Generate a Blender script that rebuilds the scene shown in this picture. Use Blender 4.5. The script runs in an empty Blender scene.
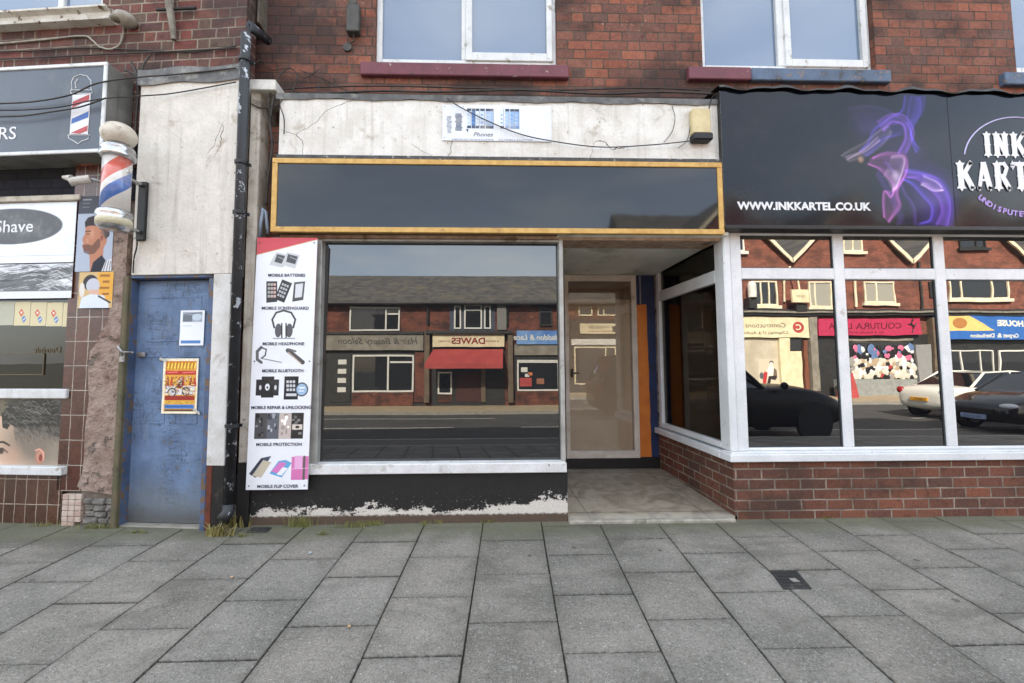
import bpy, bmesh, math, random
import numpy as np
from mathutils import Vector, Matrix
rnd = random.Random(7)
SC = bpy.context.scene
COL = SC.collection
# ---------------------------------------------------------------- camera model (measured)
F_, CX, CY = 427., 486., 334.
YAW, PIT, ROL = math.radians(1.56), math.radians(3.74), math.radians(.13)
CAM = Vector((0, -3.65, 1.5))
def _axes():
    cy, sy, cp, sp = math.cos(YAW), math.sin(YAW), math.cos(PIT), math.sin(PIT)
    F = Vector((sy*cp, cy*cp, sp)); R = Vector((cy, -sy, 0)); U = R.cross(F)
    cr, sr = math.cos(ROL), math.sin(ROL)
    return R*cr-U*sr, U*cr+R*sr, F
AR, AU, AF = _axes()
def ray(px, py): return AF + AR*((px-CX)/F_) - AU*((py-CY)/F_)
def hit(px, py, o, n, start=None, d=None):
    d = ray(px, py) if d is None else d; s = CAM if start is None else start
    return s + d*((o-s).dot(n)/d.dot(n))
class Frame:                      # a wall plane: origin, heading; local x along, y into the building, z up
    def __init__(s, o, ang): s.o = Vector((o[0], o[1], 0)); s.a = ang; s.c, s.s = math.cos(ang), math.sin(ang)
    def w(s, v): return Vector((s.o.x+v[0]*s.c-v[1]*s.s, s.o.y+v[0]*s.s+v[1]*s.c, v[2]))
    def P(s, px, py, y=0.):
        n = Vector((-s.s, s.c, 0)); p = hit(px, py, s.o+n*y, n)
        q = p-s.o; return (q.x*s.c+q.y*s.s, p.z)
    def R(s, x0, y0, x1, y1, y=0.):   # rectangle of wall metres under four measured corners -> x0,x1,z0,z1
        a, b, c, d = s.P(x0, y0, y), s.P(x1, y0, y), s.P(x0, y1, y), s.P(x1, y1, y)
        return (a[0]+c[0])/2, (b[0]+d[0])/2, (c[1]+d[1])/2, (a[1]+b[1])/2
FM = Frame((0, 0), 0)
FB = Frame((-2.10, -.10), math.radians(-5.5))
def zg(y): return .165+.05*y      # pavement falls gently to the kerb
YO = -16.05                       # facades across the street
def reflpt(px, py, gy, tilt=0., Y=YO):
    n = Vector((0, -math.cos(tilt), math.sin(tilt))); o = Vector((0, gy, .65)); d = ray(px, py)
    p = hit(px, py, o, n); r = d-n*(2*d.dot(n)); q = hit(0, 0, Vector((0, Y, 0)), Vector((0, 1, 0)), p, r); return q.x, q.z
TILT = math.radians(.67)
def RS(x0, y0, x1, y1, k='b', Y=YO):
    g = {'s': (.07, TILT), 'b': (.052, 0.), 'd': (1.47, 0.), 'g': (-.1, 0.)}[k]
    a, b, c, d = (reflpt(x, y, g[0], g[1], Y) for x, y in ((x0, y0), (x1, y0), (x0, y1), (x1, y1)))
    return (a[0]+c[0])/2, (b[0]+d[0])/2, (c[1]+d[1])/2, (a[1]+b[1])/2
# ---------------------------------------------------------------- colour + nodes
def lin(c): return tuple(((v/255)/12.92 if v/255 <= .04045 else ((v/255+.055)/1.055)**2.4) for v in c)
def C4(c): return (c[0], c[1], c[2], 1.)
class NT:
    def __init__(s, name):
        s.m = bpy.data.materials.new(name); s.m.use_nodes = True; s.t = s.m.node_tree; s.t.nodes.clear()
        s.out = s.n('ShaderNodeOutputMaterial')
        s.geo = None
    def n(s, k, **kw):
        o = s.t.nodes.new(k)
        for a, b in kw.items(): setattr(o, a, b)
        return o
    def l(s, a, b): s.t.links.new(a, b)
    def set(s, sock, v):
        if isinstance(v, bpy.types.NodeSocket): s.l(v, sock)
        elif isinstance(v, (tuple, list)) and len(v) == 3 and sock.type == 'RGBA': sock.default_value = C4(v)
        else: sock.default_value = v
    def pos(s):
        if s.geo is None: s.geo = s.n('ShaderNodeNewGeometry')
        return s.geo.outputs['Position']
    def math(s, op, a, b=None, c=None, clamp=False):
        o = s.n('ShaderNodeMath', operation=op, use_clamp=clamp); s.set(o.inputs[0], a)
        if b is not None: s.set(o.inputs[1], b)
        if c is not None: s.set(o.inputs[2], c)
        return o.outputs[0]
    def map(s, v, sc=(1, 1, 1), rot=(0, 0, 0), loc=(0, 0, 0)):
        o = s.n('ShaderNodeMapping'); s.l(v, o.inputs[0]); o.inputs['Scale'].default_value = sc
        o.inputs['Rotation'].default_value = rot; o.inputs['Location'].default_value = loc; return o.outputs[0]
    def noise(s, v, sc, det=4, ro=.55, dist=0.):
        o = s.n('ShaderNodeTexNoise'); s.l(v, o.inputs['Vector']); o.inputs['Scale'].default_value = sc
        o.inputs['Detail'].default_value = det; o.inputs['Roughness'].default_value = ro; o.inputs['Distortion'].default_value = dist
        return o.outputs['Fac']
    def vor(s, v, sc, feat='F1', out='Distance'):
        o = s.n('ShaderNodeTexVoronoi', feature=feat); s.l(v, o.inputs['Vector']); o.inputs['Scale'].default_value = sc; return o.outputs[out]
    def sm(s, v, a, b):                   # smoothstep mask
        o = s.n('ShaderNodeMapRange', interpolation_type='SMOOTHSTEP'); s.set(o.inputs[0], v)
        o.inputs[1].default_value = a; o.inputs[2].default_value = b; return o.outputs[0]
    def ramp(s, f, st, const=False):
        o = s.n('ShaderNodeValToRGB'); s.l(f, o.inputs[0]); e = o.color_ramp
        if const: e.interpolation = 'CONSTANT'
        while len(e.elements) < len(st): e.elements.new(.5)
        for i, (p, c) in enumerate(st): e.elements[i].position = p; e.elements[i].color = C4(c)
        return o.outputs[0]
    def mix(s, f, a, b, mode='MIX'):
        o = s.n('ShaderNodeMix', data_type='RGBA', blend_type=mode); s.set(o.inputs[0], f); s.set(o.inputs[6], a); s.set(o.inputs[7], b); return o.outputs[2]
    def sep(s, v):
        o = s.n('ShaderNodeSeparateXYZ'); s.l(v, o.inputs[0]); return o.outputs
    def comb(s, x, y, z):
        o = s.n('ShaderNodeCombineXYZ')
        for i, v in enumerate((x, y, z)): s.set(o.inputs[i], v)
        return o.outputs[0]
    def bump(s, h, st=.3, d=.01, nrm=None):
        o = s.n('ShaderNodeBump'); s.l(h, o.inputs['Height']); o.inputs['Strength'].default_value = st; o.inputs['Distance'].default_value = d
        if nrm: s.l(nrm, o.inputs['Normal'])
        return o.outputs[0]
    def bsdf(s, col, rough=.7, nrm=None, metal=0., spec=.5, ior=1.5, **kw):
        o = s.n('ShaderNodeBsdfPrincipled'); s.set(o.inputs['Base Color'], col); s.set(o.inputs['Roughness'], rough)
        o.inputs['Metallic'].default_value = metal; o.inputs['Specular IOR Level'].default_value = spec; o.inputs['IOR'].default_value = ior
        for a, b in kw.items(): s.set(o.inputs[a.replace('_', ' ')], b)
        if nrm: s.l(nrm, o.inputs['Normal'])
        s.l(o.outputs[0], s.out.inputs[0]); return s.m
    def wn(s, v):
        o = s.n('ShaderNodeTexWhiteNoise', noise_dimensions='3D'); s.l(v, o.inputs[0]); return o.outputs
_M = {}
def P(name, c, c2=None, sc=5., rough=.6, stain=None, ss=2., st=.58, streak=None, sa=.5, chips=None, cs=18, ct=.66, bump=.15, bs=90., metal=0., spec=.4, cracks=None, gr=.22, bd=.01):
    """painted / rendered / plastic surface with mottling, stains, rain streaks, chips, cracks"""
    if name in _M: return _M[name]
    t = NT(name); p = t.pos(); col = c
    c2 = c2 or tuple(v*.86 for v in c)
    col = t.mix(t.sm(t.noise(p, sc, 6, .6), .3, .7), c, c2)
    h = t.noise(p, bs, 5, .6); hh = h
    if gr: col = t.mix(t.math('MULTIPLY', t.sm(t.noise(p, 75, 6, .78), .46, .68), gr), col, tuple(v*.35 for v in c))
    if stain: col = t.mix(t.math('MULTIPLY', t.sm(t.noise(p, ss, 7, .62, .4), st, st+.14), .85), col, stain)
    if streak:
        q = t.map(p, (9, 9, .55)); col = t.mix(t.math('MULTIPLY', t.sm(t.noise(q, 2.2, 5, .6), .5, .75), sa), col, streak)
    if chips:
        m = t.sm(t.noise(p, cs, 8, .65, .2), ct, ct+.025); col = t.mix(m, col, chips); hh = t.math('SUBTRACT', h, t.math('MULTIPLY', m, 1.2))
    if cracks:
        q = t.n('ShaderNodeVectorMath', operation='ADD'); t.l(p, q.inputs[0])
        nz = t.n('ShaderNodeTexNoise'); t.l(p, nz.inputs[0]); nz.inputs['Scale'].default_value = 4; nz.inputs['Detail'].default_value = 5
        vm = t.n('ShaderNodeVectorMath', operation='SCALE'); t.l(nz.outputs['Color'], vm.inputs[0]); vm.inputs['Scale'].default_value = .16; t.l(vm.outputs[0], q.inputs[1])
        e = t.vor(q.outputs[0], 1.5, 'DISTANCE_TO_EDGE'); m = t.math('MULTIPLY', t.math('SUBTRACT', 1., t.sm(e, .0012, .0045)), t.sm(t.noise(p, 1.1, 2), .5, .6))
        col = t.mix(m, col, cracks); hh = t.math('SUBTRACT', hh, m)
    _M[name] = t.bsdf(col, rough, t.bump(hh, bump, bd), metal, spec); return _M[name]
def BR(name, pal, mortar, L=.235, H=.12, row=.0862, joint=.0045, z0=0., soot=None, sootamt=.5, flake=None, rough=.85, bmp=.55, u0=0., soft=.003, spec=.3, stack=False):
    """bonded brick (stretcher L + header H per course; H=0 -> stretcher bond), also wall tiles"""
    if name in _M: return _M[name]
    t = NT(name); x, y, z = t.sep(t.pos())[:3]; nx, ny, nz = t.sep(t.geo.outputs['Normal'])[:3]
    ax = t.math('GREATER_THAN', t.math('ABSOLUTE', nx), .6)
    u = t.math('ADD', t.math('MULTIPLY', x, t.math('SUBTRACT', 1., ax)), t.math('MULTIPLY', y, ax))
    wob = t.math('MULTIPLY', t.math('SUBTRACT', t.noise(t.pos(), 14, 3), .5), .012)
    u = t.math('ADD', t.math('ADD', u, 50.+u0), wob)
    wob2 = t.math('MULTIPLY', t.math('SUBTRACT', t.noise(t.map(t.pos(), (1, 1, 1), (0, 0, 0), (5, 3, 9)), 9, 3), .5), .008)
    zz = t.math('DIVIDE', t.math('ADD', t.math('SUBTRACT', z, z0-10*row), wob2), row)
    r = t.math('FLOOR', zz); fz = t.math('FRACT', zz)
    Pd = L+H if H > 0 else L
    # per-row shift: half a period on odd courses plus a small random slip
    odd = t.math('MODULO', r, 2.); sl = t.math('MULTIPLY', t.wn(t.comb(r, 3.3, 1.7))[0], .05 if H > 0 else (0. if stack else .006))
    uu = t.math('DIVIDE', t.math('ADD', t.math('ADD', u, t.math('MULTIPLY', odd, 0. if stack else Pd/2)), sl), Pd)
    k = t.math('FLOOR', uu); f = t.math('MULTIPLY', t.math('FRACT', uu), Pd)
    if H > 0:
        g = t.math('GREATER_THAN', f, L)
        f2 = t.math('SUBTRACT', f, t.math('MULTIPLY', g, L)); ln = t.math('ADD', L, t.math('MULTIPLY', g, H-L))
        k = t.math('ADD', t.math('MULTIPLY', k, 2.), g)
    else: f2, ln = f, L
    eu = t.math('MINIMUM', f2, t.math('SUBTRACT', ln, f2))
    ez = t.math('MULTIPLY', t.math('MINIMUM', fz, t.math('SUBTRACT', 1., fz)), row)
    e = t.math('MINIMUM', eu, ez)
    m = t.sm(t.math('ADD', e, t.math('MULTIPLY', t.math('SUBTRACT', t.noise(t.pos(), 70, 3), .5), .004)), joint-soft*.5, joint+soft)
    w = t.wn(t.comb(k, r, 7.1))
    n = len(pal); col = t.ramp(w[0], [(i/n, c) for i, c in enumerate(pal)], True)
    mean = tuple(sum(c[j] for c in pal)/n for j in range(3)); col = t.mix(.28, col, mean)
    big = t.noise(t.map(t.pos(), (1, 1, .7), (0, 0, 0), (3, 8, 2)), 2.6, 5, .65); col = t.mix(t.math('MULTIPLY', t.sm(big, .5, .66), .35), col, tuple(v*.45 for v in mean)); col = t.mix(t.math('MULTIPLY', t.sm(big, .46, .34), .3), col, tuple(min(1, v*1.35) for v in mean))
    w2 = t.wn(t.comb(r, k, 2.9)); col = t.mix(t.math('MULTIPLY', w2[0], .35), col, tuple(v*.45 for v in pal[0]))
    blot = t.sm(t.noise(t.pos(), 11, 6, .65, .6), .52, .68); col = t.mix(t.math('MULTIPLY', blot, .55), col, tuple(v*.35 for v in pal[1]))
    fine = t.noise(t.pos(), 120, 5, .75); col = t.mix(t.math('MULTIPLY', t.sm(fine, .42, .66), .5), col, tuple(v*.38 for v in pal[0]))
    mot = t.noise(t.pos(), 38, 6, .75, .4); col = t.mix(t.math('MULTIPLY', t.sm(mot, .5, .7), .62), col, tuple(v*.30 for v in pal[1])); col = t.mix(t.math('MULTIPLY', t.sm(mot, .46, .3), .4), col, tuple(min(1, v*1.5) for v in pal[0]))
    if flake: col = t.mix(t.math('MULTIPLY', t.sm(t.noise(t.pos(), 26, 6, .7), .60, .68), t.sm(t.noise(t.pos(), 1.7, 4), .52, .62)), col, flake)
    mc = t.mix(t.sm(t.noise(t.pos(), 6, 5), .35, .65), mortar, tuple(v*.55 for v in mortar))
    col = t.mix(m, mc, col)
    if soot: col = t.mix(t.math('MULTIPLY', t.sm(t.noise(t.map(t.pos(), (1, 1, 1.6)), 1.3, 5, .6), .42, .66), sootamt), col, soot)
    h = t.math('ADD', t.math('MULTIPLY', m, 1.), t.math('MULTIPLY', t.noise(t.pos(), 60, 6, .75), .55))
    h = t.math('ADD', h, t.math('MULTIPLY', w2[0], .25))
    _M[name] = t.bsdf(col, rough, t.bump(h, bmp, .012), 0, spec); return _M[name]
def GL(name, c=(.012, .013, .015), ior=1.8, wav=0., tint=(1, 1, 1), grime=.0, rough=0.):
    if name in _M: return _M[name]
    t = NT(name); p = t.pos(); nrm = None
    if wav: nrm = t.bump(t.noise(p, 2.2, 2, .4), wav, .02)
    ro = rough
    if grime: ro = t.math('MULTIPLY', t.sm(t.noise(p, 5, 6, .6), .45, .8), grime)
    _M[name] = t.bsdf(c, ro, nrm, 0, .5, ior, Specular_Tint=tint); return _M[name]
def CLG(name, refl=.2, tint=(.85, .85, .82)):
    t = NT(name); a = t.n('ShaderNodeBsdfTransparent'); a.inputs[0].default_value = C4(tint)
    g = t.n('ShaderNodeBsdfGlossy'); g.inputs['Roughness'].default_value = .0; m = t.n('ShaderNodeMixShader'); m.inputs[0].default_value = refl
    t.l(a.outputs[0], m.inputs[1]); t.l(g.outputs[0], m.inputs[2]); t.l(m.outputs[0], t.out.inputs[0]); return t.m
def ART(name, rough=.5, spec=.4, dirt=None, wear=.35, coat=0.):
    """printed surface: colours come from the sheet's own printed-ink attribute, plus grime of the sheet"""
    t = NT(name); a = t.n('ShaderNodeAttribute', attribute_name='ink'); c = a.outputs['Color']
    if dirt: c = t.mix(t.math('MULTIPLY', t.sm(t.noise(t.pos(), 7, 7, .65), .45, .75), wear), c, dirt)
    nb = t.bump(t.noise(t.pos(), 5, 3), .06, .01)
    return t.bsdf(c, rough, nb, 0, spec, Coat_Weight=coat, Coat_Roughness=.03)
# ---------------------------------------------------------------- mesh builder
WL = {}                                            # world location of every object
class MB:
    def __init__(s): s.bm = bmesh.new()
    def box(s, x0, x1, y0, y1, z0, z1, bev=0.):
        x0, x1 = min(x0, x1), max(x0, x1); y0, y1 = min(y0, y1), max(y0, y1); z0, z1 = min(z0, z1), max(z0, z1)
        v = [s.bm.verts.new((x, y, z)) for z in (z0, z1) for y in (y0, y1) for x in (x0, x1)]
        f = [s.bm.faces.new([v[i] for i in q]) for q in ((0, 2, 3, 1), (4, 5, 7, 6), (0, 1, 5, 4), (2, 6, 7, 3), (0, 4, 6, 2), (1, 3, 7, 5))]
        if bev > 0:
            es = list({e for g in f for e in g.edges}); bmesh.ops.bevel(s.bm, geom=es, offset=min(bev, .45*min(x1-x0, y1-y0, z1-z0)), segments=1, affect='EDGES', clamp_overlap=True)
        return s
    def prism(s, pts, y0, y1):                      # polygon in x,z extruded in y
        a = [s.bm.verts.new((x, y0, z)) for x, z in pts]; b = [s.bm.verts.new((x, y1, z)) for x, z in pts]; n = len(pts)
        s.bm.faces.new(a); s.bm.faces.new(b[::-1])
        for i in range(n): s.bm.faces.new((a[i], b[i], b[(i+1) % n], a[(i+1) % n]))
        return s
    def prismx(s, pts, x0, x1):                     # polygon in y,z extruded in x
        a = [s.bm.verts.new((x0, y, z)) for y, z in pts]; b = [s.bm.verts.new((x1, y, z)) for y, z in pts]; n = len(pts)
        s.bm.faces.new(a); s.bm.faces.new(b[::-1])
        for i in range(n): s.bm.faces.new((a[i], b[i], b[(i+1) % n], a[(i+1) % n]))
        return s
    def quad(s, *p):
        s.bm.faces.new([s.bm.verts.new(q) for q in p]); return s
    def tube(s, pts, r, n=8, r1=None, cap=True):
        pts = [Vector(p) for p in pts]; rings = []; up0 = Vector((0, 0, 1)); m = len(pts)
        for i, p in enumerate(pts):
            d = (pts[min(i+1, m-1)]-pts[max(i-1, 0)]).normalized()
            a = d.cross(up0); a = a if a.length > .05 else d.cross(Vector((0, 1, 0))); a.normalize(); b = a.cross(d)
            rr = r if r1 is None else r+(r1-r)*i/(m-1)
            rings.append([s.bm.verts.new(p+a*rr*math.cos(2*math.pi*k/n)+b*rr*math.sin(2*math.pi*k/n)) for k in range(n)])
        for i in range(m-1):
            for k in range(n): s.bm.faces.new((rings[i][k], rings[i][(k+1) % n], rings[i+1][(k+1) % n], rings[i+1][k]))
        if cap: s.bm.faces.new(rings[0][::-1]); s.bm.faces.new(rings[-1])
        return s
    def lathe(s, prof, cx, cy, n=28, ang=math.pi*2):
        rings = []
        for r, z in prof: rings.append([s.bm.verts.new((cx+max(r, 1e-4)*math.cos(2*math.pi*k/n), cy+max(r, 1e-4)*math.sin(2*math.pi*k/n), z)) for k in range(n)])
        for i in range(len(rings)-1):
            for k in range(n): s.bm.faces.new((rings[i][k], rings[i][(k+1) % n], rings[i+1][(k+1) % n], rings[i+1][k]))
        s.bm.faces.new(rings[0][::-1]); s.bm.faces.new(rings[-1]); return s
    def ball(s, c, rx, ry, rz, n=20):
        g = bmesh.ops.create_uvsphere(s.bm, u_segments=n, v_segments=n//2, radius=1.)
        for v in g['verts']: v.co = Vector((c[0]+v.co.x*rx, c[1]+v.co.y*ry, c[2]+v.co.z*rz))
        return s
    def wall(s, x0, x1, z0, z1, holes, y, dep):     # wall face at y with openings and their reveals, depth dep into building
        xs = sorted({x0, x1, *[min(max(h[i], x0), x1) for h in holes for i in (0, 1)]}); zs = sorted({z0, z1, *[min(max(h[i], z0), z1) for h in holes for i in (2, 3)]})
        def op(a, b): return any(h[0]-1e-6 < a < h[1]+1e-6 and h[2]-1e-6 < b < h[3]+1e-6 for h in holes)
        V = {}
        def vv(a, b):
            if (a, b) not in V: V[(a, b)] = s.bm.verts.new((a, y, b))
            return V[(a, b)]
        for i in range(len(xs)-1):
            for j in range(len(zs)-1):
                if not op((xs[i]+xs[i+1])/2, (zs[j]+zs[j+1])/2): s.bm.faces.new((vv(xs[i], zs[j]), vv(xs[i+1], zs[j]), vv(xs[i+1], zs[j+1]), vv(xs[i], zs[j+1])))
        for h in holes:
            a, b, c, d = max(h[0], x0), min(h[1], x1), max(h[2], z0), min(h[3], z1); e = y+dep
            s.quad((a, y, c), (a, y, d), (a, e, d), (a, e, c)); s.quad((b, y, c), (b, e, c), (b, e, d), (b, y, d))
            s.quad((a, y, d), (b, y, d), (b, e, d), (a, e, d)); s.quad((a, y, c), (a, e, c), (b, e, c), (b, y, c))
        s.quad((x0, y, z0), (x0, y, z1), (x0, y+dep, z1), (x0, y+dep, z0)); s.quad((x1, y, z0), (x1, y+dep, z0), (x1, y+dep, z1), (x1, y, z1))
        return s
    def build(s, name, mat, parent=None, fr=None, smooth=False, flip=False, bev=0., jit=0.):
        if jit:
            for v in s.bm.verts: v.co += Vector((rnd.uniform(-jit, jit), rnd.uniform(-jit, jit), rnd.uniform(-jit, jit)))
        if fr is not None:
            for v in s.bm.verts: v.co = fr.w(v.co)
        bmesh.ops.recalc_face_normals(s.bm, faces=s.bm.faces)
        base = WL.get(parent.name, Vector()) if parent else Vector()
        if parent is None:                          # a thing that is one mesh: origin at its base
            xs = [v.co for v in s.bm.verts]; base = Vector((sum(v.x for v in xs)/len(xs), sum(v.y for v in xs)/len(xs), min(v.z for v in xs)))
        for v in s.bm.verts: v.co -= base
        me = bpy.data.meshes.new(name); s.bm.to_mesh(me); s.bm.free()
        if isinstance(mat, (list, tuple)):
            for q in mat: me.materials.append(q)
        else: me.materials.append(mat)
        if smooth: me.polygons.foreach_set('use_smooth', [True]*len(me.polygons))
        o = bpy.data.objects.new(name, me); COL.objects.link(o)
        if parent: o.parent = parent
        else: o.location = base
        WL[o.name] = base.copy(); return o
def thing(name, label, cat, loc=(0, 0, 0), group=None):
    o = bpy.data.objects.new(name, None); COL.objects.link(o); o.location = loc; o.empty_display_size = .1
    o['label'] = label; o['category'] = cat
    if group: o['group'] = group
    WL[o.name] = Vector(loc); return o
def tag(o, label, cat, group=None):
    o['label'] = label; o['category'] = cat
    if group: o['group'] = group
    return o
def struct(o, kind='structure'): o['kind'] = kind; return o
FONT = None
def text(body, size, x, y, z, mat, parent, fr=FM, al='LEFT', name='lettering', bold=.0, sx=1., ext=.002, face=1, shear=0., rotz=0., fit=None, tilt=0.):
    """text standing on a wall: x along, z up; face=1 reads from the street (-y side), face=-1 from +y side"""
    cu = bpy.data.curves.new('t', 'FONT'); cu.body = body; cu.size = size; cu.align_x = al; cu.offset = bold; cu.extrude = ext; cu.shear = shear; cu.resolution_u = 3
    ob = bpy.data.objects.new('t', cu); COL.objects.link(ob); dg = bpy.context.evaluated_depsgraph_get()
    me = bpy.data.meshes.new_from_object(ob.evaluated_get(dg)); bpy.data.objects.remove(ob)
    m = MB(); m.bm.from_mesh(me); bpy.data.meshes.remove(me)
    if fit:                                         # stretch to a measured width
        w = [v.co.x for v in m.bm.verts]; sx = fit/(max(w)-min(w)) if w else 1
    ct, stt = math.cos(tilt), math.sin(tilt)
    for v in m.bm.verts:
        a, b, c = v.co; a *= sx; a, b = a*ct-b*stt, a*stt+b*ct
        v.co = Vector((x+a*face, y-c*face, z+b))
    return m.build(name, mat, parent, fr)
# ---------------------------------------------------------------- little printing press (for posters, panels)
class CV:
    def __init__(s, w, h, bg): s.w, s.h = w, h; s.a = np.zeros((h, w, 3)); s.a[:] = lin(bg); s.X, s.Y = np.meshgrid((np.arange(w)+.5)/w, (np.arange(h)+.5)/h); s.asp = h/w
    def put(s, m, c, k=1., add=False):
        m = (m*k)[..., None]; c = np.array(lin(c)); s.a = s.a+m*c if add else s.a*(1-m)+m*c; return s
    def aa(s, d): return np.clip(.5-d*s.w, 0, 1)
    def ell(s, x, y, rx, ry, c, k=1., soft=0., rot=0.):
        dx, dy = s.X-x, (s.Y-y)*s.asp; ca, sa = math.cos(rot), math.sin(rot); a, b = dx*ca+dy*sa, -dx*sa+dy*ca; ry *= s.asp
        q = np.sqrt((a/rx)**2+(b/ry)**2)
        m = np.clip((1-q)/soft, 0, 1) if soft else s.aa((q-1)*min(rx, ry)); return s.put(m, c, k)
    def line(s, pts, w, c, k=1., add=False, soft=False):
        mg = w*(3 if soft else 1)+2./s.w
        i0 = max(0, int((min(p[0] for p in pts)-mg)*s.w)); i1 = min(s.w, int((max(p[0] for p in pts)+mg)*s.w)+2)
        j0 = max(0, int((min(p[1] for p in pts)-mg/s.asp)*s.h)); j1 = min(s.h, int((max(p[1] for p in pts)+mg/s.asp)*s.h)+2)
        if i1 <= i0 or j1 <= j0: return s
        X, Y = s.X[j0:j1, i0:i1], s.Y[j0:j1, i0:i1]*s.asp; d = np.full(X.shape, 9.)
        for (x0, y0), (x1, y1) in zip(pts[:-1], pts[1:]):
            ax, ay = X-x0, Y-y0*s.asp; bx, by = x1-x0, (y1-y0)*s.asp; t = np.clip((ax*bx+ay*by)/max(bx*bx+by*by, 1e-9), 0, 1)
            d = np.minimum(d, np.hypot(ax-t*bx, ay-t*by))
        m = (np.exp(-(d/w)**2) if soft else s.aa(d-w/2))[..., None]*k; c = np.array(lin(c)); a = s.a[j0:j1, i0:i1]
        s.a[j0:j1, i0:i1] = a+m*c if add else a*(1-m)+m*c
        return s
    def poly(s, pts, c, k=1.):
        acc = np.zeros(s.X.shape)
        for ox, oy in ((-.25, -.25), (.25, -.25), (-.25, .25), (.25, .25)):
            X, Y = s.X+ox/s.w, s.Y+oy/s.h; ins = np.zeros(X.shape, bool); n = len(pts)
            for i in range(n):
                (x0, y0), (x1, y1) = pts[i], pts[(i+1) % n]
                if y0 == y1: continue
                ins ^= ((y0 > Y) != (y1 > Y)) & (X < (x1-x0)*(Y-y0)/(y1-y0)+x0)
            acc += ins
        return s.put(acc/4, c, k)
    def rect(s, x0, y0, x1, y1, c, k=1.): return s.poly([(x0, y0), (x1, y0), (x1, y1), (x0, y1)], c, k)
    def grain(s, amt, sx=1, sy=1, mask=None):
        r = np.random.RandomState(5).rand(s.h//sy+2, s.w//sx+2); g = np.kron(r, np.ones((sy, sx)))[:s.h, :s.w]
        g = (g+np.roll(g, 1, 0)+np.roll(g, 1, 1)+np.roll(g, 2, 0))/4; f = 1+amt*(g-.5)*2
        if mask is not None: f = 1+(f-1)*mask
        s.a *= f[..., None]; return s
def sheet(cv, name, mat, parent, x0, x1, z0, z1, y, fr=FM, wob=0., th=.003, x0b=None, x1b=None, face=1):
    """printed sheet standing at y: grid with printed colours, a thin back and rim so it has real thickness"""
    x0b = x0 if x0b is None else x0b; x1b = x1 if x1b is None else x1b
    W_, H_ = cv.w+1, cv.h+1; pad = np.pad(cv.a, ((0, 1), (0, 1), (0, 0)), 'edge')
    u = np.linspace(0, 1, W_); v = np.linspace(0, 1, H_); U, V = np.meshgrid(u, v)
    X = (x0+(x1-x0)*U)*(1-V)+(x0b+(x1b-x0b)*U)*V; Z = z1+(z0-z1)*V
    if face < 0: X = x1-(X-x0)
    Y = y-face*th+wob*(np.sin(U*7+V*3)*.5+np.sin(V*11+1)*.5)
    co = np.stack([X, Y, Z], -1).reshape(-1, 3); co = np.array([fr.w(c) for c in co]) if fr is not FM else co
    back = [(x0b, y+.0, z0), (x1b, y+.0, z0), (x1, y+.0, z1), (x0, y+.0, z1)]; back = np.array([fr.w(b) for b in back])
    n = len(co); base = np.array(WL[parent.name]) if parent else co.min(0)*[0, 0, 1]+co.mean(0)*[1, 1, 0]
    allv = np.vstack([co, back])-base
    idx = np.arange(W_*H_).reshape(H_, W_); q = np.stack([idx[:-1, :-1], idx[1:, :-1], idx[1:, 1:], idx[:-1, 1:]], -1).reshape(-1, 4).tolist()
    tl, tr, bl, br = idx[0, 0], idx[0, -1], idx[-1, 0], idx[-1, -1]; B = [n, n+1, n+2, n+3]
    if face < 0: tl, tr, bl, br = tr, tl, br, bl
    q += [[n+3, n+2, n+1, n], [bl, br, n+1, n][::-1], [tl, tr, n+2, n+3], [tl, bl, n, n+3][::-1], [tr, br, n+1, n+2]]
    me = bpy.data.meshes.new(name); me.from_pydata(allv.tolist(), [], q); me.update()
    ca = me.color_attributes.new('ink', 'FLOAT_COLOR', 'POINT'); cc = np.ones((len(allv), 4)); cc[:n, :3] = np.clip(pad.reshape(-1, 3), 0, 1); cc[n:, :3] = .5
    ca.data.foreach_set('color', cc.ravel()); me.materials.append(mat)
    o = bpy.data.objects.new(name, me); COL.objects.link(o)
    if parent: o.parent = parent
    else: o.location = base
    WL[o.name] = Vector(base); return o
# ================================================================ materials
brick_pal = [lin(c) for c in ((144, 90, 72), (124, 80, 68), (160, 98, 74), (104, 76, 68), (136, 94, 80), (90, 74, 70), (152, 88, 66), (112, 84, 74), (82, 76, 74), (142, 84, 66), (130, 86, 70))]
brick_main = BR('red_brick_flemish', brick_pal, lin((92, 80, 70)), .232, .118, .0938, joint=.0050, z0=4.03, soot=lin((48, 42, 40)), sootamt=.8, flake=lin((176, 158, 138)))
purple_pal = [lin(c) for c in ((118, 74, 66), (100, 66, 62), (132, 84, 72), (92, 72, 66), (124, 66, 60), (96, 88, 74), (110, 78, 72), (84, 68, 66))]
brick_left = BR('plum_brick_flemish', purple_pal, lin((148, 136, 120)), .225, .112, .0925, joint=.0055, z0=4.0, soot=lin((52, 46, 44)), sootamt=.7)
bay_pal = [lin(c) for c in ((128, 82, 64), (108, 72, 60), (140, 86, 64), (94, 68, 60), (118, 78, 64), (84, 68, 62), (132, 84, 66), (116, 70, 54))]
brick_bay = BR('bay_brick_stretcher', bay_pal, lin((152, 140, 126)), .2235, 0, .0872, joint=.0054, z0=.148, soot=lin((58, 50, 44)), sootamt=.65, u0=.07)
upvc = P('white_upvc', lin((222, 224, 226)), lin((205, 208, 210)), sc=3, rough=.32, stain=lin((150, 145, 132)), ss=9, st=.62, bump=.03, spec=.5)
upvc_old = P('aged_white_window_paint', lin((214, 216, 216)), lin((196, 198, 198)), sc=5, rough=.42, stain=lin((128, 118, 100)), ss=12, st=.57, streak=lin((150, 146, 138)), sa=.25, bump=.08, spec=.45)
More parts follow.
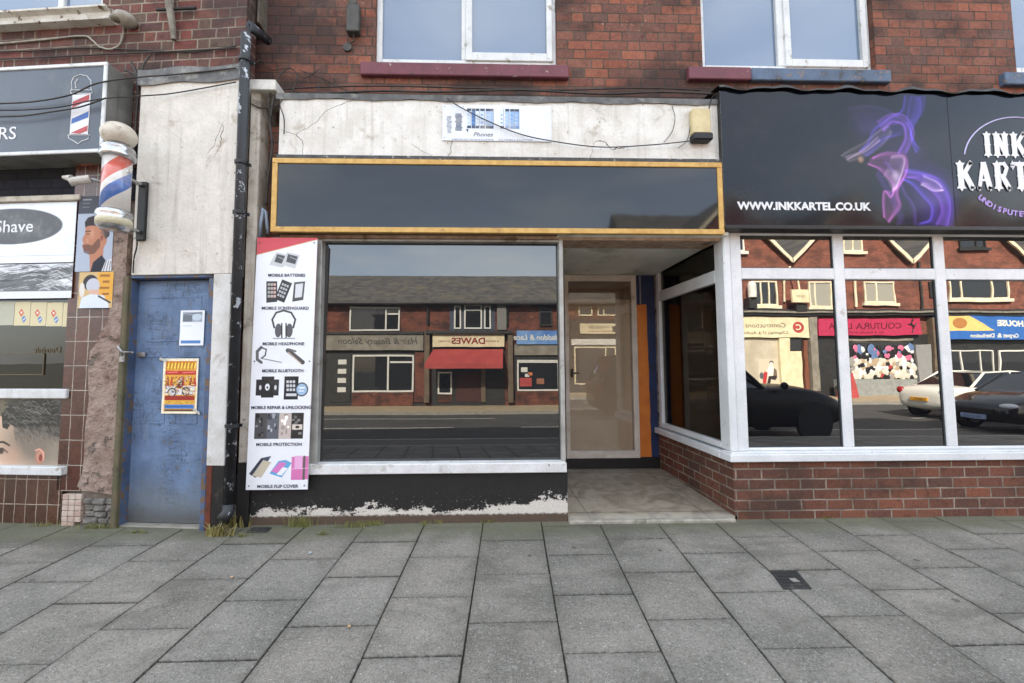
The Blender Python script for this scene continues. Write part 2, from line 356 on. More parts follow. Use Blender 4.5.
white_band = P('white_fascia_render', lin((222, 220, 214)), lin((204, 200, 192)), sc=6, rough=.8, stain=lin((170, 162, 148)), ss=5, st=.58, streak=lin((150, 140, 124)), sa=.4, chips=lin((122, 110, 96)), cs=24, ct=.66, bump=.45, bs=40, cracks=lin((90, 80, 70)))
white_render = P('weathered_white_render', lin((216, 211, 202)), lin((202, 197, 188)), sc=7, rough=.85, stain=lin((166, 156, 140)), ss=4.5, st=.56, streak=lin((140, 128, 110)), sa=.4, chips=lin((132, 120, 104)), cs=34, ct=.655, bump=.6, bs=35, cracks=lin((84, 76, 66)))
pilaster_m = P('grey_white_pilaster_paint', lin((196, 190, 178)), lin((168, 160, 148)), sc=5, rough=.8, stain=lin((96, 84, 70)), ss=3, st=.5, streak=lin((98, 86, 70)), sa=.6, chips=lin((90, 78, 66)), cs=20, ct=.66, bump=.5, bs=40)
lead = P('grey_lead_flashing', lin((104, 104, 102)), lin((72, 72, 72)), sc=9, rough=.55, stain=lin((140, 138, 132)), ss=6, st=.55, bump=.4, bs=25, spec=.5)
gold = P('varnished_gold_timber', lin((206, 168, 96)), lin((184, 142, 74)), sc=14, rough=.5, stain=lin((120, 84, 44)), ss=9, st=.6, bump=.1)
sill_purple = P('purple_painted_stone_sill', lin((112, 62, 72)), lin((98, 54, 62)), sc=6, rough=.6, chips=lin((150, 138, 128)), cs=18, ct=.63, stain=lin((70, 52, 50)), ss=8, st=.6, bump=.25)
sill_blue = P('blue_grey_painted_stone_sill', lin((86, 104, 128)), lin((70, 84, 104)), sc=6, rough=.6, chips=lin((128, 108, 84)), cs=17, ct=.60, stain=lin((58, 56, 56)), ss=6, st=.56, bump=.3)
black_riser = None
def mk_riser():
    t = NT('black_painted_riser_peeling_to_white'); p = t.pos(); z = t.sep(p)[2]
    n = t.noise(p, 26, 8, .7); n2 = t.noise(t.map(p, (1, 1, 2.2)), 4.2, 5, .65)
    xg = t.math('MULTIPLY', t.sm(t.sep(p)[0], .1, .75), -.10); z3 = t.math('ADD', z, xg); n3 = t.noise(p, 60, 6, .7)
    wet = t.sm(t.math('ADD', t.math('ADD', z3, t.math('MULTIPLY', n2, -.50)), t.math('MULTIPLY', t.math('ADD', n, n3), -.24)), -.212, -.222)   # peel line
    base = t.sm(t.math('ADD', z, t.math('MULTIPLY', n, -.06)), .215, .195)
    col = t.mix(t.noise(p, 9, 5), lin((20, 20, 21)), lin((36, 35, 34)))
    col = t.mix(wet, col, t.mix(t.noise(p, 60, 4), lin((222, 218, 210)), lin((176, 168, 158))))
    col = t.mix(t.math('MULTIPLY', t.sm(t.noise(p, 75, 4), .66, .69), t.sm(z, .46, .30)), col, lin((200, 195, 188)))
    col = t.mix(base, col, t.mix(t.noise(p, 18, 6), lin((98, 72, 58)), lin((66, 66, 58))))
    h = t.math('ADD', t.math('MULTIPLY', n, .8), t.math('MULTIPLY', wet, -.5))
    return t.bsdf(col, .65, t.bump(h, .6, .01), 0, .4)
black_riser = mk_riser()
blackp = P('worn_black_paint', lin((26, 26, 27)), lin((18, 18, 19)), sc=8, rough=.5, chips=lin((150, 146, 140)), cs=22, ct=.72, stain=lin((70, 62, 52)), ss=5, st=.6, bump=.35)
pipe_m = P('black_iron_pipe_flaking', lin((34, 36, 40)), lin((24, 25, 28)), sc=9, rough=.45, chips=lin((172, 178, 186)), cs=15, ct=.585, stain=lin((96, 68, 50)), ss=7, st=.62, bump=.35, spec=.5)
cable_m = P('dark_cable_sheath', lin((38, 34, 32)), lin((60, 54, 48)), sc=12, rough=.6, bump=.05)
cable_w = P('dirty_white_cable_sheath', lin((168, 162, 150)), lin((130, 124, 112)), sc=12, rough=.6, bump=.05)
glass_shop = GL('tinted_shop_glass', (.008, .009, .010), 1.95, wav=.012)
glass_bay = GL('bay_double_glazing', (.006, .006, .007), 2.55, wav=.03)
glass_side = GL('side_return_glass', (.014, .013, .011), 1.6, wav=.02)
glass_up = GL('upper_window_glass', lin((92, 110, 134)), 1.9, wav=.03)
glass_far = GL('street_window_glass', (.02, .022, .025), 1.7, wav=.05)
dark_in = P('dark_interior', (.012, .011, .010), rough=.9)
slate = None
def mk_slate():
    t = NT('slate_roof_courses'); p = t.pos(); x, y, z = t.sep(p)[:3]
    r = t.math('DIVIDE', z, .135); rr = t.math('FLOOR', r); fr = t.math('FRACT', r)
    k = t.math('FLOOR', t.math('ADD', t.math('DIVIDE', t.math('ADD', x, 80.), .26), t.math('MULTIPLY', t.math('MODULO', rr, 2.), .5)))
    w = t.wn(t.comb(k, rr, 1.3))[0]; col = t.mix(w, lin((78, 76, 74)), lin((102, 98, 92)))
    col = t.mix(t.sm(fr, .16, .04), col, lin((34, 33, 32))); col = t.mix(t.math('MULTIPLY', t.sm(t.noise(p, 1.2, 6), .5, .7), .5), col, lin((120, 112, 88)))
    return t.bsdf(col, .6, t.bump(fr, .5, .02), 0, .4)
slate = mk_slate()
# ================================================================ ground
def mk_slabs():
    t = NT('concrete_paving'); p = t.pos(); a = t.n('ShaderNodeAttribute', attribute_name='ink').outputs['Color']
    fine = t.noise(p, 95, 4, .8); agg = t.vor(p, 120); y = t.sep(p)[1]
    col = t.mix(t.sm(t.noise(p, 2.4, 6, .6), .35, .68), lin((137, 131, 122)), lin((112, 108, 100)))
    col = t.mix(1., col, a, 'MULTIPLY')
    col = t.mix(t.math('MULTIPLY', t.sm(fine, .52, .64), .55), col, lin((168, 168, 165)))
    col = t.mix(t.math('MULTIPLY', t.sm(t.noise(t.map(p, loc=(4, 2, 1)), 85, 4, .8), .53, .64), .75), col, lin((66, 66, 64)))
    col = t.mix(t.math('MULTIPLY', t.sm(t.noise(p, 80, 2, .4), .71, .75), .6), col, lin((206, 204, 198)))
    sp = t.math('MULTIPLY', t.sm(t.vor(p, 4.2), .09, .07), t.sm(t.noise(p, .9, 2), .5, .56)); col = t.mix(t.math('MULTIPLY', sp, .7), col, lin((58, 57, 55)))
    xx, yy = t.sep(p)[:2]; su = t.math('DIVIDE', t.math('SUBTRACT', t.math('SUBTRACT', xx, t.math('MULTIPLY', yy, .085)), .073), .483)
    cu_ = t.math('FLOOR', su); fu = t.math('FRACT', su); du = t.math('MULTIPLY', t.math('MINIMUM', fu, t.math('SUBTRACT', 1., fu)), .483)
    par = t.math('ABSOLUTE', t.math('MODULO', cu_, 2.)); sv = t.math('DIVIDE', t.math('SUBTRACT', yy, t.math('ADD', -.322, t.math('MULTIPLY', par, .237))), .47)
    fv = t.math('FRACT', t.math('ADD', sv, 40.)); dv_ = t.math('MULTIPLY', t.math('MINIMUM', fv, t.math('SUBTRACT', 1., fv)), .47); de = t.math('MINIMUM', du, dv_)
    de = t.math('ADD', de, t.math('MULTIPLY', t.math('SUBTRACT', t.noise(p, 30, 6, .75), .5), .035))
    col = t.mix(t.math('MULTIPLY', t.sm(de, .009, .001), .7), col, lin((54, 51, 46))); col = t.mix(t.math('MULTIPLY', t.sm(de, .06, .0), .22), col, lin((70, 68, 62)))
    col = t.mix(t.math('MULTIPLY', t.sm(t.noise(p, 34, 6, .75), .52, .66), .42), col, lin((80, 78, 72))); col = t.mix(t.math('MULTIPLY', t.sm(t.noise(t.map(p, loc=(7, 1, 3)), 46, 6, .75), .54, .66), .4), col, lin((170, 167, 160)))
    moss = t.math('MULTIPLY', t.sm(t.math('ADD', y, t.math('MULTIPLY', t.noise(p, 3.2, 5), .38)), -.16, .07), .72)
    col = t.mix(moss, col, t.mix(t.noise(p, 22, 5), lin((86, 90, 62)), lin((98, 96, 82))))
    col = t.mix(t.math('MULTIPLY', t.sm(t.noise(t.map(p, (.7, 1.5, 1)), 2.0, 7, .65, .5), .50, .68), .5), col, lin((82, 79, 72)))
    h = t.math('ADD', t.math('MULTIPLY', fine, .6), t.math('MULTIPLY', agg, .8))
    return t.bsdf(col, .88, t.bump(t.math('ADD', h, t.math('MULTIPLY', t.noise(p, 24, 5, .7), .9)), .6, .005), 0, .25)
slab_m = mk_slabs()
m = MB(); colr = []
lay = m.bm.verts.layers.float_color.new('ink')
for i in range(-19, 27):
    xa, xb = .073+.483*i, .073+.483*(i+1); off = -.322 if i % 2 == 0 else -.085
    ya = [off-.47*k for k in range(-1, 12)]
    for a, b in zip(ya[:-1], ya[1:]):
        hi, lo = min(a, .30), max(b, -5.12)
        if hi-lo < .04: continue
        g = rnd.uniform(.0026, .005); n0 = len(m.bm.verts)
        m.box(xa+g, xb-g, lo+g, hi-g, 0, .05, .0025)
        tx, ty, dz = rnd.uniform(-.003, .003), rnd.uniform(-.003, .003), rnd.uniform(-.0018, .0018)
        m.bm.verts.ensure_lookup_table(); cshade = rnd.uniform(.88, 1.06); ctint = rnd.uniform(-.012, .012); rot = rnd.uniform(-.004, .004); jx, jy = rnd.uniform(-.0016, .0016), rnd.uniform(-.003, .003)
        for v in m.bm.verts[n0:]:
            dx, dy = v.co.x-(xa+xb)/2, v.co.y-(hi+lo)/2
            v.co.z += zg(v.co.y)-.05+dz+tx*dx+ty*dy; v.co.x += .085*v.co.y+dy*rot+jx; v.co.y += jy-dx*rot
            v[lay] = (cshade+ctint, cshade, cshade-ctint, 1)
pav = struct(m.build('pavement', slab_m))
bed_m = P('joint_sand_and_moss', lin((50, 47, 42)), lin((62, 62, 46)), sc=5, rough=.95, bump=.3)
m = MB(); m.quad((-16, .5, zg(.5)-.013), (-16, -5.12, zg(-5.12)-.013), (20, -5.12, zg(-5.12)-.013), (20, .5, zg(.5)-.013)); struct(m.build('paving_bed', bed_m))
conc = P('kerb_concrete', lin((150, 146, 136)), lin((128, 124, 114)), sc=6, rough=.85, stain=lin((88, 84, 76)), ss=3, bump=.3)
ZR = -.235
m = MB()
for i in range(-26, 34): m.box(i*.9+.004, i*.9+.896, -5.26, -5.12, ZR-.1, zg(-5.12), .012)
struct(m.build('kerb', conc))
def mk_road():
    t = NT('asphalt'); p = t.pos(); x, y, z = t.sep(p)[:3]
    col = t.mix(t.sm(t.noise(p, .8, 6), .35, .65), lin((70, 69, 67)), lin((60, 60, 58)))
    col = t.mix(t.sm(y, -6.98, -6.94), col, lin((98, 96, 92)))               # pale lay-by strip
    col = t.mix(t.math('MULTIPLY', t.noise(p, 120, 3), .3), col, lin((110, 108, 104)))
    return t.bsdf(col, .9, t.bump(t.noise(p, 90, 3), .3, .005), 0, .3)
road_m = mk_road()
m = MB(); m.quad((-60, -5.26, ZR), (-60, -13, ZR), (60, -13, ZR), (60, -5.26, ZR)); struct(m.build('road', road_m))
line_m = P('worn_white_road_paint', lin((188, 186, 178)), lin((150, 148, 140)), sc=9, rough=.8, chips=lin((80, 78, 74)), cs=20, ct=.58)
m = MB()
for x in np.arange(-40, 40, 6.): m.box(x-.6, x+3.4, -9.15, -9.04, ZR, ZR+.004)
for x in np.arange(-39.3, 40, 11.): m.box(x, x+7, -11.6, -11.5, ZR, ZR+.004)
m.box(-40, 40, -7.0, -6.92, ZR, ZR+.004)
struct(m.build('road_markings', line_m))
m = MB(); zf = -.12
m.box(-60, 60, -16.4, -13.14, ZR-.1, zf)
farpav = P('far_pavement_slabs', lin((176, 158, 128)), lin((158, 142, 116)), sc=3, rough=.9, stain=lin((130, 116, 94)), ss=1.5, bump=.1)
struct(m.build('far_pavement', farpav))
m = MB(); m.box(-60, 60, -13.14, -13, ZR-.1, zf-.004); struct(m.build('far_kerb', conc))
gm = P('town_ground', lin((92, 90, 84)), lin((76, 78, 66)), sc=.2, rough=.95)
m = MB(); m.quad((-900, -900, -.5), (900, -900, -.5), (900, 900, -.5), (-900, 900, -.5)); struct(m.build('ground', gm))
# ================================================================ the two brick buildings in front of us
XP = 1.93
YU = .25
def upright(px, y0, y1, Y, fr=FM): a, b = fr.P(px[0], y0, Y), fr.P(px[1], y1, Y); return (a[0]+b[0])/2
WT = 5.45
def win_rect(l, r, b): x0, _ = FM.P(l[0], b, YU+.05); x1, z = FM.P(r[0], b, YU+.05); return x0, x1, z
w1 = (FM.P(376, 68, YU+.05)[0], FM.P(556.4, 68, YU+.05)[0], FM.P(466, 69.3, YU+.05)[1])
w2 = (FM.P(700, 70, YU+.05)[0], FM.P(871.5, 70, YU+.05)[0], FM.P(786, 74.5, YU+.05)[1])
w3 = (FM.P(1010, 70, YU+.05)[0], FM.P(1010, 70, YU+.05)[0]+1.7, FM.P(1010, 77, YU+.05)[1])
w3 = (w3[0], w3[1], w2[2])
vac = thing('shop_building', 'red brick terraced building over the empty shop with the gold framed black fascia', 'building', (0, YU, .165))
ink = thing('shop_building', 'red brick building over the tattoo studio with white bay shopfront on brick base', 'building', (4.5, YU, .165))
ZB = 3.6
H = lambda w: (w[0], w[1], w[2], WT)
m = MB(); m.wall(-2.06, XP, ZB, 6.3, [H(w1)], YU, .14); m.build('wall', brick_main, vac)
m = MB(); m.wall(XP, 9.5, ZB, 6.3, [H(w2), H(w3), (7.2, 8.9, w2[2], WT)], YU, .14); m.build('wall', brick_main, ink)
for root, x0, x1 in ((vac, -2.06, XP), (ink, XP, 9.5)):
    m = MB(); m.box(x0+.01, x1-.01, .62, 8.6, 3.3, 6.28); m.box(x0+.01, x1-.01, 4.2, 8.6, .2, 3.299); m.box(x0+.01 if root is vac else XP+3.2, .4 if root is vac else x1-.01, .62, 4.199, .2, 3.299); m.build('rear_mass', P('plain_rear_walls', lin((110, 74, 60)), rough=.9), root)
    m = MB(); m.prismx([(YU-.3, 6.25), (YU-.3, 6.4), (4.6, 8.75), (8.9, 6.4), (8.9, 6.25)], x0, x1); rf = m.build('roof', slate, root)
    m = MB(); m.tube([(x0, YU-.33, 6.22), (x1, YU-.33, 6.22)], .06); m.build('gutter', blackp, root)
m = MB(); m.box(1.6, 2.26, 4.3, 4.95, 8.2, 9.7, .01); m.build('chimney', brick_main, vac)
def window(root, w, px, sash, curtain=None):
    """px: mullion left,right; pane bottoms (fixed, sash)"""
    x0, x1, z0 = w; Y = YU+.05; f = MB()
    ml, mr = FM.P(px[0], 40, Y)[0], FM.P(px[1], 40, Y)[0]; zb = FM.P(px[0]-30, px[2], Y)[1]
    f.box(x0, x0+.055, Y, Y+.06, z0, WT, .006); f.box(x1-.05, x1, Y, Y+.06, z0, WT, .006)
    f.box(x0+.055, x1-.05, Y, Y+.06, z0, zb, .006); f.box(x0+.055, x1-.05, Y, Y+.06, WT-.06, WT, .006); f.box(ml, mr, Y, Y+.06, zb, WT-.06, .006)
    fo = f.build('window', upvc_old, root)
    zs = FM.P(px[0]+30, px[3], Y)[1]; sx1 = x1-.05
    g = MB(); Ys = Y-.018
    g.box(mr-.012, mr+.05, Ys, Ys+.05, zb-.012, WT-.05, .005); g.box(sx1-.045, sx1+.012, Ys, Ys+.05, zb-.012, WT-.05, .005)
    g.box(mr+.05, sx1-.045, Ys, Ys+.05, zb-.012, zs, .005); g.build('sash', upvc_old, fo)
    p = MB(); p.box(x0+.05, ml+.004, Y+.035, Y+.045, zb-.01, WT-.05); p.build('pane', glass_up, fo)
    p = MB(); p.box(mr+.04, sx1-.03, Y+.015, Y+.024, zs-.01, WT-.05); p.build('pane', glass_up, fo)
    p = MB(); p.box(x0, x1, Y+.05, Y+.08, z0, WT); p.build('backing', dark_in, fo)
    return fo
wa = window(vac, w1, (461.5, 467, 59.5, 53.5), 1)
wb = window(ink, w2, (777.5, 785, 65.5, 60), 1)
window(ink, w3, (1090, 1098, 68, 62), 1)
window(ink, (7.2, 8.9, w2[2]), (1320, 1328, 68, 62), 1)
# sills
def sill(root, x0, x1, z1, z0, mt, y0=YU-.055):
    m = MB(); m.box(x0, x1, y0, YU+.06, z0, z1, .008); return m.build('sill', mt, root)
zt1 = w1[2]-.012; a = FM.P(360, 69, YU-.05); b = FM.P(569, 85, YU-.05)
sill(vac, a[0], b[0], zt1, zt1-.125, sill_purple)
m = MB(); m.box(a[0]+.03, b[0]-.03, YU-.03, YU+.06, zt1+.001, zt1+.013); m.build('mortar_bed', P('old_mortar', lin((120, 116, 96)), lin((90, 84, 70)), sc=20, rough=.9, chips=lin((120, 70, 54)), cs=20, ct=.55, bump=.6), vac)
zt2 = w2[2]-.004; a = FM.P(689, 74, YU-.05); b = FM.P(752, 88, YU-.05); c = FM.P(892, 88, YU-.05)
sill(ink, a[0], b[0], zt2, zt2-.125, sill_purple); sill(ink, b[0]+.001, c[0], zt2-.003, zt2-.128, sill_blue)
a = FM.P(1005, 78, YU-.05); sill(ink, a[0], a[0]+2., zt2-.003, zt2-.13, sill_blue); sill(ink, 7.05, 9.05, zt2-.003, zt2-.13, sill_blue)
# ---- white fascia band with lead flashing, above the gold framed board
x0, x1, z0, z1 = FM.R(279, 101, 719, 161, -.05)
Z_BAND0, Z_BAND1 = z0, z1
m = MB(); x1 = min(x1, 2.2); m.box(x0, x1, -.05, .3, z0-.02, z1, .004)
m.build('upper_fascia', white_band, vac)
m = MB()
xs = np.linspace(x0-.03, x1+.01, 60)
for i in range(59):                                # lead apron, slightly wavy
    a_, b_ = xs[i], xs[i+1]; wz = [.012*math.sin(a_*9)+.006*math.sin(a_*31), .012*math.sin(b_*9)+.006*math.sin(b_*31)]
    m.quad((a_, -.062, z1-.012+wz[0]*.6), (b_, -.062, z1-.012+wz[1]*.6), (b_, -.066, z1+.035), (a_, -.066, z1+.035))
    m.quad((a_, -.066, z1+.035), (b_, -.066, z1+.035), (b_, YU-.005, z1+.10+wz[1]), (a_, YU-.005, z1+.10+wz[0]))
    m.quad((a_, YU-.005, z1+.10+wz[0]), (b_, YU-.005, z1+.10+wz[1]), (b_, YU-.004, z1+.15+wz[1]), (a_, YU-.004, z1+.15+wz[0]))
bmesh.ops.remove_doubles(m.bm, verts=m.bm.verts, dist=.0005)
m.build('flashing', lead, vac)
a = FM.P(279, 156.5, -.02); b = FM.P(719, 161, -.02)
m = MB(); m.box(x0-.005, x1+.003, -.088, -.051, z0-.015, z0+.022, .005); m.build('ledge', P('dark_grey_ledge', lin((84, 84, 84)), lin((56, 56, 56)), sc=12, rough=.7, chips=lin((150, 148, 142)), cs=22, ct=.6, bump=.4), vac)
XB0, XB1 = x0, x1
# brick strip and dark void to the left of band
m = MB(); m.box(-2.06, x0-.002, .12, .3, .1, ZB+.02); m.build('wall', brick_main, vac)
# backing behind gold board up to window head
zh = FM.P(440, 239, .02)[1]
m = MB(); m.box(x0, 2.19, .03, .3, zh, z0-.021); m.build('lintel', P('bare_timber_lintel', lin((188, 166, 146)), lin((150, 120, 100)), sc=12, rough=.7, stain=lin((86, 60, 44)), ss=5, bump=.3), vac)
# ---- gold framed black fascia board
bx0, bx1, bz0, bz1 = FM.R(271.7, 160.6, 722.8, 233.2, -.09)
fb = thing('fascia_board', 'long glossy black fascia board in gold timber frame above the empty shop window', 'shop fascia', ((bx0+bx1)/2, -.06, bz0))
m = MB(); fw = .044
m.box(bx0, bx1, -.10, -.058, bz1-fw, bz1, .003); m.box(bx0, bx1, -.10, -.058, bz0, bz0+fw, .003)
m.box(bx0, bx0+fw, -.0985, -.058, bz0+fw, bz1-fw, .003); m.box(bx1-fw, bx1, -.0985, -.058, bz0+fw, bz1-fw, .003)
m.build('frame', gold, fb)
t = NT('satin_black_fascia_panel'); c = t.mix(t.sm(t.noise(t.map(t.pos(), (1, 1, 5)), 1.4, 5), .4, .7), lin((20, 22, 26)), lin((28, 29, 32)))
panel_m = t.bsdf(c, t.math('ADD', .015, t.math('MULTIPLY', t.noise(t.pos(), 3, 5), .05)), t.bump(t.noise(t.pos(), 1.6, 3), .05, .02), 0, .5, 1.5)
m = MB(); m.box(bx0+fw-.004, bx1-fw+.004, -.088, -.06, bz0+fw-.004, bz1-fw+.004); m.build('panel', panel_m, fb)
m = MB(); m.box(bx0+.01, bx1-.01, -.057, .02, bz0+.01, bz1-.01); m.build('backing', P('timber_backing', lin((120, 92, 66)), rough=.8), fb)
# ---- shop window
YG = .07
gx0, gx1 = FM.P(300, 350, 0)[0], FM.P(562, 350, 0)[0]
zs1 = (FM.P(312, 465, -.03)[1]+FM.P(566, 462, -.03)[1])/2; zs0 = zs1-.083
XW0 = -1.75
sw = MB()
sw.box(XW0, gx1+.02, -.035, .12, zs0, zs1, .006)
sh = sw.build('window_sill', P('white_glazed_sill_worn', lin((222, 222, 222)), lin((200, 200, 198)), sc=8, rough=.5, chips=lin((120, 112, 100)), cs=14, ct=.68, stain=lin((150, 146, 136)), ss=6, bump=.3), vac)
m = MB()
zt = FM.P(440, 239.5, .03)[1]
m.box(XW0, gx1+.0, .03, .11, zt-.018, zt+.012, .004); m.box(gx1-.012, gx1+.025, .02, .12, zs1, zt+.012, .004); m.box(gx0-.0, FM.P(319.5, 350, .0)[0], -.0, .12, zs1, zt-.018, .004)
fo = m.build('window', P('grey_aluminium_window_frame', lin((176, 176, 172)), lin((150, 148, 142)), sc=6, rough=.45, stain=lin((96, 88, 76)), ss=5, bump=.1, metal=.3), vac)
g = MB(); tt = math.tan(TILT); a0, b0 = XW0+.04, gx1-.008
g.quad((a0, YG, zs1-.004), (b0, YG, zs1-.004), (b0, YG+tt*(zt-zs1), zt), (a0, YG+tt*(zt-zs1), zt))
g.quad((a0, YG+.012, zs1-.004), (b0, YG+.012, zs1-.004), (b0, YG+.012+tt*(zt-zs1), zt), (a0, YG+.012+tt*(zt-zs1), zt))
g.build('pane', glass_shop, fo)
m = MB(); m.box(XW0+.02, gx1-.02, .14, .16, zs0, zt); m.build('backing', dark_in, fo)
# black riser under the window, its right end turns into the doorway
XE = FM.P(568, 500, 0)[0]
m = MB(); m.box(-2.06, XE, .0, .3, .02, zs0-.001, .008)
bmesh.ops.subdivide_edges(m.bm, edges=[e for e in m.bm.edges if abs(e.verts[0].co.x-e.verts[1].co.x) > 1], cuts=60)
m.build('stall_riser', black_riser, vac)
# return side of the window into the doorway
YD = 1.46
m = MB(); m.box(XE-.03, XE, .301, YD, .1, zs0-.001, .004); m.build('stall_riser', black_riser, vac)
m = MB(); m.box(XE-.04, XE+.004, .12, YD, zs0, zs1, .004); m.box(XE-.04, XE, YD-.05, YD, zs1, 2.6); m.box(XE-.03, XE, .12, YD-.05, 2.5, 2.6)
rt = m.build('window', upvc, vac); m = MB(); m.box(XE-.02, XE-.012, .12, YD-.05, zs1, 2.5); m.build('pane', glass_side, rt)
# ---- entrance lobby
def hx(px, py, X): p = hit(px, py, Vector((X, 0, 0)), Vector((1, 0, 0))); return p.y, p.z
XS = 2.205
dl, dr = FM.P(568, 400, YD)[0], FM.P(638.5, 400, YD)[0]
zf0 = FM.P(610, 517.5, 0)[1]; zf1 = FM.P(610, 468.5, YD)[1]
zd0 = FM.P(605, 458, YD)[1]; zd1 = FM.P(605, 450.5, YD)[1]; zd2 = FM.P(605, 275, YD)[1]; zd2b = FM.P(605, 281.5, YD)[1]
def mk_lobby():
    t = NT('marbled_floor_tiles'); p = t.pos(); x, y, z = t.sep(p)[:3]
    c = t.mix(t.sm(t.noise(p, 4.5, 8, .65, 1.2), .35, .68), lin((156, 146, 130)), lin((114, 104, 90)))
    c = t.mix(t.math('MULTIPLY', t.sm(t.noise(p, 11, 7, .7, 1.5), .56, .7), .7), c, lin((112, 112, 108)))
    def ln(v, at, w=.004): return t.math('LESS_THAN', t.math('ABSOLUTE', t.math('SUBTRACT', v, at)), w)
    g = t.math('MAXIMUM', t.math('MAXIMUM', ln(x, .97), ln(x, 1.98)), t.math('MAXIMUM', ln(y, .115, .005), ln(y, YD-.16)))
    c = t.mix(t.math('MULTIPLY', g, .8), c, lin((58, 54, 48)))
    c = t.mix(t.math('MULTIPLY', t.sm(y, .12, .02), .3), c, lin((196, 192, 182)))
    return t.bsdf(c, .5, t.bump(t.noise(p, 30, 5), .15, .005), 0, .4)
m = MB(); m.prismx([(.0, .05), (.0, zf0), (YD+.06, zf1), (YD+.06, .05)], XE, XS+.02); m.build('entrance_floor', mk_lobby(), vac)
m = MB(); m.box(XE, XS-.02, -.055, -.002, .1, zf0-.006, .01); m.build('doorstep', P('worn_concrete_step', lin((168, 162, 150)), lin((130, 126, 114)), sc=14, rough=.8, stain=lin((96, 92, 80)), ss=6, bump=.4), vac)
zs_f, zs_b = bz0+.006, FM.P(610, 275, YD)[1]+.0
soff = P('stained_soffit_board', lin((238, 238, 228)), lin((216, 218, 206)), sc=3, rough=.35, stain=lin((166, 172, 148)), ss=2.6, st=.5, bump=.15, spec=.5)
m = MB(); m.prismx([(-.05, zs_f), (-.05, zs_f+.03), (YD+.1, zs_b+.03), (YD+.1, zs_b)], XE-.06, XS+.01); m.build('soffit', soff, vac)
dm = P('cream_door_frame_paint', lin((206, 196, 184)), lin((184, 172, 158)), sc=6, rough=.5, stain=lin((130, 110, 92)), ss=6, bump=.15)
m = MB(); fy0, fy1 = YD-.02, YD+.05
m.box(dl-.03, dl+.018, fy0, fy1, zd0, zd2, .004); m.box(dr-.065, dr, fy0, fy1, zd0, zd2, .004); m.box(dl+.018, dr-.055, fy0, fy1, zd2b, zd2, .004); m.box(dl+.018, dr-.055, fy0, fy1, zd0, zd1, .004)
dd = m.build('door', dm, vac); dd['label'] = 'glazed shop door with brown blind behind the glass'
m = MB(); m.box(dl+.015, dr-.05, YD+.0, YD+.008, zd1-.004, zd2b+.004); m.build('pane', CLG('door_glass', .055, (.97, .96, .95)), dd)
blind = P('brown_paper_blind', lin((182, 164, 140)), lin((172, 152, 128)), sc=2, rough=.8, bump=.1)
m = MB(); m.box(dl, dr-.04, YD+.045, YD+.05, zd1-.02, zd2b-.21); m.build('blind', blind, dd)
m = MB(); m.box(dl, dr-.04, YD+.03, YD+.044, zd2b-.215, zd2b+.02); m.build('pelmet', P('brown_pelmet', lin((112, 90, 70)), rough=.8), dd)
m = MB(); hzz = FM.P(573, 373, YD-.03)[1]; hxx = FM.P(572, 373, YD-.03)[0]; m.box(hxx-.012, hxx+.012, fy0-.03, fy0, hzz-.05, hzz+.05, .004); m.box(hxx, hxx+.08, fy0-.04, fy0-.026, hzz-.008, hzz+.008, .003); m.build('handle', P('dull_door_handle', lin((60, 58, 56)), rough=.35, metal=.8), dd)
m = MB(); m.box(dl-.03, XS, YD-.005, YD+.06, zf1-.03, zd0-.001, .004); m.build('kickboard', P('black_kickboard', lin((22, 21, 22)), lin((30, 28, 28)), sc=10, rough=.5, stain=lin((60, 54, 48)), ss=8, st=.62), vac)
# orange and navy boarding right of the door
ox0, ox1 = dr+.001, FM.P(650, 400, YD)[0]+.0; nx1 = XS-.0
navy = P('navy_painted_board', lin((34, 50, 88)), lin((28, 40, 72)), sc=6, rough=.5, chips=lin((80, 72, 60)), cs=14, ct=.71, stain=lin((30, 34, 46)), ss=4, bump=.25)
m = MB(); m.box(ox0, nx1, YD+.02, YD+.06, zd0, zs_b); bp = m.build('side_board', navy, vac)
oz1 = FM.P(636, 304, YD)[1]; om = P('orange_painted_strip', lin((206, 122, 48)), lin((190, 106, 40)), sc=5, rough=.55, stain=lin((140, 84, 44)), ss=4, bump=.2)
m = MB(); pts = [(ox0, zd0+.005), (ox1+.006, zd0+.005)]
for k in range(26): z = zd0+.01+(oz1-zd0-.02)*k/25; pts.append((ox1+.006-.012*k/25+rnd.uniform(-.004, .004), z))
pts += [(ox1-.012, oz1), (ox0, oz1-.01)]
m.prism(pts, YD+.014, YD+.0195); m.build('painted_strip', om, bp)
xq = FM.P(640.5, 290, YD)[0]; m = MB(); m.box(xq-.006, xq+.006, YD+.005, YD+.0195, oz1, zs_b); m.build('bead', P('bare_steel_bead', lin((150, 150, 146)), rough=.5, metal=.5), bp)
# ================================================================ tattoo shop bay
fx_corner = FM.P(726, 340, 0)[0]                       # left edge of the front face
XC = XS
zb = lambda py, px=870, Y=.05: FM.P(px, py, Y)[1]
z_silltop, z_sillbot = zb(452.5, Y=-.0), zb(461.2, 870, -.035)
z_gl0, z_tr0, z_tr1, z_gl1, z_fr1 = zb(446.5), zb(279.8), zb(268.8), zb(236.5), zb(227)
XR = 8.6
bw = MB(); ysb = 1.62
bw.box(XC, XR, .0, .23, .02, z_sillbot, 0); bw.box(XC, XC+.22, .231, ysb, .02, z_sillbot)
bw.build('wall', brick_bay, ink)
# sill runs round the corner
m = MB(); m.box(XC-.045, XR, -.045, .12, z_sillbot+.001, z_silltop, .006); m.box(XC-.045, XC+.12, .121, ysb, z_sillbot+.001, z_silltop, .006)
m.box(XC-.03, XR, -.03, .10, z_silltop+.0005, z_silltop+.014, .003)
m.build('sill', upvc, ink)
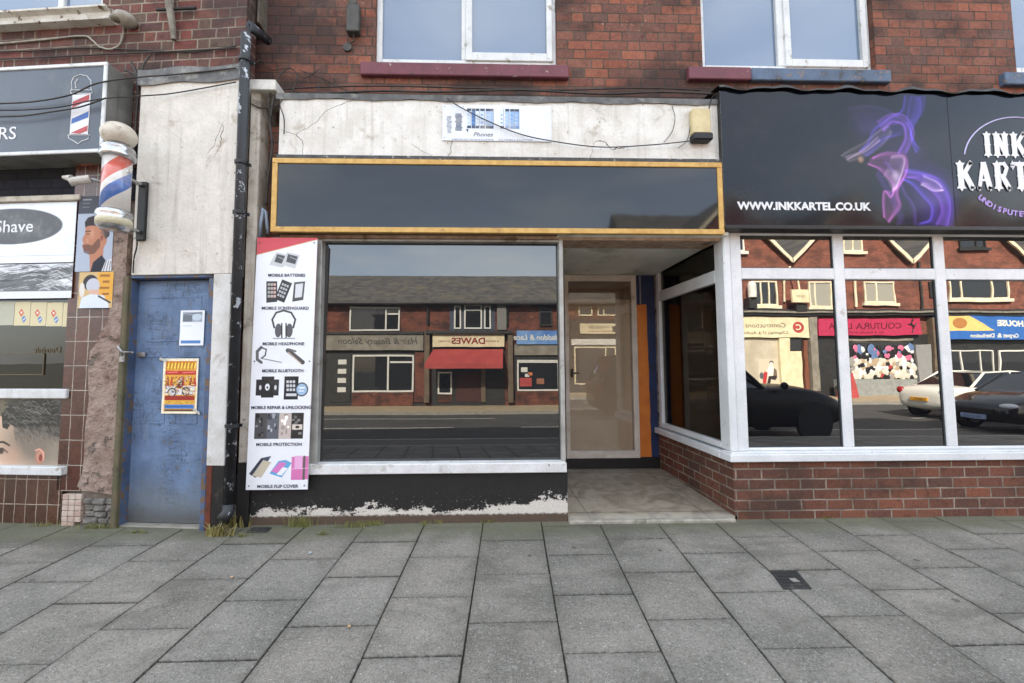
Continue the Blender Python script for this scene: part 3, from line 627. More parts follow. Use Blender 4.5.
# frame: outer, mullions, transom
Yf0, Yf1 = .03, .10
def mx(px): return FM.P(px, 340, Yf0)[0]
mull = [(mx(838.5), mx(849)), (mx(940.5), mx(951))]
stp = mull[1][0]-mull[0][0]
while mull[-1][1]+stp < XR-.3: mull.append((mull[-1][0]+stp, mull[-1][1]+stp))
px0 = mx(744)
bf = MB()
bf.box(XC-.01, XC+.055, -.0, Yf1, z_silltop+.014, z_fr1, .01); bf.box(XC+.056, px0, Yf0-.012, Yf1, z_silltop+.014, z_fr1, .008)
bf.box(px0, XR, Yf0, Yf1, z_silltop+.014, z_gl0, .006); bf.box(px0, XR, Yf0, Yf1, z_gl1, z_fr1, .006)
edges = [px0]+[v for q in mull for v in q]+[XR]
for a_, b_ in mull: bf.box(a_, b_, Yf0, Yf1, z_gl0, z_gl1, .006)
for i in range(0, len(edges)-1, 2): bf.box(edges[i], edges[i+1], Yf0+.002, Yf1, z_tr0, z_tr1, .006)
bay = bf.build('bay_window', upvc, ink)
dv = P('grey_window_gasket', lin((70, 72, 74)), rough=.6)
for i in range(0, len(edges)-1, 2):
    for q0, q1 in ((z_gl0, z_tr0), (z_tr1, z_gl1)):
        g = MB(); g.box(edges[i]-.005, edges[i+1]+.005, .052, .058, q0-.005, q1+.005); g.build('pane', glass_bay, bay)
    g = MB()
    for q0, q1 in ((z_gl0, z_tr0), (z_tr1, z_gl1)):
        a_, b_ = edges[i], edges[i+1]; e = .007
        g.box(a_, b_, .042, .051, q0, q0+e); g.box(a_, b_, .042, .051, q1-e, q1); g.box(a_, a_+e, .042, .051, q0+e, q1-e); g.box(b_-e, b_, .042, .051, q0+e, q1-e)
    g.build('gasket', dv, bay)
m = MB(); m.box(XC+.12, XR, .14, .6, z_sillbot, z_fr1); m.build('backing', dark_in, bay)
# fitted head strip (aged timber colour) over the bay frame
m = MB(); m.box(XC-.01, XR, -.005, .12, z_fr1+.001, z_fr1+.045, .004); m.build('head_board', P('pinkish_beige_head_board', lin((190, 178, 162)), lin((168, 152, 136)), sc=8, rough=.7, stain=lin((120, 100, 84)), ss=4, bump=.2), ink)
# side return
Ysr = hx(660, 350, XC)[0]; Ysr = min(max(Ysr, 1.2), YD-.03); y1f = hx(719, 340, XC)[0]; y1f = max(y1f, .06)
zs2 = z_silltop+.014; ztr_a, ztr_b = z_tr0, z_tr1
m = MB(); X0_, X1_ = XC+.0, XC+.06
m.box(X0_, X1_, .101, .17, zs2, z_fr1, .006); m.box(X0_-.0, X1_, Ysr-.0, Ysr+.07, zs2, z_fr1+.0, .006)
m.box(X0_, X1_, .17, Ysr, zs2, zs2+.055, .006); m.box(X0_, X1_, .17, Ysr, z_fr1-.05, z_fr1, .006); m.box(X0_+.002, X1_, .17, Ysr, ztr_a-.01, ztr_b+.01, .006)
sr = m.build('side_window', upvc, ink)
m = MB(); m.box(X0_+.035, X0_+.042, .165, Ysr+.005, zs2+.05, ztr_a-.005); m.build('pane', CLG('side_pane_glass', .10, (.5, .47, .42)), sr)
m = MB(); m.box(X0_+.035, X0_+.042, .165, Ysr+.005, ztr_b+.005, z_fr1-.045); m.build('pane', CLG('side_light_glass', .10, (.5, .47, .42)), sr)
m = MB(); m.box(XC+2.7, XC+2.75, .62, YD+.6, z_sillbot-.3, z_fr1); m.box(XC+.061, XC+2.75, YD+.5, YD+.55, z_sillbot-.3, z_fr1); m.box(XC+.3, XC+2.75, .61, YD+.5, z_sillbot-.32, z_sillbot-.3); m.box(XC+.06, XC+2.75, .31, YD+.5, z_fr1+.005, z_fr1+.05)
m.build('inner_wall', P('dim_brown_interior', lin((66, 56, 46)), lin((44, 38, 32)), sc=2, rough=.8), ink)
m = MB(); m.box(XC, XC+.06, Ysr+.071, YD+.1, z_sillbot, z_fr1+.02); m.build('jamb', P('scruffy_side_jamb', lin((176, 164, 150)), lin((120, 90, 76)), sc=14, rough=.7, chips=lin((60, 50, 44)), cs=14, ct=.56, bump=.4), ink)
m = MB(); m.box(XC-.035, XC+.07, -.0, YD+.05, z_fr1+.0465, bz0+.08); m.build('head_beam', blackp, ink)
# body mass above bay behind the sign
m = MB(); m.box(2.20, XR, .03, .3, z_fr1+.05, 3.62); m.build('fascia_backing', P('dark_fascia_carcass', lin((40, 38, 38)), rough=.8), ink)
m = MB(); m.box(XR, 9.5, -.02, .6, .05, ZB+.02, .01); m.build('pilaster', pilaster_m, ink)
# ================================================================ tattoo sign
SY = -.10
sx0, _, sz0, sz1 = FM.R(720.5, 93, 1023, 226, SY); sx0 = max(sx0, bx1+.004)
SW = 5.6
sx1 = sx0+SW
sign = thing('shop_sign', 'big glossy black tattoo studio sign with purple smoke and white gothic lettering', 'shop sign', (sx0+SW/2, -.1, sz0))
cv = CV(1000, 236, (13, 17, 27)); rs = np.random.RandomState(3)
def sp(pxs): # pixel -> normalised sign coords
    o = []
    for px, py in pxs:
        x, z = FM.P(px, py, SY); o.append(((x-sx0)/SW, (sz1-z)/(sz1-sz0)))
    return o
def bez(pts, n=26):
    pts = [Vector((p[0], p[1], 0)) for p in pts]; out = []; m_ = len(pts)
    for i in range(m_-1):
        p0, p1, p2, p3 = pts[max(i-1, 0)], pts[i], pts[i+1], pts[min(i+2, m_-1)]
        for k in range(n//2):
            t_ = k/(n//2); out.append(tuple((.5*((2*p1)+(-p0+p2)*t_+(2*p0-5*p1+4*p2-p3)*t_*t_+(-p0+3*p1-3*p2+p3)*t_**3))[:2]))
    out.append(tuple(pts[-1][:2])); return out
def smoke(path, spread, n, c, k, w=.0034):
    for rep in range(4):
        p2 = [(x+rs.normal(0, 3.2), y+rs.normal(0, 3.)) for x, y in path]; b = bez(sp(p2), 16); ph = rs.uniform(0, 6, 4); sd_ = spread*rs.uniform(.6, 2.6)
        for i in range(n):
            s_ = (i/(n-1)-.5)*2; q = []
            for j, (x, y) in enumerate(b):
                t_ = j/(len(b)-1); e = sd_*(.12+.88*math.sin(math.pi*min(1, t_*1.05)))*(1+.6*math.sin(5*t_*math.pi+ph[0]))
                q.append((x+e*s_*math.sin(6*t_+ph[1])*.7, y+e*s_*4.2*math.cos(5*t_+ph[2])))
            cv.line(q, w*rs.uniform(.6, 1.9), c, k*.066*rs.uniform(.3, 1.4), True, True)
cv.ell(*sp([(872, 125)])[0], .045, .16, (50, 40, 84), .55, 1.); cv.ell(*sp([(905, 165)])[0], .05, .30, (52, 38, 92), .6, 1.)
cv.ell(*sp([(935, 200)])[0], .045, .30, (74, 46, 130), .7, 1.)
def ribbon(A, B, c, k, n=34, w=.0013, edge=4):
    a_, b_ = bez(sp(A), 18), bez(sp(B), 18); L_ = min(len(a_), len(b_)); a_ = [a_[int(i*(len(a_)-1)/(L_-1))] for i in range(L_)]; b_ = [b_[int(i*(len(b_)-1)/(L_-1))] for i in range(L_)]
    f1, f2 = rs.uniform(0, 6, 2)
    for i in range(n):
        s_ = i/(n-1); s2 = s_+.05*math.sin(9*s_+f1)
        q = [(p[0]*(1-s2)+r[0]*s2, p[1]*(1-s2)+r[1]*s2+.006*math.sin(j*.35+s_*5+f2)) for j, (p, r) in enumerate(zip(a_, b_))]
        cv.line(q, w*rs.uniform(.6, 1.5), c, 1.45*k*(.24+.9*abs(2*s_-1)**edge)*rs.uniform(.35, 1.3), True, True)
V1, V2, V3, V4 = (78, 62, 176), (120, 74, 184), (176, 96, 178), (206, 176, 206)
ribbon([(905, 97), (903, 108), (896, 116), (884, 121), (874, 131), (868, 142), (860, 152)], [(926, 96), (924, 110), (915, 122), (908, 131), (898, 136), (885, 142), (868, 156)], V1, .13)
ribbon([(912, 97), (909, 110), (908, 124), (914, 140), (920, 150)], [(920, 97), (921, 112), (914, 126), (911, 138), (916, 152)], V1, .16, 18)
ribbon([(878, 123), (890, 114), (905, 117), (914, 130), (911, 145), (906, 153)], [(884, 131), (893, 122), (902, 124), (906, 134), (903, 146), (899, 153)], V2, .17, 26)
ribbon([(842, 156), (860, 146), (876, 134), (889, 127)], [(849, 161), (866, 157), (881, 146), (892, 134)], (128, 116, 130), .12, 24)
ribbon([(846, 158), (862, 150), (878, 138)], [(848, 160), (863, 153), (880, 141)], V4, .16, 8)
ribbon([(848, 108), (868, 107), (888, 110), (900, 118)], [(862, 134), (876, 130), (888, 126), (897, 124)], (70, 50, 112), .075, 30, edge=2)
ribbon([(874, 158), (890, 151), (905, 153), (909, 164), (905, 178), (899, 192), (902, 208), (890, 222)], [(868, 164), (880, 172), (890, 182), (893, 192), (890, 198), (884, 192), (882, 200), (884, 218)], V3, .13, 40)
ribbon([(892, 158), (904, 157), (903, 172), (896, 188)], [(884, 176), (889, 182), (892, 188), (893, 192)], V4, .17, 22)
ribbon([(906, 170), (925, 171), (941, 178), (951, 192), (955, 208), (954, 225)], [(903, 180), (914, 188), (925, 200), (931, 210), (928, 221), (918, 225)], V1, .16, 46)
ribbon([(908, 173), (924, 173), (938, 180), (948, 194), (951, 210), (948, 225)], [(907, 178), (920, 182), (932, 192), (940, 204), (941, 214), (936, 225)], V2, .14, 30)
ribbon([(924, 177), (934, 180), (942, 188)], [(922, 186), (932, 190), (943, 191)], V4, .2, 16)
ribbon([(886, 160), (898, 176), (906, 192), (915, 207), (917, 224)], [(876, 176), (887, 194), (893, 208), (898, 218), (896, 225)], (88, 58, 140), .09, 34, edge=2)
cv.ell(*sp([(861, 160)])[0], .006, .03, (220, 170, 130), .5, 1.); cv.ell(*sp([(896, 176)])[0], .009, .05, (232, 210, 232), .4, 1.)
sgm = ART('gloss_printed_sign', .10, .26, lin((70, 72, 76)), .08)
sheet(cv, 'panel', sgm, sign, sx0, sx1, sz0, sz1, SY+.003, th=.004)
m = MB(); m.box(sx0, sx1, SY+.004, .02, sz0, sz1-.01); m.build('box', P('sign_box_sides', lin((40, 40, 42)), rough=.5), sign)
m = MB(); m.box(sx0-.003, sx1, SY-.012, .02, sz0-.034, sz0-.001, .003); m.build('edge_trim', P('black_sign_trim', lin((20, 20, 20)), rough=.4), sign)
white_l = P('white_sign_lettering', lin((226, 226, 228)), rough=.4, bump=.02)
# web address: heavy slab capitals
a = FM.P(738, 209, SY-.004); b = FM.P(871, 198, SY-.004)
text('WWW.INKKARTEL.CO.UK', .095, a[0], SY-.0035, a[1]-.003, white_l, sign, bold=.0035, fit=b[0]-a[0], name='web_address')
# gothic capitals with spurs
def goth(ch, x, z, h, w):
    m_ = MB(); s = h*.20
    def stem(xc, z0_, z1_, wd=s):
        hw = wd/2; f = wd*.34
        pts = [(xc-hw-f, z0_+.05*h), (xc-hw*.6, z0_+.045*h), (xc, z0_-.05*h), (xc+hw*.6, z0_+.045*h), (xc+hw+f, z0_+.05*h), (xc+hw, z0_+.15*h), (xc+hw, (z0_+z1_)/2-.03*h), (xc+hw+f*.5, (z0_+z1_)/2), (xc+hw, (z0_+z1_)/2+.03*h), (xc+hw, z1_-.15*h), (xc+hw+f, z1_-.05*h), (xc+hw*.6, z1_-.045*h), (xc, z1_+.05*h), (xc-hw*.6, z1_-.045*h), (xc-hw-f, z1_-.05*h), (xc-hw, z1_-.15*h), (xc-hw, (z0_+z1_)/2+.03*h), (xc-hw-f*.5, (z0_+z1_)/2), (xc-hw, (z0_+z1_)/2-.03*h), (xc-hw, z0_+.15*h)]
        m_.prism([(p[0]+x, p[1]+z) for p in pts], ystk[0]-.004, ystk[0]); ystk[0] -= .0006
    def bar(x0_, z0_, x1_, z1_, t_=s*.8):
        d = Vector((x1_-x0_, z1_-z0_)); d.normalize(); n_ = Vector((-d.y, d.x))*t_/2
        m_.prism([(x+x0_-n_.x, z+z0_-n_.y), (x+x1_-n_.x, z+z1_-n_.y), (x+x1_+n_.x, z+z1_+n_.y), (x+x0_+n_.x, z+z0_+n_.y)], ystk[0]-.004, ystk[0]); ystk[0] -= .0006
    ystk = [SY-.003]
    if ch == 'I': stem(w/2, 0, h)
    if ch == 'N': stem(s*.6, 0, h); stem(w-s*.6, 0, h); bar(s*.6, h*.92, w-s*.6, h*.08, s*.9)
    if ch == 'K': stem(s*.6, 0, h); bar(s*.8, h*.42, w-s*.35, h*.96, s*.7); bar(s*1.3, h*.58, w-s*.2, h*.02, s*.95); stem(w-s*.35, -.0, h*.16, s*.5); stem(w-s*.4, h*.86, h, s*.5)
    if ch == 'A': bar(s*.5, h*.03, w/2, h*.98, s*.6); bar(w/2, h*.98, w-s*.5, h*.03, s*.95); bar(w*.25, h*.35, w*.75, h*.35, s*.4); stem(s*.5, -.0, h*.14, s*.5); stem(w-s*.5, 0, h*.14, s*.6)
    if ch == 'R': stem(s*.6, 0, h); bar(s, h*.93, w*.62, h*.93, s*.55); bar(w*.6, h*.98, w-s*.5, h*.76, s*.6); bar(w-s*.5, h*.82, w*.6, h*.5, s*.6); bar(s, h*.52, w*.64, h*.52, s*.45); bar(w*.45, h*.52, w-s*.3, h*.02, s*.85); stem(w-s*.4, 0, h*.14, s*.5)
    if ch == 'T': stem(w/2, 0, h); bar(0, h*.93, w, h*.93, s*.65); stem(s*.1, h*.76, h, s*.45); stem(w-s*.1, h*.76, h, s*.45)
    if ch == 'E': stem(s*.6, 0, h); bar(s*.6, h*.93, w, h*.93, s*.55); bar(s*.6, h*.5, w*.8, h*.5, s*.45); bar(s*.6, h*.07, w, h*.07, s*.55)
    if ch == 'L': stem(s*.6, 0, h); bar(s*.6, h*.07, w, h*.07, s*.55)
    return m_
def word(wd, x, z, h, ws, gap):
    for ch in wd:
        w_ = ws.get(ch, .5)*h; goth(ch, x, z, h, w_).build('letter', white_l, sign); x += w_+gap
ws = dict(I=.26, N=.58, K=.58, A=.58, R=.56, T=.56, E=.5, L=.48)
a, b = FM.P(987, 157, SY-.003), FM.P(987, 132.5, SY-.003); word('INK', a[0]-.02, a[1], b[1]-a[1], ws, .03)
a, b = FM.P(957, 190, SY-.003), FM.P(957, 161.5, SY-.003); word('KARTEL', a[0]+.01, a[1], b[1]-a[1], dict(ws, K=.56), .022)
# arc line and curved strapline round the emblem
cc = FM.P(1019, 163, SY-.003); Ra = FM.P(1019, 117.5, SY-.003)[1]-cc[1]
tw, tp_ = P('pale_violet_line', lin((196, 186, 226)), rough=.4), P('lilac_lettering', lin((168, 140, 206)), rough=.4)
m = MB(); m.tube([(cc[0]+Ra*math.cos(math.radians(a_))*1.2, SY-.003, cc[1]+Ra*math.sin(math.radians(a_))) for a_ in range(22, 173, 4)], .0055, 6); m.build('arc_line', tw, sign)
Rb = cc[1]-FM.P(1019, 216.5, SY-.003)[1]
wd = 'UNDISPUTED'
for i, ch in enumerate(wd):
    an = math.radians(224+i*5.4); x_, z_ = cc[0]+Rb*1.12*math.cos(an), cc[1]+Rb*math.sin(an)
    text(ch, .068, x_, SY-.0035, z_, tp_, sign, bold=.002, al='CENTER', name='letter', tilt=an-math.radians(270))
for i, ch in enumerate('KINGS'):
    an = math.radians(283+i*6); x_, z_ = cc[0]+Rb*1.12*math.cos(an), cc[1]+Rb*math.sin(an)
    text(ch, .068, x_, SY-.0035, z_, white_l, sign, bold=.002, al='CENTER', name='letter', tilt=an-math.radians(270))
m = MB(); xq = FM.P(951, 150, SY-.003)[0]; m.box(xq-.0015, xq+.0015, SY-.0025, SY-.0005, sz0, sz1); m.build('panel_joint', P('panel_joint_line', lin((12, 12, 13)), rough=.6), sign)
# rippled flashing over the sign
m = MB(); xs = np.linspace(sx0-.02, sx1, 130); zr = [.02*math.sin(x*10)+.012*math.sin(x*23+1)+rnd.uniform(-.003, .003) for x in xs]
for i in range(129):
    a_, b_ = xs[i], xs[i+1]
    m.quad((a_, SY-.03, sz1+.006+zr[i]*.6), (b_, SY-.03, sz1+.006+zr[i+1]*.6), (b_, SY-.02, sz1+.026+zr[i+1]), (a_, SY-.02, sz1+.026+zr[i]))
    m.quad((a_, SY-.02, sz1+.026+zr[i]), (b_, SY-.02, sz1+.026+zr[i+1]), (b_, YU-.003, sz1+.09), (a_, YU-.003, sz1+.09))
bmesh.ops.remove_doubles(m.bm, verts=m.bm.verts, dist=.0005); m.build('flashing', P('black_bitumen_flashing', lin((52, 50, 50)), lin((34, 33, 33)), sc=12, rough=.55, stain=lin((130, 128, 122)), ss=8, st=.6, bump=.3), ink)
# ================================================================ phone repair banner left of the shop window
YBN = -.06
ax0, az1 = FM.P(258, 238, YBN); ax1, _ = FM.P(318, 238.5, YBN); bx_0, az0 = FM.P(246.5, 489.5, YBN); bx_1, _ = FM.P(308, 489, YBN)
nx0, nx1 = (ax0+bx_0)/2, (ax1+bx_1)/2
cv = CV(240, 1000, (226, 229, 234)); cv.s = None
W_ = (225, 228, 233); K = (44, 46, 50); G = (120, 122, 126)
def bp(x, y): return ((x-258+ (y-238)*.045)/60.5, (y-238)/251.5)     # photo pixel -> sheet
def R_(x0, y0, x1, y1, c, k=1.): a, b = bp(x0, y0), bp(x1, y1); cv.rect(a[0], a[1], b[0], b[1], c, k)
def PL(pts, c): cv.poly([bp(*p) for p in pts], c)
def LN(pts, w, c): cv.line([bp(*p) for p in pts], w/60.5, c)
def EL(x, y, rx, ry, c, rot=0.): a = bp(x, y); cv.ell(a[0], a[1], rx/60.5, ry/251.5*1., c, rot=rot)
cv.poly([(0, 0), (1, 0), (1, .008), (0, .072)], (196, 72, 84)); cv.line([(0, .072), (1, .008)], .012, (206, 190, 150))
# tablets
for dx in (0, 12): PL([(277+dx*.9, 253), (290+dx*.9, 256), (284+dx, 269+dx*.1), (270+dx, 266)], (190, 192, 196)); PL([(278+dx*.9, 255), (288+dx*.9, 257.5), (284+dx, 265.5), (275+dx, 263)], (74, 76, 80)); LN([(279+dx, 258), (286+dx, 261)], .8, (150, 152, 156))
# three phones
PL([(267, 283), (278, 283), (278, 304), (267, 305)], K); PL([(283, 281), (293, 285), (285, 305), (275, 301)], K); PL([(295, 284), (306, 283), (304, 302), (293, 304)], (70, 72, 76)); PL([(296.5, 286), (304, 285), (302.5, 299), (295.5, 300)], (206, 208, 212))
for k in range(12):
    x, y = k % 3, k//3; R_(268.5+x*2.9, 285+y*4, 270.8+x*2.9, 287.6+y*4, (160+20*(k % 3), 165, 160)); cx_, cy_ = 283.2+x*2.4-y*1.5, 284.6+x*1+y*3.6; PL([(cx_, cy_), (cx_+1.8, cy_+.7), (cx_+1, cy_+3), (cx_-.8, cy_+2.2)], (176, 178, 180))
# headphones
LN([(275, 330), (273, 322), (277, 315), (284.5, 312.8), (292, 315), (296, 322), (294, 330)], 1.9, (58, 60, 64))
EL(279, 333, 3.4, 7, (84, 86, 90)); EL(290, 333, 3.4, 7, (84, 86, 90)); LN([(282.5, 326), (282.5, 340)], 1.4, (40, 42, 46)); LN([(286.8, 326), (286.8, 340)], 1.4, (40, 42, 46)); LN([(274, 341), (295, 341)], 1.2, (150, 152, 156))
# ear pieces
LN([(262, 350), (258, 354), (258, 362), (262, 365)], 3, (92, 94, 98)); LN([(262, 350), (267, 352), (266, 358), (262, 361)], 1.4, (60, 62, 66)); LN([(262, 361), (282, 365)], .9, (110, 112, 116))
LN([(288.5, 353), (303, 365)], 4.4, (74, 74, 76)); LN([(289, 355), (301, 366)], 1.1, (186, 170, 150)); LN([(290, 352), (296, 354)], 2, (100, 100, 104))
# repair and unlocking
R_(257, 382, 266, 398, (34, 36, 40)); R_(270, 382, 279, 398, (34, 36, 40)); R_(262.5, 379, 274, 400, (26, 28, 32)); EL(268, 389.5, 2.3, 3.4, (220, 222, 226)); EL(268, 390, 1, 1.3, (40, 42, 46)); EL(261, 390, 1.2, 2.4, (200, 202, 206)); EL(276, 390, 1.2, 2.4, (200, 202, 206))
R_(285, 379, 298, 402, (28, 30, 34)); R_(286.4, 396, 296.6, 398.6, (200, 202, 206))
for k in range(9): R_(287+(k % 3)*3.1, 383+(k//3)*4, 289.2+(k % 3)*3.1, 385.6+(k//3)*4, (196, 198, 202))
EL(302, 392, 6.4, 7, (58, 60, 66)); EL(302, 392, 5.2, 5.7, (150, 180, 206)); R_(299, 389.5, 305, 391, (224, 230, 236)); R_(299, 393, 304, 394, (224, 230, 236))
# four covers
for i, c in enumerate(((70, 70, 72), (90, 94, 102), (188, 176, 170), (40, 38, 38))):
    x0_ = 256+i*12; R_(x0_, 415, x0_+11, 440.5, c)
    for k in range(9):
        a_, b_ = x0_+1+rnd.random()*8, 417+rnd.random()*21; dv = rnd.choice((-46, 60, 84, -30)); EL(a_, b_, rnd.uniform(.8, 2.2), rnd.uniform(.8, 3), tuple(min(255, max(0, v+dv)) for v in c))
R_(292.5, 426.5, 302.4, 431.5, (206, 196, 186)); EL(297.5, 429, 2, 1.3, (36, 34, 34))
# flip covers
PL([(250, 474), (262, 459), (272, 457), (260, 476), (256, 478)], (66, 74, 92)); PL([(253, 476), (264, 461), (272, 463), (262, 478)], (188, 180, 160)); LN([(252, 475), (263, 459.5)], 1.4, (38, 42, 56))
PL([(270, 474), (279, 462), (286, 461), (292, 464), (282, 478)], (96, 160, 206)); PL([(272, 472), (280, 463), (287, 464), (279, 474)], (206, 120, 184)); PL([(277, 475), (283, 468), (288, 469), (282, 476)], (230, 232, 236))
R_(292, 458, 303.5, 480.5, (206, 116, 172)); R_(295, 457, 302, 470, (222, 168, 208)); R_(304.6, 457.5, 309.6, 480, (206, 112, 170)); R_(303.4, 457, 304.7, 480.5, (96, 92, 88)); LN([(292, 470), (309, 469)], .5, (228, 190, 214))
paper = ART('printed_banner_vinyl', .45, .4, lin((150, 146, 138)), .12)
cv.s = None
bann = sheet(cv, 'banner', paper, None, ax0, ax1, az0, az1, YBN, wob=.002, th=.012, x0b=bx_0, x1b=bx_1)
tag(bann, 'tall white phone accessory banner with red top corner and product pictures', 'banner')
for (u_, v_) in ((.05, .02), (.95, .02), (.05, .5), (.95, .5), (.05, .985), (.95, .985)):
    m = MB(); m.ball(((ax0+(ax1-ax0)*u_)*(1-v_)+(bx_0+(bx_1-bx_0)*u_)*v_, YBN-.016, az1+(az0-az1)*v_), .007, .004, .007, 8); m.build('screw', P('banner_screw', lin((120, 118, 112)), rough=.4, metal=.5), bann)
def cap(tx, xl, xr, yb, h=.026):
    a, b = FM.P(xl, yb, YBN-.015), FM.P(xr, yb, YBN-.015)
    text(tx, h*1.35, a[0], YBN-.0155, a[1], P('navy_grey_caption_ink', lin((58, 62, 84)), rough=.5), bann, fit=b[0]-a[0], bold=.0007, ext=.0004, name='caption')
for tx, xl, xr, yb in (('MOBILE BATTERIES', 268, 305, 276.5), ('MOBILE SCREENGUARD', 261.5, 308.5, 309.5), ('MOBILE HEADPHONE', 262.5, 304, 345.2), ('MOBILE BLUETOOTH', 262, 303, 372.2), ('MOBILE REPAIR & UNLOCKING', 251, 311, 409), ('MOBILE PROTECTION', 256, 301.5, 446), ('MOBILE FLIP COVER', 257, 298, 488)): cap(tx, xl, xr, yb)
# ================================================================ faded phone shop sign on the white band
x0, x1, z0, z1 = FM.R(442.5, 105.5, 551.5, 141, -.06)
cv = CV(440, 142, (216, 220, 226))
def H_(x, y, c, w=3, h=3): cv.rect(x/1024*1.08, y/393*1.1-.1, (x+w*8)/1024*1.08, (y+h*8)/393*1.1-.1, c)
for i in range(14):
    y = .24+i*.035; cv.line([(.035+.0006*i+rnd.random()*.01, y+.1), (.075+rnd.random()*.012, y+.085)], .006, (84, 92, 108)); cv.line([(.118+rnd.random()*.01, y+.02), (.17+rnd.random()*.012, y-.01+.03)], .009, (66, 78, 100))
for i, (x, c, w) in enumerate(((.225, (200, 212, 226), .035), (.268, (70, 112, 170), .03), (.305, (202, 212, 224), .03), (.345, (190, 204, 222), .04), (.395, (150, 176, 208), .07), (.53, (206, 216, 228), .03), (.575, (150, 182, 216), .035), (.62, (130, 168, 210), .035), (.66, (120, 160, 206), .04))):
    cv.rect(x, .12, x+w, .66, c)
    if i not in (5,): cv.rect(x, .10, x+w, .17, (46, 54, 68)); 
    cv.rect(x, .58, x+w, .66, (44, 60, 88) if i < 6 else (92, 128, 176))
    for k in range(3): cv.rect(x+.004, .25+k*.11, x+w*.7, .30+k*.11, (92, 140, 196) if i % 2 else (170, 190, 214), .8)
    cv.line([(x+w+.002, .1), (x+w+.002, .66)], .004, (60, 84, 120))
cv.poly([(.215, .68), (.24, .68), (.23, .78)], (60, 66, 78))
for x, y in ((.02, .05), (.19, .05), (.02, .93)): cv.ell(x, y, .005, .015, (60, 90, 140))
cv.grain(.10, 3, 2)
ps = sheet(cv, 'shop_sign', ART('faded_printed_sign', .5, .4, lin((196, 190, 180)), .6), None, x0, x1, z0, z1, -.0515, th=.009)
tag(ps, 'small faded white and blue phone shop sign on the white fascia band', 'sign')
zt_ = P('faded_blue_sign_ink', lin((92, 118, 158)), rough=.6); zk = P('faded_black_sign_ink', lin((64, 66, 74)), rough=.6)
a = FM.P(473, 136.3, -.06); text('Phones', .052, a[0], -.0612, a[1], zk, ps, ext=.0005, shear=.3, fit=.17)
a = FM.P(452, 140, -.06); text('SPECIALIST IN UNLOCKING', .018, a[0], -.0612, a[1]+.0, zt_, ps, ext=.0005, fit=.36); text('ALL MOBILE & LAPTOPS', .018, a[0]+.40, -.0612, a[1], zt_, ps, ext=.0005, fit=.3)
# alarm box on the white band
x0, x1, z0, z1 = FM.R(692.5, 108, 711, 141, -.11)
al = thing('alarm_box', 'cream alarm box with black base on the right end of the white fascia band', 'alarm box', ((x0+x1)/2, .02, z0))
m = MB(); m.box(x0, x1, -.115, -.051, z0+.07, z1, .01); m.build('cover', P('yellowed_plastic', lin((206, 190, 146)), lin((188, 172, 130)), sc=8, rough=.5, stain=lin((150, 130, 90)), ss=6), al)
m = MB(); m.box(x0-.004, x1+.004, -.14, -.051, z0, z0+.068, .012); m.build('base', blackp, al)
# grey box on brick between pipe and first window
x0, x1, z0, z1 = FM.R(347, 4, 360, 33, .2)
gb = thing('junction_box', 'small dark grey box with a round stud below it, left of the first window', 'wall box', ((x0+x1)/2, YU, z0))
gm2 = P('grey_box_paint', lin((74, 72, 68)), lin((60, 58, 54)), sc=12, rough=.6, chips=lin((110, 100, 88)), cs=20, ct=.68)
m = MB(); m.box(x0, x1, .17, YU-.001, z0, z1-.02, .008); m.box(x0+.02, x1-.03, .18, YU-.001, z1-.02, z1+.03, .006); m.build('cover', gm2, gb)
c_ = FM.P(347, 46, .22); m = MB(); m.lathe([(.0, 0), (.04, .0), (.04, .02), (0, .025)], 0, 0, 18)
for v in m.bm.verts: v.co = Vector((c_[0]+v.co.x, YU-.002-v.co.z, c_[1]+v.co.y))
m.build('stud', gm2, gb); m = MB(); m.tube([((x0+x1)/2, .2, z0), ((x0+x1)/2+.005, .225, z0-.06), (c_[0], .235, c_[1]+.03)], .007); m.build('lead', cable_m, gb)
# ================================================================ downpipe and gutter box at the building joint
def pp(px, py, y=-.0): p = FM.P(px, py, y); return (p[0], y, p[1])
pipe = thing('downpipe', 'old black cast iron downpipe with flaking paint between the white render and the pilaster', 'drainpipe', (FM.P(228, 520, -.02)[0], -.02, .17))
xp0, xp1 = FM.P(226.5, 400, .0)[0], FM.P(236, 400, 0)[0]; YPP = -.15; xpc = (FM.P(229, 440, YPP)[0]+FM.P(246, 100, YPP)[0])/2; rp = .039
m = MB(); zt0, zt1 = FM.P(229, 516, YPP)[1], FM.P(246, 34, YPP)[1]
m.tube([(xpc, YPP, zt0+.05), (xpc, YPP, zt1), (xpc+.01, YPP+.04, zt1+.10), (xpc+.04, .14, zt1+.17)], rp, 14)
m.tube([(xpc, YPP, zt0+.09), (xpc, YPP-.01, zt0+.03), (xpc-.015, YPP-.06, zt0-.01)], rp*1.15, 12, rp*1.25); m.build('pipe', pipe_m, pipe, smooth=True)
for py in (62, 165, 215, 428):
    z = FM.P(235, py, YPP)[1]; m = MB(); m.lathe([(rp, 0), (rp+.012, .005), (rp+.014, .03), (rp, .036)], xpc, YPP, 16); 
    for v in m.bm.verts: v.co.z += z
    m.box(xpc-.06, xpc+.06, YPP+.03, YPP+.045, z+.004, z+.03); m.build('collar', pipe_m, pipe)
x0, x1, z0, _ = FM.R(231, 0, 257, 27, .1)
gx = thing('gutter_box', 'rusty brown timber lined box end above the downpipe', 'gutter box', ((x0+x1)/2, .2, z0))
m = MB(); rust = P('rusty_brown_boarding', lin((92, 58, 40)), lin((60, 42, 34)), sc=16, rough=.85, stain=lin((140, 96, 60)), ss=8, bump=.5); m.box(x0, x1, .18, .4, z0, 6.1); m.build('lining', rust, gx)
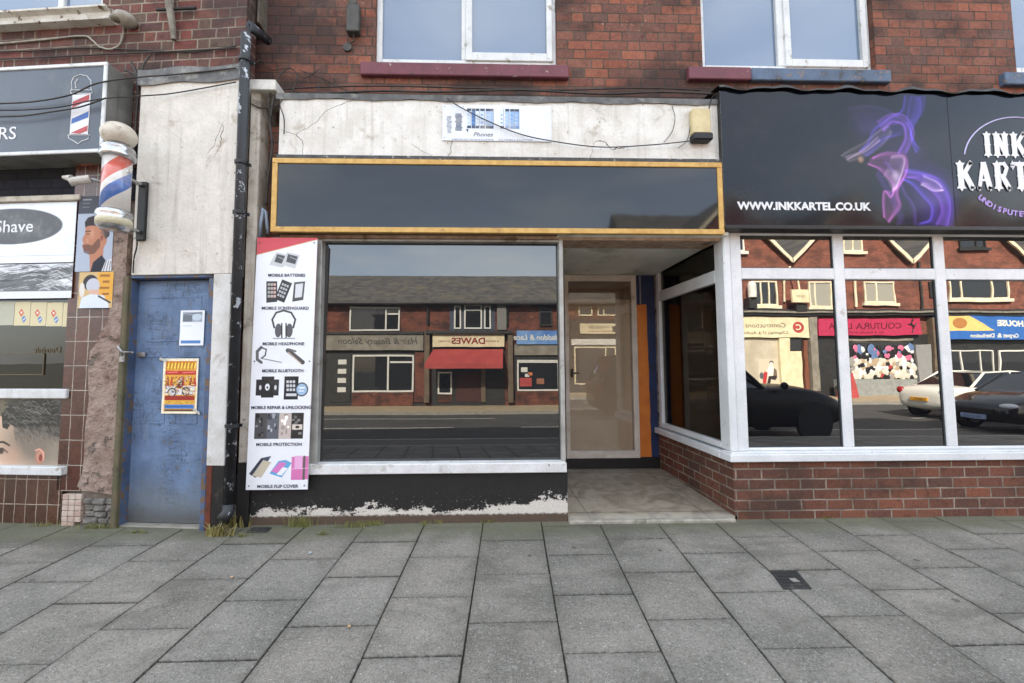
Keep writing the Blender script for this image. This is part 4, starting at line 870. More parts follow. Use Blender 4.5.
m = MB(); m.box(x0-.035, x0, .06, .35, z0-.02, 6.1, .004); m.box(x1, x1+.02, .10, .35, z0+.05, 6.1, .004); m.build('side', P('weathered_grey_timber', lin((104, 96, 84)), lin((76, 70, 62)), sc=14, rough=.8, bump=.4), gx)
# pilaster right of the pipe with corbel
plx0 = xpc+.0; plx1 = FM.P(256, 240, -.04)[0]
pil = MB(); zpt = FM.P(250, 89, -.04)[1]; zpb = FM.P(240, 463, -.04)[1]
pil.box(plx0, plx1, -.04, .3, zpb, zpt, .006); pil.build('pilaster', pilaster_m, vac)
m = MB(); m.box(plx0-.01, plx1+.006, -.035, .3, .05, zpb-.001, .006); m.build('plinth', blackp, vac)
x0, x1, z0, z1 = FM.R(249, 79, 275.5, 89.5, -.09); m = MB(); m.box(x0, x1, -.09, .25, z0, z1, .006); m.build('corbel', P('white_corbel_block', lin((206, 204, 198)), lin((180, 178, 170)), sc=12, rough=.7, stain=lin((110, 100, 90)), ss=8), vac)
# curled pale hose tail left of banner
hp = P('pale_blue_grey_hose', lin((150, 164, 184)), lin((120, 130, 146)), sc=12, rough=.5)
m = MB(); m.tube([pp(260, 237, .0), pp(261, 222, -.01), pp(263.5, 208, -.02), pp(266, 212, -.02), pp(267, 224, -.01), pp(268, 234, .0)], .014, 8); tag(m.build('hose', hp, smooth=True), 'short pale blue hose tail looped at the left end of the gold framed board', 'hose')
# ================================================================ barber side: angled building, frame FB
XBR = 0.0  # local x of its right edge
bb = thing('barber_building', 'plum brick building with the barber shop and the white rendered wall over the blue door', 'building', FB.w((-1.5, .1, .165)))
def fbR(x0, y0, x1, y1, y=0.): return FB.R(x0, y0, x1, y1, y)
YW = .10                                         # brick wall plane (local)
xr_ = FB.P(231, 60, YW)[0]; zfl0 = FB.P(190, 82, .0)[1]; zfl1 = FB.P(190, 66, .0)[1]
wl = fbR(-40, 0, 107.5, 16, YW)
m = MB(); m.wall(-6.5, xr_+.13, zfl1-.5, 6.2, [(wl[1]-2.0, wl[1]-.05, wl[2]+.02, 5.4)], YW, .14); m.build('wall', brick_left, bb, FB)
m = MB(); m.box(-6.4, xr_+.12, YW+.3, 8., .2, 6.15); m.build('rear_mass', P('plain_rear_walls', lin((110, 74, 60)), rough=.9), bb, FB)
m = MB(); m.prismx([(YW-.3, 6.15), (YW-.3, 6.3), (4.6, 8.7), (8.2, 6.3), (8.2, 6.15)], -6.6, xr_+.13); m.build('roof', slate, bb, FB)
# upper window with stone-moulded sill
zsb = FB.P(100, 17, YW-.1)[1]; zst = FB.P(100, 5, YW-.1)[1]; xsr = FB.P(107, 10, YW-.1)[0]
m = MB(); pw = P('peeling_cream_painted_timber_sill', lin((206, 204, 196)), lin((184, 178, 166)), sc=8, rough=.6, chips=lin((104, 84, 68)), cs=15, ct=.6, stain=lin((140, 126, 108)), ss=8, bump=.4)
m.prismx([(YW+.1, zsb), (YW-.085, zsb), (YW-.09, zsb+.02), (YW-.07, zsb+.03), (YW-.075, zsb+.07), (YW-.12, zsb+.085), (YW-.12, zst-.01), (YW+.1, zst+.02)], xsr-2.3, xsr); so = m.build('sill', pw, bb, FB)
m = MB(); xa_, xb_ = wl[1]-2.0, wl[1]-.05; zw0 = wl[2]+.02
m.box(xa_, xb_, YW+.03, YW+.09, zw0, zw0+.05, .006); m.box(xb_-.05, xb_, YW+.03, YW+.09, zw0+.05, 5.4, .006); m.box(xa_, xa_+.05, YW+.03, YW+.09, zw0+.05, 5.4); xmm = FB.P(57, 3, YW)[0]; m.box(xmm-.03, xmm+.03, YW+.03, YW+.09, zw0+.05, 5.4, .006)
w0 = m.build('window', upvc_old, bb, FB); m = MB(); m.box(xa_+.04, xb_-.04, YW+.06, YW+.066, zw0+.04, 5.36); m.build('pane', glass_up, w0, FB)
# lead strip over render, and render panel above the blue door
xl_ = FB.P(136, 180, .0)[0]; zdh = FB.P(170, 274.5, .0)[1]
xrr = FB.P(224, 300, -.0)[0]
m = MB(); m.box(xl_-.0, xrr+.06, -.0, .16, zdh+.0, zfl0+.01, .004); m.build('rendered_wall', white_render, bb, FB)
m = MB(); xs = np.linspace(xl_-.02, xrr+.07, 40)
for i in range(39):
    a_, b_ = xs[i], xs[i+1]; wa_, wb_ = .01*math.sin(a_*11), .01*math.sin(b_*11)
    m.quad((a_, -.014, zfl0-.01+wa_), (b_, -.014, zfl0-.01+wb_), (b_, -.018, zfl1-.02+wa_), (a_, -.018, zfl1-.02+wa_)); m.quad((a_, -.018, zfl1-.02+wa_), (b_, -.018, zfl1-.02+wb_), (b_, YW-.004, zfl1+.04), (a_, YW-.004, zfl1+.04))
m.build('flashing', lead, bb, FB)
# blue door
bl = P('faded_blue_door_paint', lin((84, 118, 166)), lin((68, 98, 144)), sc=5, rough=.6, stain=lin((108, 122, 140)), ss=3.5, st=.55, streak=lin((92, 96, 98)), sa=.4, chips=lin((116, 112, 96)), cs=13, ct=.68, bump=.45, bs=45)
def mk_bluedoor():
    t = NT('scraped_blue_door'); p = t.pos(); z = t.sep(p)[2]
    c = t.mix(t.sm(t.noise(p, 4, 7, .6), .3, .7), lin((106, 130, 162)), lin((82, 102, 132)))
    c = t.mix(t.math('MULTIPLY', t.sm(t.noise(t.map(p, (1, 1, .35)), 7, 7, .7), .5, .7), .45), c, lin((120, 134, 152)))
    scr = t.math('MAXIMUM', t.sm(t.math('ABSOLUTE', t.math('SUBTRACT', t.noise(t.map(p, (1, 1, 6)), 4, 6, .6, .8), .5)), .018, .004), t.sm(t.math('ABSOLUTE', t.math('SUBTRACT', t.noise(t.map(p, (6, 6, 1)), 3, 6, .6, .8), .5)), .014, .004))
    c = t.mix(t.math('MULTIPLY', t.math('MULTIPLY', scr, t.sm(t.noise(p, 5, 4), .46, .60)), .8), c, lin((58, 66, 78)))
    c = t.mix(t.sm(t.noise(p, 16, 8, .75), .61, .64), c, lin((104, 98, 84)))
    low = t.sm(t.math('ADD', z, t.math('MULTIPLY', t.noise(p, 3.5, 6), .5)), .95, .42); c = t.mix(t.math('MULTIPLY', low, .8), c, lin((104, 108, 106)))
    c = t.mix(t.math('MULTIPLY', t.sm(z, .34, .2), .5), c, lin((70, 66, 58)))
    h = t.math('SUBTRACT', t.noise(p, 40, 6, .65), t.math('MULTIPLY', scr, .6))
    return t.bsdf(c, .55, t.bump(h, .4, .008), 0, .4)
bdoor_m = mk_bluedoor()
YDR = .10
d0, d1 = FB.P(133, 300, YDR)[0], FB.P(212.5, 400, YDR)[0]; d0 = (FB.P(135, 285, YDR)[0]+FB.P(124.6, 525, YDR)[0])/2; d1 = (FB.P(215.6, 285, YDR)[0]+FB.P(206.5, 525, YDR)[0])/2
zdt = FB.P(175, 280.5, YDR)[1]; zdb = .176
door = MB(); door.box(d0, d1, YDR, YDR+.045, zdb, zdt, .004)
for (u0, u1, v0, v1) in ((.16, .84, .74, .93), (.16, .44, .40, .68), (.56, .84, .40, .68)):   # ghost panels, mouldings painted over
    X0, X1, Z0, Z1 = d0+(d1-d0)*u0, d0+(d1-d0)*u1, zdb+(zdt-zdb)*v0, zdb+(zdt-zdb)*v1
    for q in ((X0, X1, Z0, Z0+.012), (X0, X1, Z1-.012, Z1), (X0, X0+.012, Z0, Z1), (X1-.012, X1, Z0, Z1)): door.box(q[0], q[1], YDR-.004, YDR+.01, q[2], q[3], .003)
dr_ = door.build('door', bdoor_m, bb, FB); dr_['label'] = 'scraped blue door with two taped posters'
m = MB()
f0 = (FB.P(122, 280, .0)[0]+FB.P(112.5, 520, 0)[0])/2; f0b = d0; f1 = d1+.0
m.box(f0+.05, f0b-.004, .02, .15, .15, zdt, .006); m.box(f1+.003, f1+.05, .01, .15, .15, zdt, .006); m.box(f0+.05, f1+.05, .0+.012, .15, zdt+.004, zdh-.002, .006)
m.build('door_frame', P('chipped_blue_frame', lin((80, 98, 130)), lin((64, 78, 104)), sc=6, rough=.6, chips=lin((108, 86, 64)), cs=14, ct=.54, stain=lin((92, 92, 84)), ss=5, bump=.4), bb, FB)
m = MB(); m.box(f0-.0, f0+.049, -.012, .15, .13, zdh-.01, .008); m.build('door_post', P('mossy_brown_post', lin((108, 96, 76)), lin((84, 84, 62)), sc=6, rough=.8, stain=lin((60, 54, 44)), ss=5, streak=lin((70, 60, 46)), bump=.5), bb, FB)
m = MB(); m.box(f0, f1+.05, .03, .15, .1, .174, .004); m.build('threshold', conc, bb, FB)
zrp = FB.P(218, 466, 0)[1]
m = MB(); m.box(f1+.051, xrr+.055, .0, .15, zrp, zdh-.001, .005); m.build('rendered_strip', P('white_painted_render_strip', lin((212, 212, 210)), lin((190, 188, 182)), sc=6, rough=.75, stain=lin((150, 140, 124)), ss=5, bump=.4, chips=lin((120, 110, 96)), cs=14, ct=.7), bb, FB)
m = MB(); m.box(f1+.051, f1+.10, .006, .15, .1, zrp-.001, .005); m.build('post_foot', P('red_brown_rotten_timber', lin((112, 54, 36)), lin((80, 44, 32)), sc=12, rough=.8, stain=lin((60, 50, 44)), ss=8, bump=.4), bb, FB)
m = MB(); m.box(f1+.101, xrr+.055, .006, .15, .1, zrp-.001, .005); m.build('plinth', blackp, bb, FB)
# hasp and padlock
a = FB.P(121, 352, -.02); m = MB(); m.tube([(a[0]-.03, -.02, a[1]+.045), (a[0]+.02, -.03, a[1]+.0), (a[0]+.07, .02, a[1]-.005)], .009, 6); m.box(a[0]+.05, a[0]+.12, .07, .098, a[1]-.04, a[1]+.0, .004)
steel = P('dull_steel', lin((170, 172, 176)), lin((120, 116, 110)), sc=20, rough=.4, metal=.7, stain=lin((90, 60, 40)), ss=20)
hs = m.build('hasp', steel, dr_, FB)
pd = thing('padlock', 'small steel padlock hanging from the hasp at the left edge of the blue door', 'padlock', FB.w((a[0]+.03, -.03, a[1]-.08)))
m = MB(); m.box(a[0]+.005, a[0]+.05, -.045, -.02, a[1]-.085, a[1]-.035, .006); m.build('body', steel, pd, FB)
m = MB(); m.tube([(a[0]+.013, -.032, a[1]-.036), (a[0]+.015, -.032, a[1]-.008), (a[0]+.028, -.032, a[1]+.003), (a[0]+.041, -.032, a[1]-.008), (a[0]+.043, -.032, a[1]-.036)], .005, 6); m.build('shackle', steel, pd, FB)
# posters on the door
cv = CV(60, 90, (226, 230, 236)); cv.rect(.10, .05, .92, .34, (150, 160, 172)); cv.rect(.12, .14, .5, .33, (104, 112, 120)); cv.ell(.7, .2, .2, .1, (186, 198, 210)); cv.line([(.15, .12), (.9, .08)], .03, (90, 96, 104)); cv.line([(.12, .45), (.5, .45)], .015, (120, 150, 190))
cv.rect(.07, .86, .88, .95, (84, 130, 184)); cv.grain(.05)
x0, x1, z0, z1 = FB.R(181, 310.5, 205, 345.5, YDR); tape = ART('printed_paper', .6, .3)
tag(sheet(cv, 'notice', tape, None, x0, x1, z0, z1, YDR-.008, FB, wob=.0015), 'small white paper notice with a grey photo taped high on the blue door', 'notice')
cv = CV(120, 180, (232, 222, 196)); cv.rect(.07, .05, .95, .96, (214, 160, 62)); cv.rect(.07, .05, .95, .2, (196, 120, 40))
for i in range(9): cv.poly([(.1+i*.095, .19), (.13+i*.095, .07+.02*(i % 2)), (.18+i*.095, .08), (.165+i*.095, .19)], (240, 204, 84)); cv.line([(.1+i*.095, .19), (.135+i*.095, .08)], .012, (44, 34, 28))
cv.rect(.07, .225, .95, .30, (176, 50, 44)); cv.line([(.12, .26), (.42, .25)], .03, (226, 120, 110)); cv.line([(.58, .265), (.9, .25)], .03, (226, 120, 110))
for i in range(8): cv.poly([(.1+i*.11, .5), (.12+i*.11, .36+.03*(i % 3)), (.17+i*.11, .33), (.2+i*.11, .5)], ((168, 84, 44), (190, 60, 40), (222, 170, 70))[i % 3])
cv.rect(.09, .5, .92, .66, (214, 214, 214)); cv.ell(.28, .62, .13, .085, (70, 74, 80)); cv.ell(.28, .62, .09, .06, (200, 202, 204)); cv.ell(.68, .60, .12, .08, (74, 66, 60)); cv.ell(.68, .60, .08, .055, (206, 190, 170)); cv.line([(.28, .6), (.45, .5), (.68, .58)], .03, (52, 44, 40)); cv.poly([(.42, .54), (.5, .36), (.6, .42), (.58, .56)], (96, 56, 40)); cv.ell(.54, .36, .04, .035, (190, 140, 110))
cv.rect(.08, .68, .93, .76, (150, 48, 36)); cv.rect(.08, .78, .93, .83, (226, 180, 70)); cv.rect(.09, .84, .93, .915, (70, 120, 188)); cv.line([(.14, .877), (.86, .877)], .02, (40, 70, 130)); cv.rect(.09, .925, .93, .96, (96, 66, 40)); 
rs = np.random.RandomState(11)
for i in range(260):
    x_, y_ = rs.uniform(.08, .93), rs.uniform(.33, .68); c_ = [(60, 40, 34), (230, 190, 90), (170, 60, 40), (236, 226, 206), (120, 80, 50), (80, 84, 96)][rs.randint(6)]; cv.ell(x_, y_, rs.uniform(.006, .03), rs.uniform(.004, .016), c_, .75)
for j in range(5):
    for i in range(24): x_ = .12+.034*i; cv.line([(x_, .785+.0095*j), (x_+.022, .785+.0095*j)], .008, (90, 50, 34), .7 if rs.rand() < .8 else 0)
cv.grain(.2, 2, 2)
x0, x1, z0, z1 = FB.R(163.5, 358.5, 198.5, 413.5, YDR)
po = sheet(cv, 'poster', tape, None, x0, x1, z0, z1, YDR-.008, FB, wob=.002); tag(po, 'yellow and red show poster with motorcycles, taped in the middle of the blue door', 'poster')
m = MB(); m.quad((x0-.035, YDR-.016, z1-.01), (x0+.03, YDR-.016, z1-.03), (x0+.035, YDR-.016, z1-.01), (x0-.03, YDR-.016, z1+.012)); m.quad((x1-.03, YDR-.016, z0+.03), (x1+.03, YDR-.016, z0-.01), (x1+.035, YDR-.016, z0+.01), (x1-.02, YDR-.016, z0+.05)); m.build('tape', P('old_clear_tape', lin((186, 186, 178)), rough=.3), po, FB)
# crumbling pier left of the door
tx0, tx1 = FB.P(63, 400, .05)[0], FB.P(88, 430, .05)[0]; tx2 = FB.P(104, 320, .05)[0]; pxr = f0-.003
cr = P('crumbling_pink_render', lin((166, 148, 136)), lin((134, 114, 102)), sc=6, rough=.95, stain=lin((120, 96, 84)), ss=5, st=.52, chips=lin((120, 108, 98)), cs=12, ct=.60, bump=1., bs=16, bd=.05, gr=.4)
zc_top = FB.P(108, 235, .04)[1]; zq = lambda py, px=90: FB.P(px, py, .04)[1]
def edge(pts): return [FB.P(x, y, .03) for x, y in pts]
m = MB(); out = edge([(114, 232), (112, 300), (109, 322), (102, 332), (96, 345), (91, 352), (89, 372), (90, 400), (86, 430), (85, 460), (83, 474), (78, 486), (84, 490), (110, 494)]) + [(pxr, zq(494, 111)), (pxr, zc_top)]
m.prism(out, .02, .12); bm_ = m.bm
pr = m.build('crumbling_render', cr, bb, FB)
m = MB(); m.box(tx1-.02, pxr, .045, .13, .1, zq(490)); m.box(tx0-.01, pxr, .13, .16, .1, zfl0); 
m.build('pier', P('old_mortar_backing', lin((128, 116, 104)), lin((100, 92, 84)), sc=10, rough=.95, bump=.8), bb, FB)
st_m = P('grey_rubble_stone', lin((126, 122, 116)), lin((92, 90, 86)), sc=14, rough=.95, stain=lin((72, 68, 62)), ss=9, bump=1., bs=30)
m = MB()
for r_ in range(5):
    x = FB.P(81, 500, 0)[0]
    while x < pxr-.03:
        w_ = rnd.uniform(.06, .13); z = .13+r_*.052; n0 = len(m.bm.verts); m.box(x, min(x+w_, pxr-.003), .01+rnd.uniform(0, .02), .09, z, z+.048, .012)
        m.bm.verts.ensure_lookup_table()
        for v in m.bm.verts[n0:]: v.co += Vector((rnd.uniform(-.006, .006), rnd.uniform(-.006, .006), rnd.uniform(-.005, .005)))
        x += w_+.004
m.build('rubble_base', st_m, bb, FB)
tile_b = BR('oxblood_wall_tiles', [lin(c) for c in ((84, 42, 32), (76, 38, 30), (94, 48, 34), (70, 36, 30))], lin((176, 166, 152)), .1175, 0, .2065, joint=.0028, z0=FB.P(75, 491, .03)[1], rough=.22, bmp=.35, soft=.0012, spec=.6, u0=.036, stack=True)
tile_c = BR('brown_stall_tiles', [lin(c) for c in ((92, 62, 48), (84, 54, 42), (78, 56, 46), (98, 66, 50))], lin((172, 158, 142)), .098, 0, .205, joint=.003, z0=.12, rough=.28, bmp=.35, soft=.0012, spec=.5, stack=True)
zt_b = zq(491, 70); 
m = MB(); m.box(tx0, FB.P(112, 300, .05)[0], .04, .129, zt_b, zfl0-.65); m.build('tiled_pier', tile_b, bb, FB)
ck = MB(); cx0, cx1 = FB.P(61.5, 505, .02)[0], FB.P(81, 505, .02)[0]
for i in range(6):
    for j in range(3):
        if i == 0 and j == 2: continue
        ck.box(cx0+j*(cx1-cx0)/3+.002, cx0+(j+1)*(cx1-cx0)/3-.002, .02, .1, .15+i*.045+.002, .15+(i+1)*.045-.002, .003)
ck.build('pier_foot', P('pale_salvaged_tiles', lin((196, 184, 172)), lin((168, 140, 126)), sc=9, rough=.5, chips=lin((132, 56, 50)), cs=7, ct=.62, stain=lin((120, 112, 100)), ss=8, bump=.3), bb, FB)
# barber stall riser, panels and glazing
x_r = FB.P(68, 350, .05)[0]; XL = -4.6
zsl0, zsl1 = FB.P(30, 474.5, .02)[1], FB.P(30, 466, .02)[1]
m = MB(); m.box(XL, FB.P(60, 500, .04)[0], .04, .2, .05, zsl0); m.build('stall_riser', tile_c, bb, FB)
fr = MB(); x62 = FB.P(61, 470, 0)[0]
fr.box(XL, FB.P(62, 470, 0)[0], -.01, .12, zsl0+.001, zsl1, .006)
zr0, zr1 = FB.P(30, 398.5, .02)[1], FB.P(30, 389, .02)[1]; fr.box(XL, FB.P(66.5, 394, .02)[0], .015, .12, zr0, zr1, .006)
zp0, zp1 = FB.P(30, 263, .03)[1], FB.P(30, 203, .03)[1]; zh0, zh1 = FB.P(30, 298.5, .03)[1], zp0-.006
wfr = fr.build('shop_window', upvc_old, bb, FB)
m = MB(); zhr = FB.P(30, 196.5, .02)[1]; m.box(XL, FB.P(79, 200, 0)[0], -.0, .12, zp1+.004, zhr, .006); m.build('head_rail', P('cream_grey_rail', lin((190, 182, 166)), lin((160, 150, 134)), sc=10, rough=.6, stain=lin((110, 100, 86)), ss=6), wfr, FB)
gl = MB(); gl.box(XL, x_r, .07, .08, zsl1, zh1); gl.build('pane', GL('barber_glass', lin((26, 21, 16)), 1.55, wav=.03), wfr, FB)
# reflected shop name low in the glass, put in as faint reversed letters
# upper white panel with ellipse
cw = 2.4; xe = FB.P(75.5, 232, .03)[0]; hgt = zp1-zp0
cv = CV(500, int(500*hgt/cw), (224, 230, 236)); ce = FB.P(62, 226, .02); uu = 1-(xe-ce[0])/cw
ez = (zp1-FB.P(30, 226, .02)[1])/hgt; cv.ell(uu-.20, ez, .20, .30*1.0, (70, 72, 76)); cv.rect(0, .88, 1, .89, (170, 176, 184)); cv.grain(.03, 2, 2)
pnl = sheet(cv, 'sign_panel', ART('barber_panel_print', .35, .4, lin((176, 176, 170)), .3), bb, xe-cw, xe, zp0, zp1, .03, FB)
a = FB.P(34, 232.5, .02); b = FB.P(-2, 232.5, .02); wl_ = P('off_white_lettering', lin((226, 228, 230)), rough=.4)
e_ = FB.P(33, 232.5, .02); text('Shave', .150, e_[0]-.02, .0258, e_[1]-.002, wl_, pnl, FB, al='RIGHT', bold=.0, fit=None, ext=.001) if False else text('Hot Shave', .152, FB.P(32.5, 232, .02)[0], .0258, FB.P(30, 231.5, .02)[1], wl_, pnl, FB, al='RIGHT', bold=.001, ext=.001, sx=1.05)
# black and white hair photograph strip
hs_ = zh1-zh0; xh = FB.P(72.5, 280, .03)[0]; cv = CV(420, int(420*hs_/1.9), (120, 124, 130)); rs = np.random.RandomState(8)
cv.rect(0, .0, 1, .8, (96, 98, 104)); cv.poly([(.55, .0), (1, .0), (1, .12), (.7, .3)], (206, 210, 216)); cv.poly([(.82, .62), (1, .4), (1, .66)], (216, 220, 226))
for i in range(420):
    x = rs.uniform(-.1, 1); y = rs.uniform(.05, .78); l = rs.uniform(.03, .1); c = int(rs.choice([44, 62, 90, 140, 176, 200])); an = .5*math.sin(x*9)+.2
    cv_pts = [(x, y), (x+l*.5, y-l*1.4*math.sin(an)*1.), (x+l, y+l*.6*math.cos(x*14))]; 
    x0i, x1i = max(0, int((x-.02)*420)), min(420, int((x+l+.02)*420))
    if x1i <= x0i: continue
    cv.line(cv_pts, .004, (c, c+2, c+6), .7)
cv.rect(0, .79, 1, 1, (214, 219, 226)); cv.rect(0, .775, 1, .80, (70, 72, 76)); cv.grain(.1, 2, 1)
sheet(cv, 'picture_strip', ART('barber_strip_print', .4, .4), bb, xh-1.9, xh, zh0, zh1-.004, .03, FB)
# pizza-menu style stickers, a row of squares
xs0 = FB.P(73, 313, .03)[0]; zk0, zk1 = FB.P(40, 326.5, .03)[1], FB.P(40, 302.5, .03)[1]; ww = FB.P(66, 313, .03)[0]-FB.P(50, 313, .03)[0]
for i in range(7):
    cv = CV(40, int(40*(zk1-zk0)/ww), (206, 196, 160) if i != 4 else (176, 176, 158)); 
    if i != 4:
        cv.poly([(.28, .45), (.45, .30), (.62, .47), (.45, .64)], (196, 92, 72)); cv.ell(.45, .46, .06, .05, (238, 230, 220))
        cv.poly([(.48, .72), (.64, .58), (.8, .74), (.64, .9)], (84, 124, 180)); cv.ell(.6, .76, .035, .03, (240, 240, 240)); cv.ell(.69, .72, .035, .03, (240, 240, 240))
    x1_ = xs0+.02-i*(ww+.004); sheet(cv, 'sticker', tape, wfr, x1_-ww, x1_, zk0+.004*i, zk1+.004*i-.0, .064, FB)
mir = P('faint_reflected_lettering', lin((96, 84, 62)), rough=.6)  # tone for the reflected shop name, modelled as letters on the pane
a = FB.P(60, 352.5, .06); text('Dominic', .075, a[0], .0675, a[1], mir, wfr, FB, face=-1, bold=.001)
m = MB(); a = FB.P(0, 354, .06); b = FB.P(42.5, 368, .06); m.box(XL, b[0], .060, .0685, b[1]-.06, b[1]-.052); m.box(XL, b[0], .060, .0685, a[1], a[1]+.006); m.box(b[0], b[0]+.006, .060, .0685, b[1]-.06, a[1]); m.build('sticker', mir, wfr, FB)
# big head poster low in the window
zq0, zq1 = zsl1+.001, zr0-.001; xq1 = FB.P(63.5, 432, .04)[0]; pw_ = 1.25; hh = zq1-zq0
cv = CV(300, int(300*hh/pw_), (96, 92, 82)); asp = cv.asp
def hp_(px, py): x, z = FB.P(px, py, .04); return ((x-(xq1-pw_))/pw_, (zq1-z)/hh)
cv.rect(0, 0, 1, .3, (104, 98, 80)); cv.poly([hp_(*p) for p in ((-66, 466), (-62, 436), (-40, 420), (-10, 414), (4, 418), (30, 420), (64, 424), (64, 466))], (206, 178, 154))
fc = hp_(46, 440); cv.ell(fc[0], fc[1], .42, .62, (112, 106, 96), .9, .55); fc = hp_(58, 456); cv.ell(fc[0], fc[1], .12, .4, (150, 138, 122), .7, .6)
cv.poly([hp_(*p) for p in ((1, 428), (0, 414), (8, 405), (20, 401), (34, 399.6), (52, 400), (64, 403), (64, 440), (52, 436), (38, 431), (24, 430), (14, 428), (9, 424), (6, 430))], (44, 43, 42))
rs = np.random.RandomState(4)
for i in range(420):
    x, y = rs.uniform(1, 60), rs.uniform(400, 424); c = int(rs.choice([24, 34, 62, 92, 48, 116, 40])); l_ = rs.uniform(5, 10)
    cv.line([hp_(x, y), hp_(x+l_*.5, y-1.2+rs.uniform(-1, 1.2)), hp_(x+l_, y+rs.uniform(.5, 4))], .005, (c, c, c-4), .75)
for i in range(700):
    x, y = rs.uniform(12, 64), 426+abs(rs.normal(0, 9)); c = int(rs.choice([70, 96, 120, 60])); k_ = max(.05, .75-(y-426)/34)
    cv.line([hp_(x, y), hp_(x+1.6, y+2.6)], .004, (c, c-4, c-10), k_)
a = hp_(38.5, 457); cv.ell(a[0], a[1], .036, .115, (168, 120, 104)); cv.ell(a[0]+.002, a[1]+.005, .026, .085, (186, 138, 118)); cv.ell(a[0]+.006, a[1]+.02, .014, .055, (132, 66, 56)); cv.line([hp_(34, 451), hp_(38, 449.5), hp_(42, 453), hp_(42, 460)], .008, (226, 168, 148))
cv.line([hp_(-6, 443), hp_(2, 442.5), hp_(8, 446)], .014, (52, 42, 38)); cv.line([hp_(-6, 450), hp_(1, 449), hp_(6, 453)], .012, (46, 36, 34)); cv.ell(hp_(0, 452)[0], hp_(0, 452)[1], .018, .04, (40, 36, 36)); cv.ell(hp_(10, 456)[0], hp_(10, 456)[1], .1, .2, (190, 150, 128), .5, .8); cv.poly([hp_(*p) for p in ((-66, 466), (-66, 456), (-20, 446), (-40, 466))], (60, 60, 66)); cv.grain(.06)
hpz = sheet(cv, 'poster', ART('head_poster_print', .35, .4), None, xq1-pw_, xq1, zq0, zq1, .055, FB)
tag(hpz, 'wide poster of a short haired head low in the barber window', 'poster')
# pier posters
def face_sheet(x0p, y0p, x1p, y1p, draw, label):
    x0, x1, z0, z1 = FB.R(x0p, y0p, x1p, y1p, .018); cv = CV(110, int(110*(z1-z0)/(x1-x0)), (176, 184, 198)); draw(cv); cv.grain(.05)
    return tag(sheet(cv, 'poster', tape, None, x0, x1, z0, z1, .018, FB, wob=.001), label, 'poster')
def d1(c):
    c.rect(0, 0, 1, .24, (66, 70, 80)); c.line([(.12, .05), (.34, .05)], .03, (150, 152, 158)); c.line([(.12, .10), (.3, .10)], .02, (120, 124, 132)); c.line([(.12, .15), (.3, .15)], .02, (120, 124, 132))
    c.rect(0, .24, 1, 1, (164, 174, 190)); c.poly([(.42, 1), (.40, .84), (.36, .74), (.22, .73), (.16, .66), (.20, .63), (.15, .58), (.22, .51), (.23, .42), (.30, .36), (.6, .34), (.84, .44), (.84, .62), (.76, .70), (.76, .86), (.9, 1)], (176, 120, 94))
    c.ell(.42, .50, .10, .10, (204, 152, 124), .7, .9); c.ell(.30, .60, .06, .07, (206, 150, 124), .5, .9)
    c.poly([(.18, .655), (.30, .64), (.44, .66), (.58, .58), (.66, .56), (.66, .68), (.52, .77), (.36, .78), (.22, .75)], (92, 64, 54), .8); c.line([(.17, .66), (.27, .665)], .02, (130, 70, 62))
    c.poly([(.22, .42), (.20, .35), (.28, .29), (.5, .26), (.78, .29), (.92, .40), (.90, .54), (.80, .58), (.75, .50), (.72, .42), (.5, .40), (.32, .40)], (46, 40, 42)); c.ell(.76, .50, .14, .10, (88, 76, 72), .7, .6)
    c.ell(.69, .56, .05, .05, (168, 106, 88)); c.ell(.695, .562, .025, .03, (120, 70, 60)); c.line([(.24, .475), (.38, .47)], .024, (52, 38, 36)); c.line([(.27, .505), (.36, .51)], .02, (60, 44, 42))
    c.poly([(.44, 1), (.50, .88), (.72, .79), (.84, .86), (.74, 1)], (30, 34, 50)); c.poly([(.74, 1), (.84, .87), (1, .84), (1, 1)], (206, 206, 212))
    for k in range(3): c.line([(.79+.08*k, 1), (.86+.06*k, .87)], .02, (50, 54, 66))
def d2(c):
    c.rect(0, 0, 1, 1, (198, 170, 120)); c.rect(.55, .02, 1, .8, (214, 160, 64)); 
    for k in range(4): c.rect(.62+.08*(k % 2), .08+.17*k, .9, .14+.17*k, (150, 96, 44))
    c.ell(.34, .30, .22, .22, (52, 50, 54)); c.ell(.42, .38, .20, .20, (186, 190, 200)); c.poly([(.3, .5), (.6, .5), (.62, .66), (.34, .66)], (206, 170, 150)); c.poly([(.05, 1), (.1, .72), (.35, .62), (.75, .66), (.9, .9), (.92, 1)], (206, 214, 228)); c.line([(.6, .68), (.95, .86)], .05, (70, 60, 60)); c.ell(.1, .5, .08, .2, (212, 208, 200))
face_sheet(77.5, 196, 113.5, 271.5, d1, 'tall poster of a bearded man in profile, upper one on the tiled pier')
face_sheet(79, 272, 113, 308, d2, 'barber cutting hair poster with yellow background, under the profile poster on the pier')
# shutter recess above barber window, in dark blue brick
zx1 = FB.P(60, 160, .0)[1]
m = MB(); m.box(XL, xl_-.08, .10, .16, zhr-.02, zx1+.3); m.build('shutter_recess', BR('dark_blue_brick', [lin(c) for c in ((40, 42, 52), (34, 36, 44), (46, 46, 54))], lin((26, 26, 28)), .225, 0, .0925, rough=.9), bb, FB)
m = MB(); z_ = FB.P(100, 185, .03)[1]; m.box(FB.P(79, 180, .04)[0], xl_, .03, .13, zfl0-.65, FB.P(100, 165, .03)[1]); m.build('pier_head', brick_main, bb, FB)
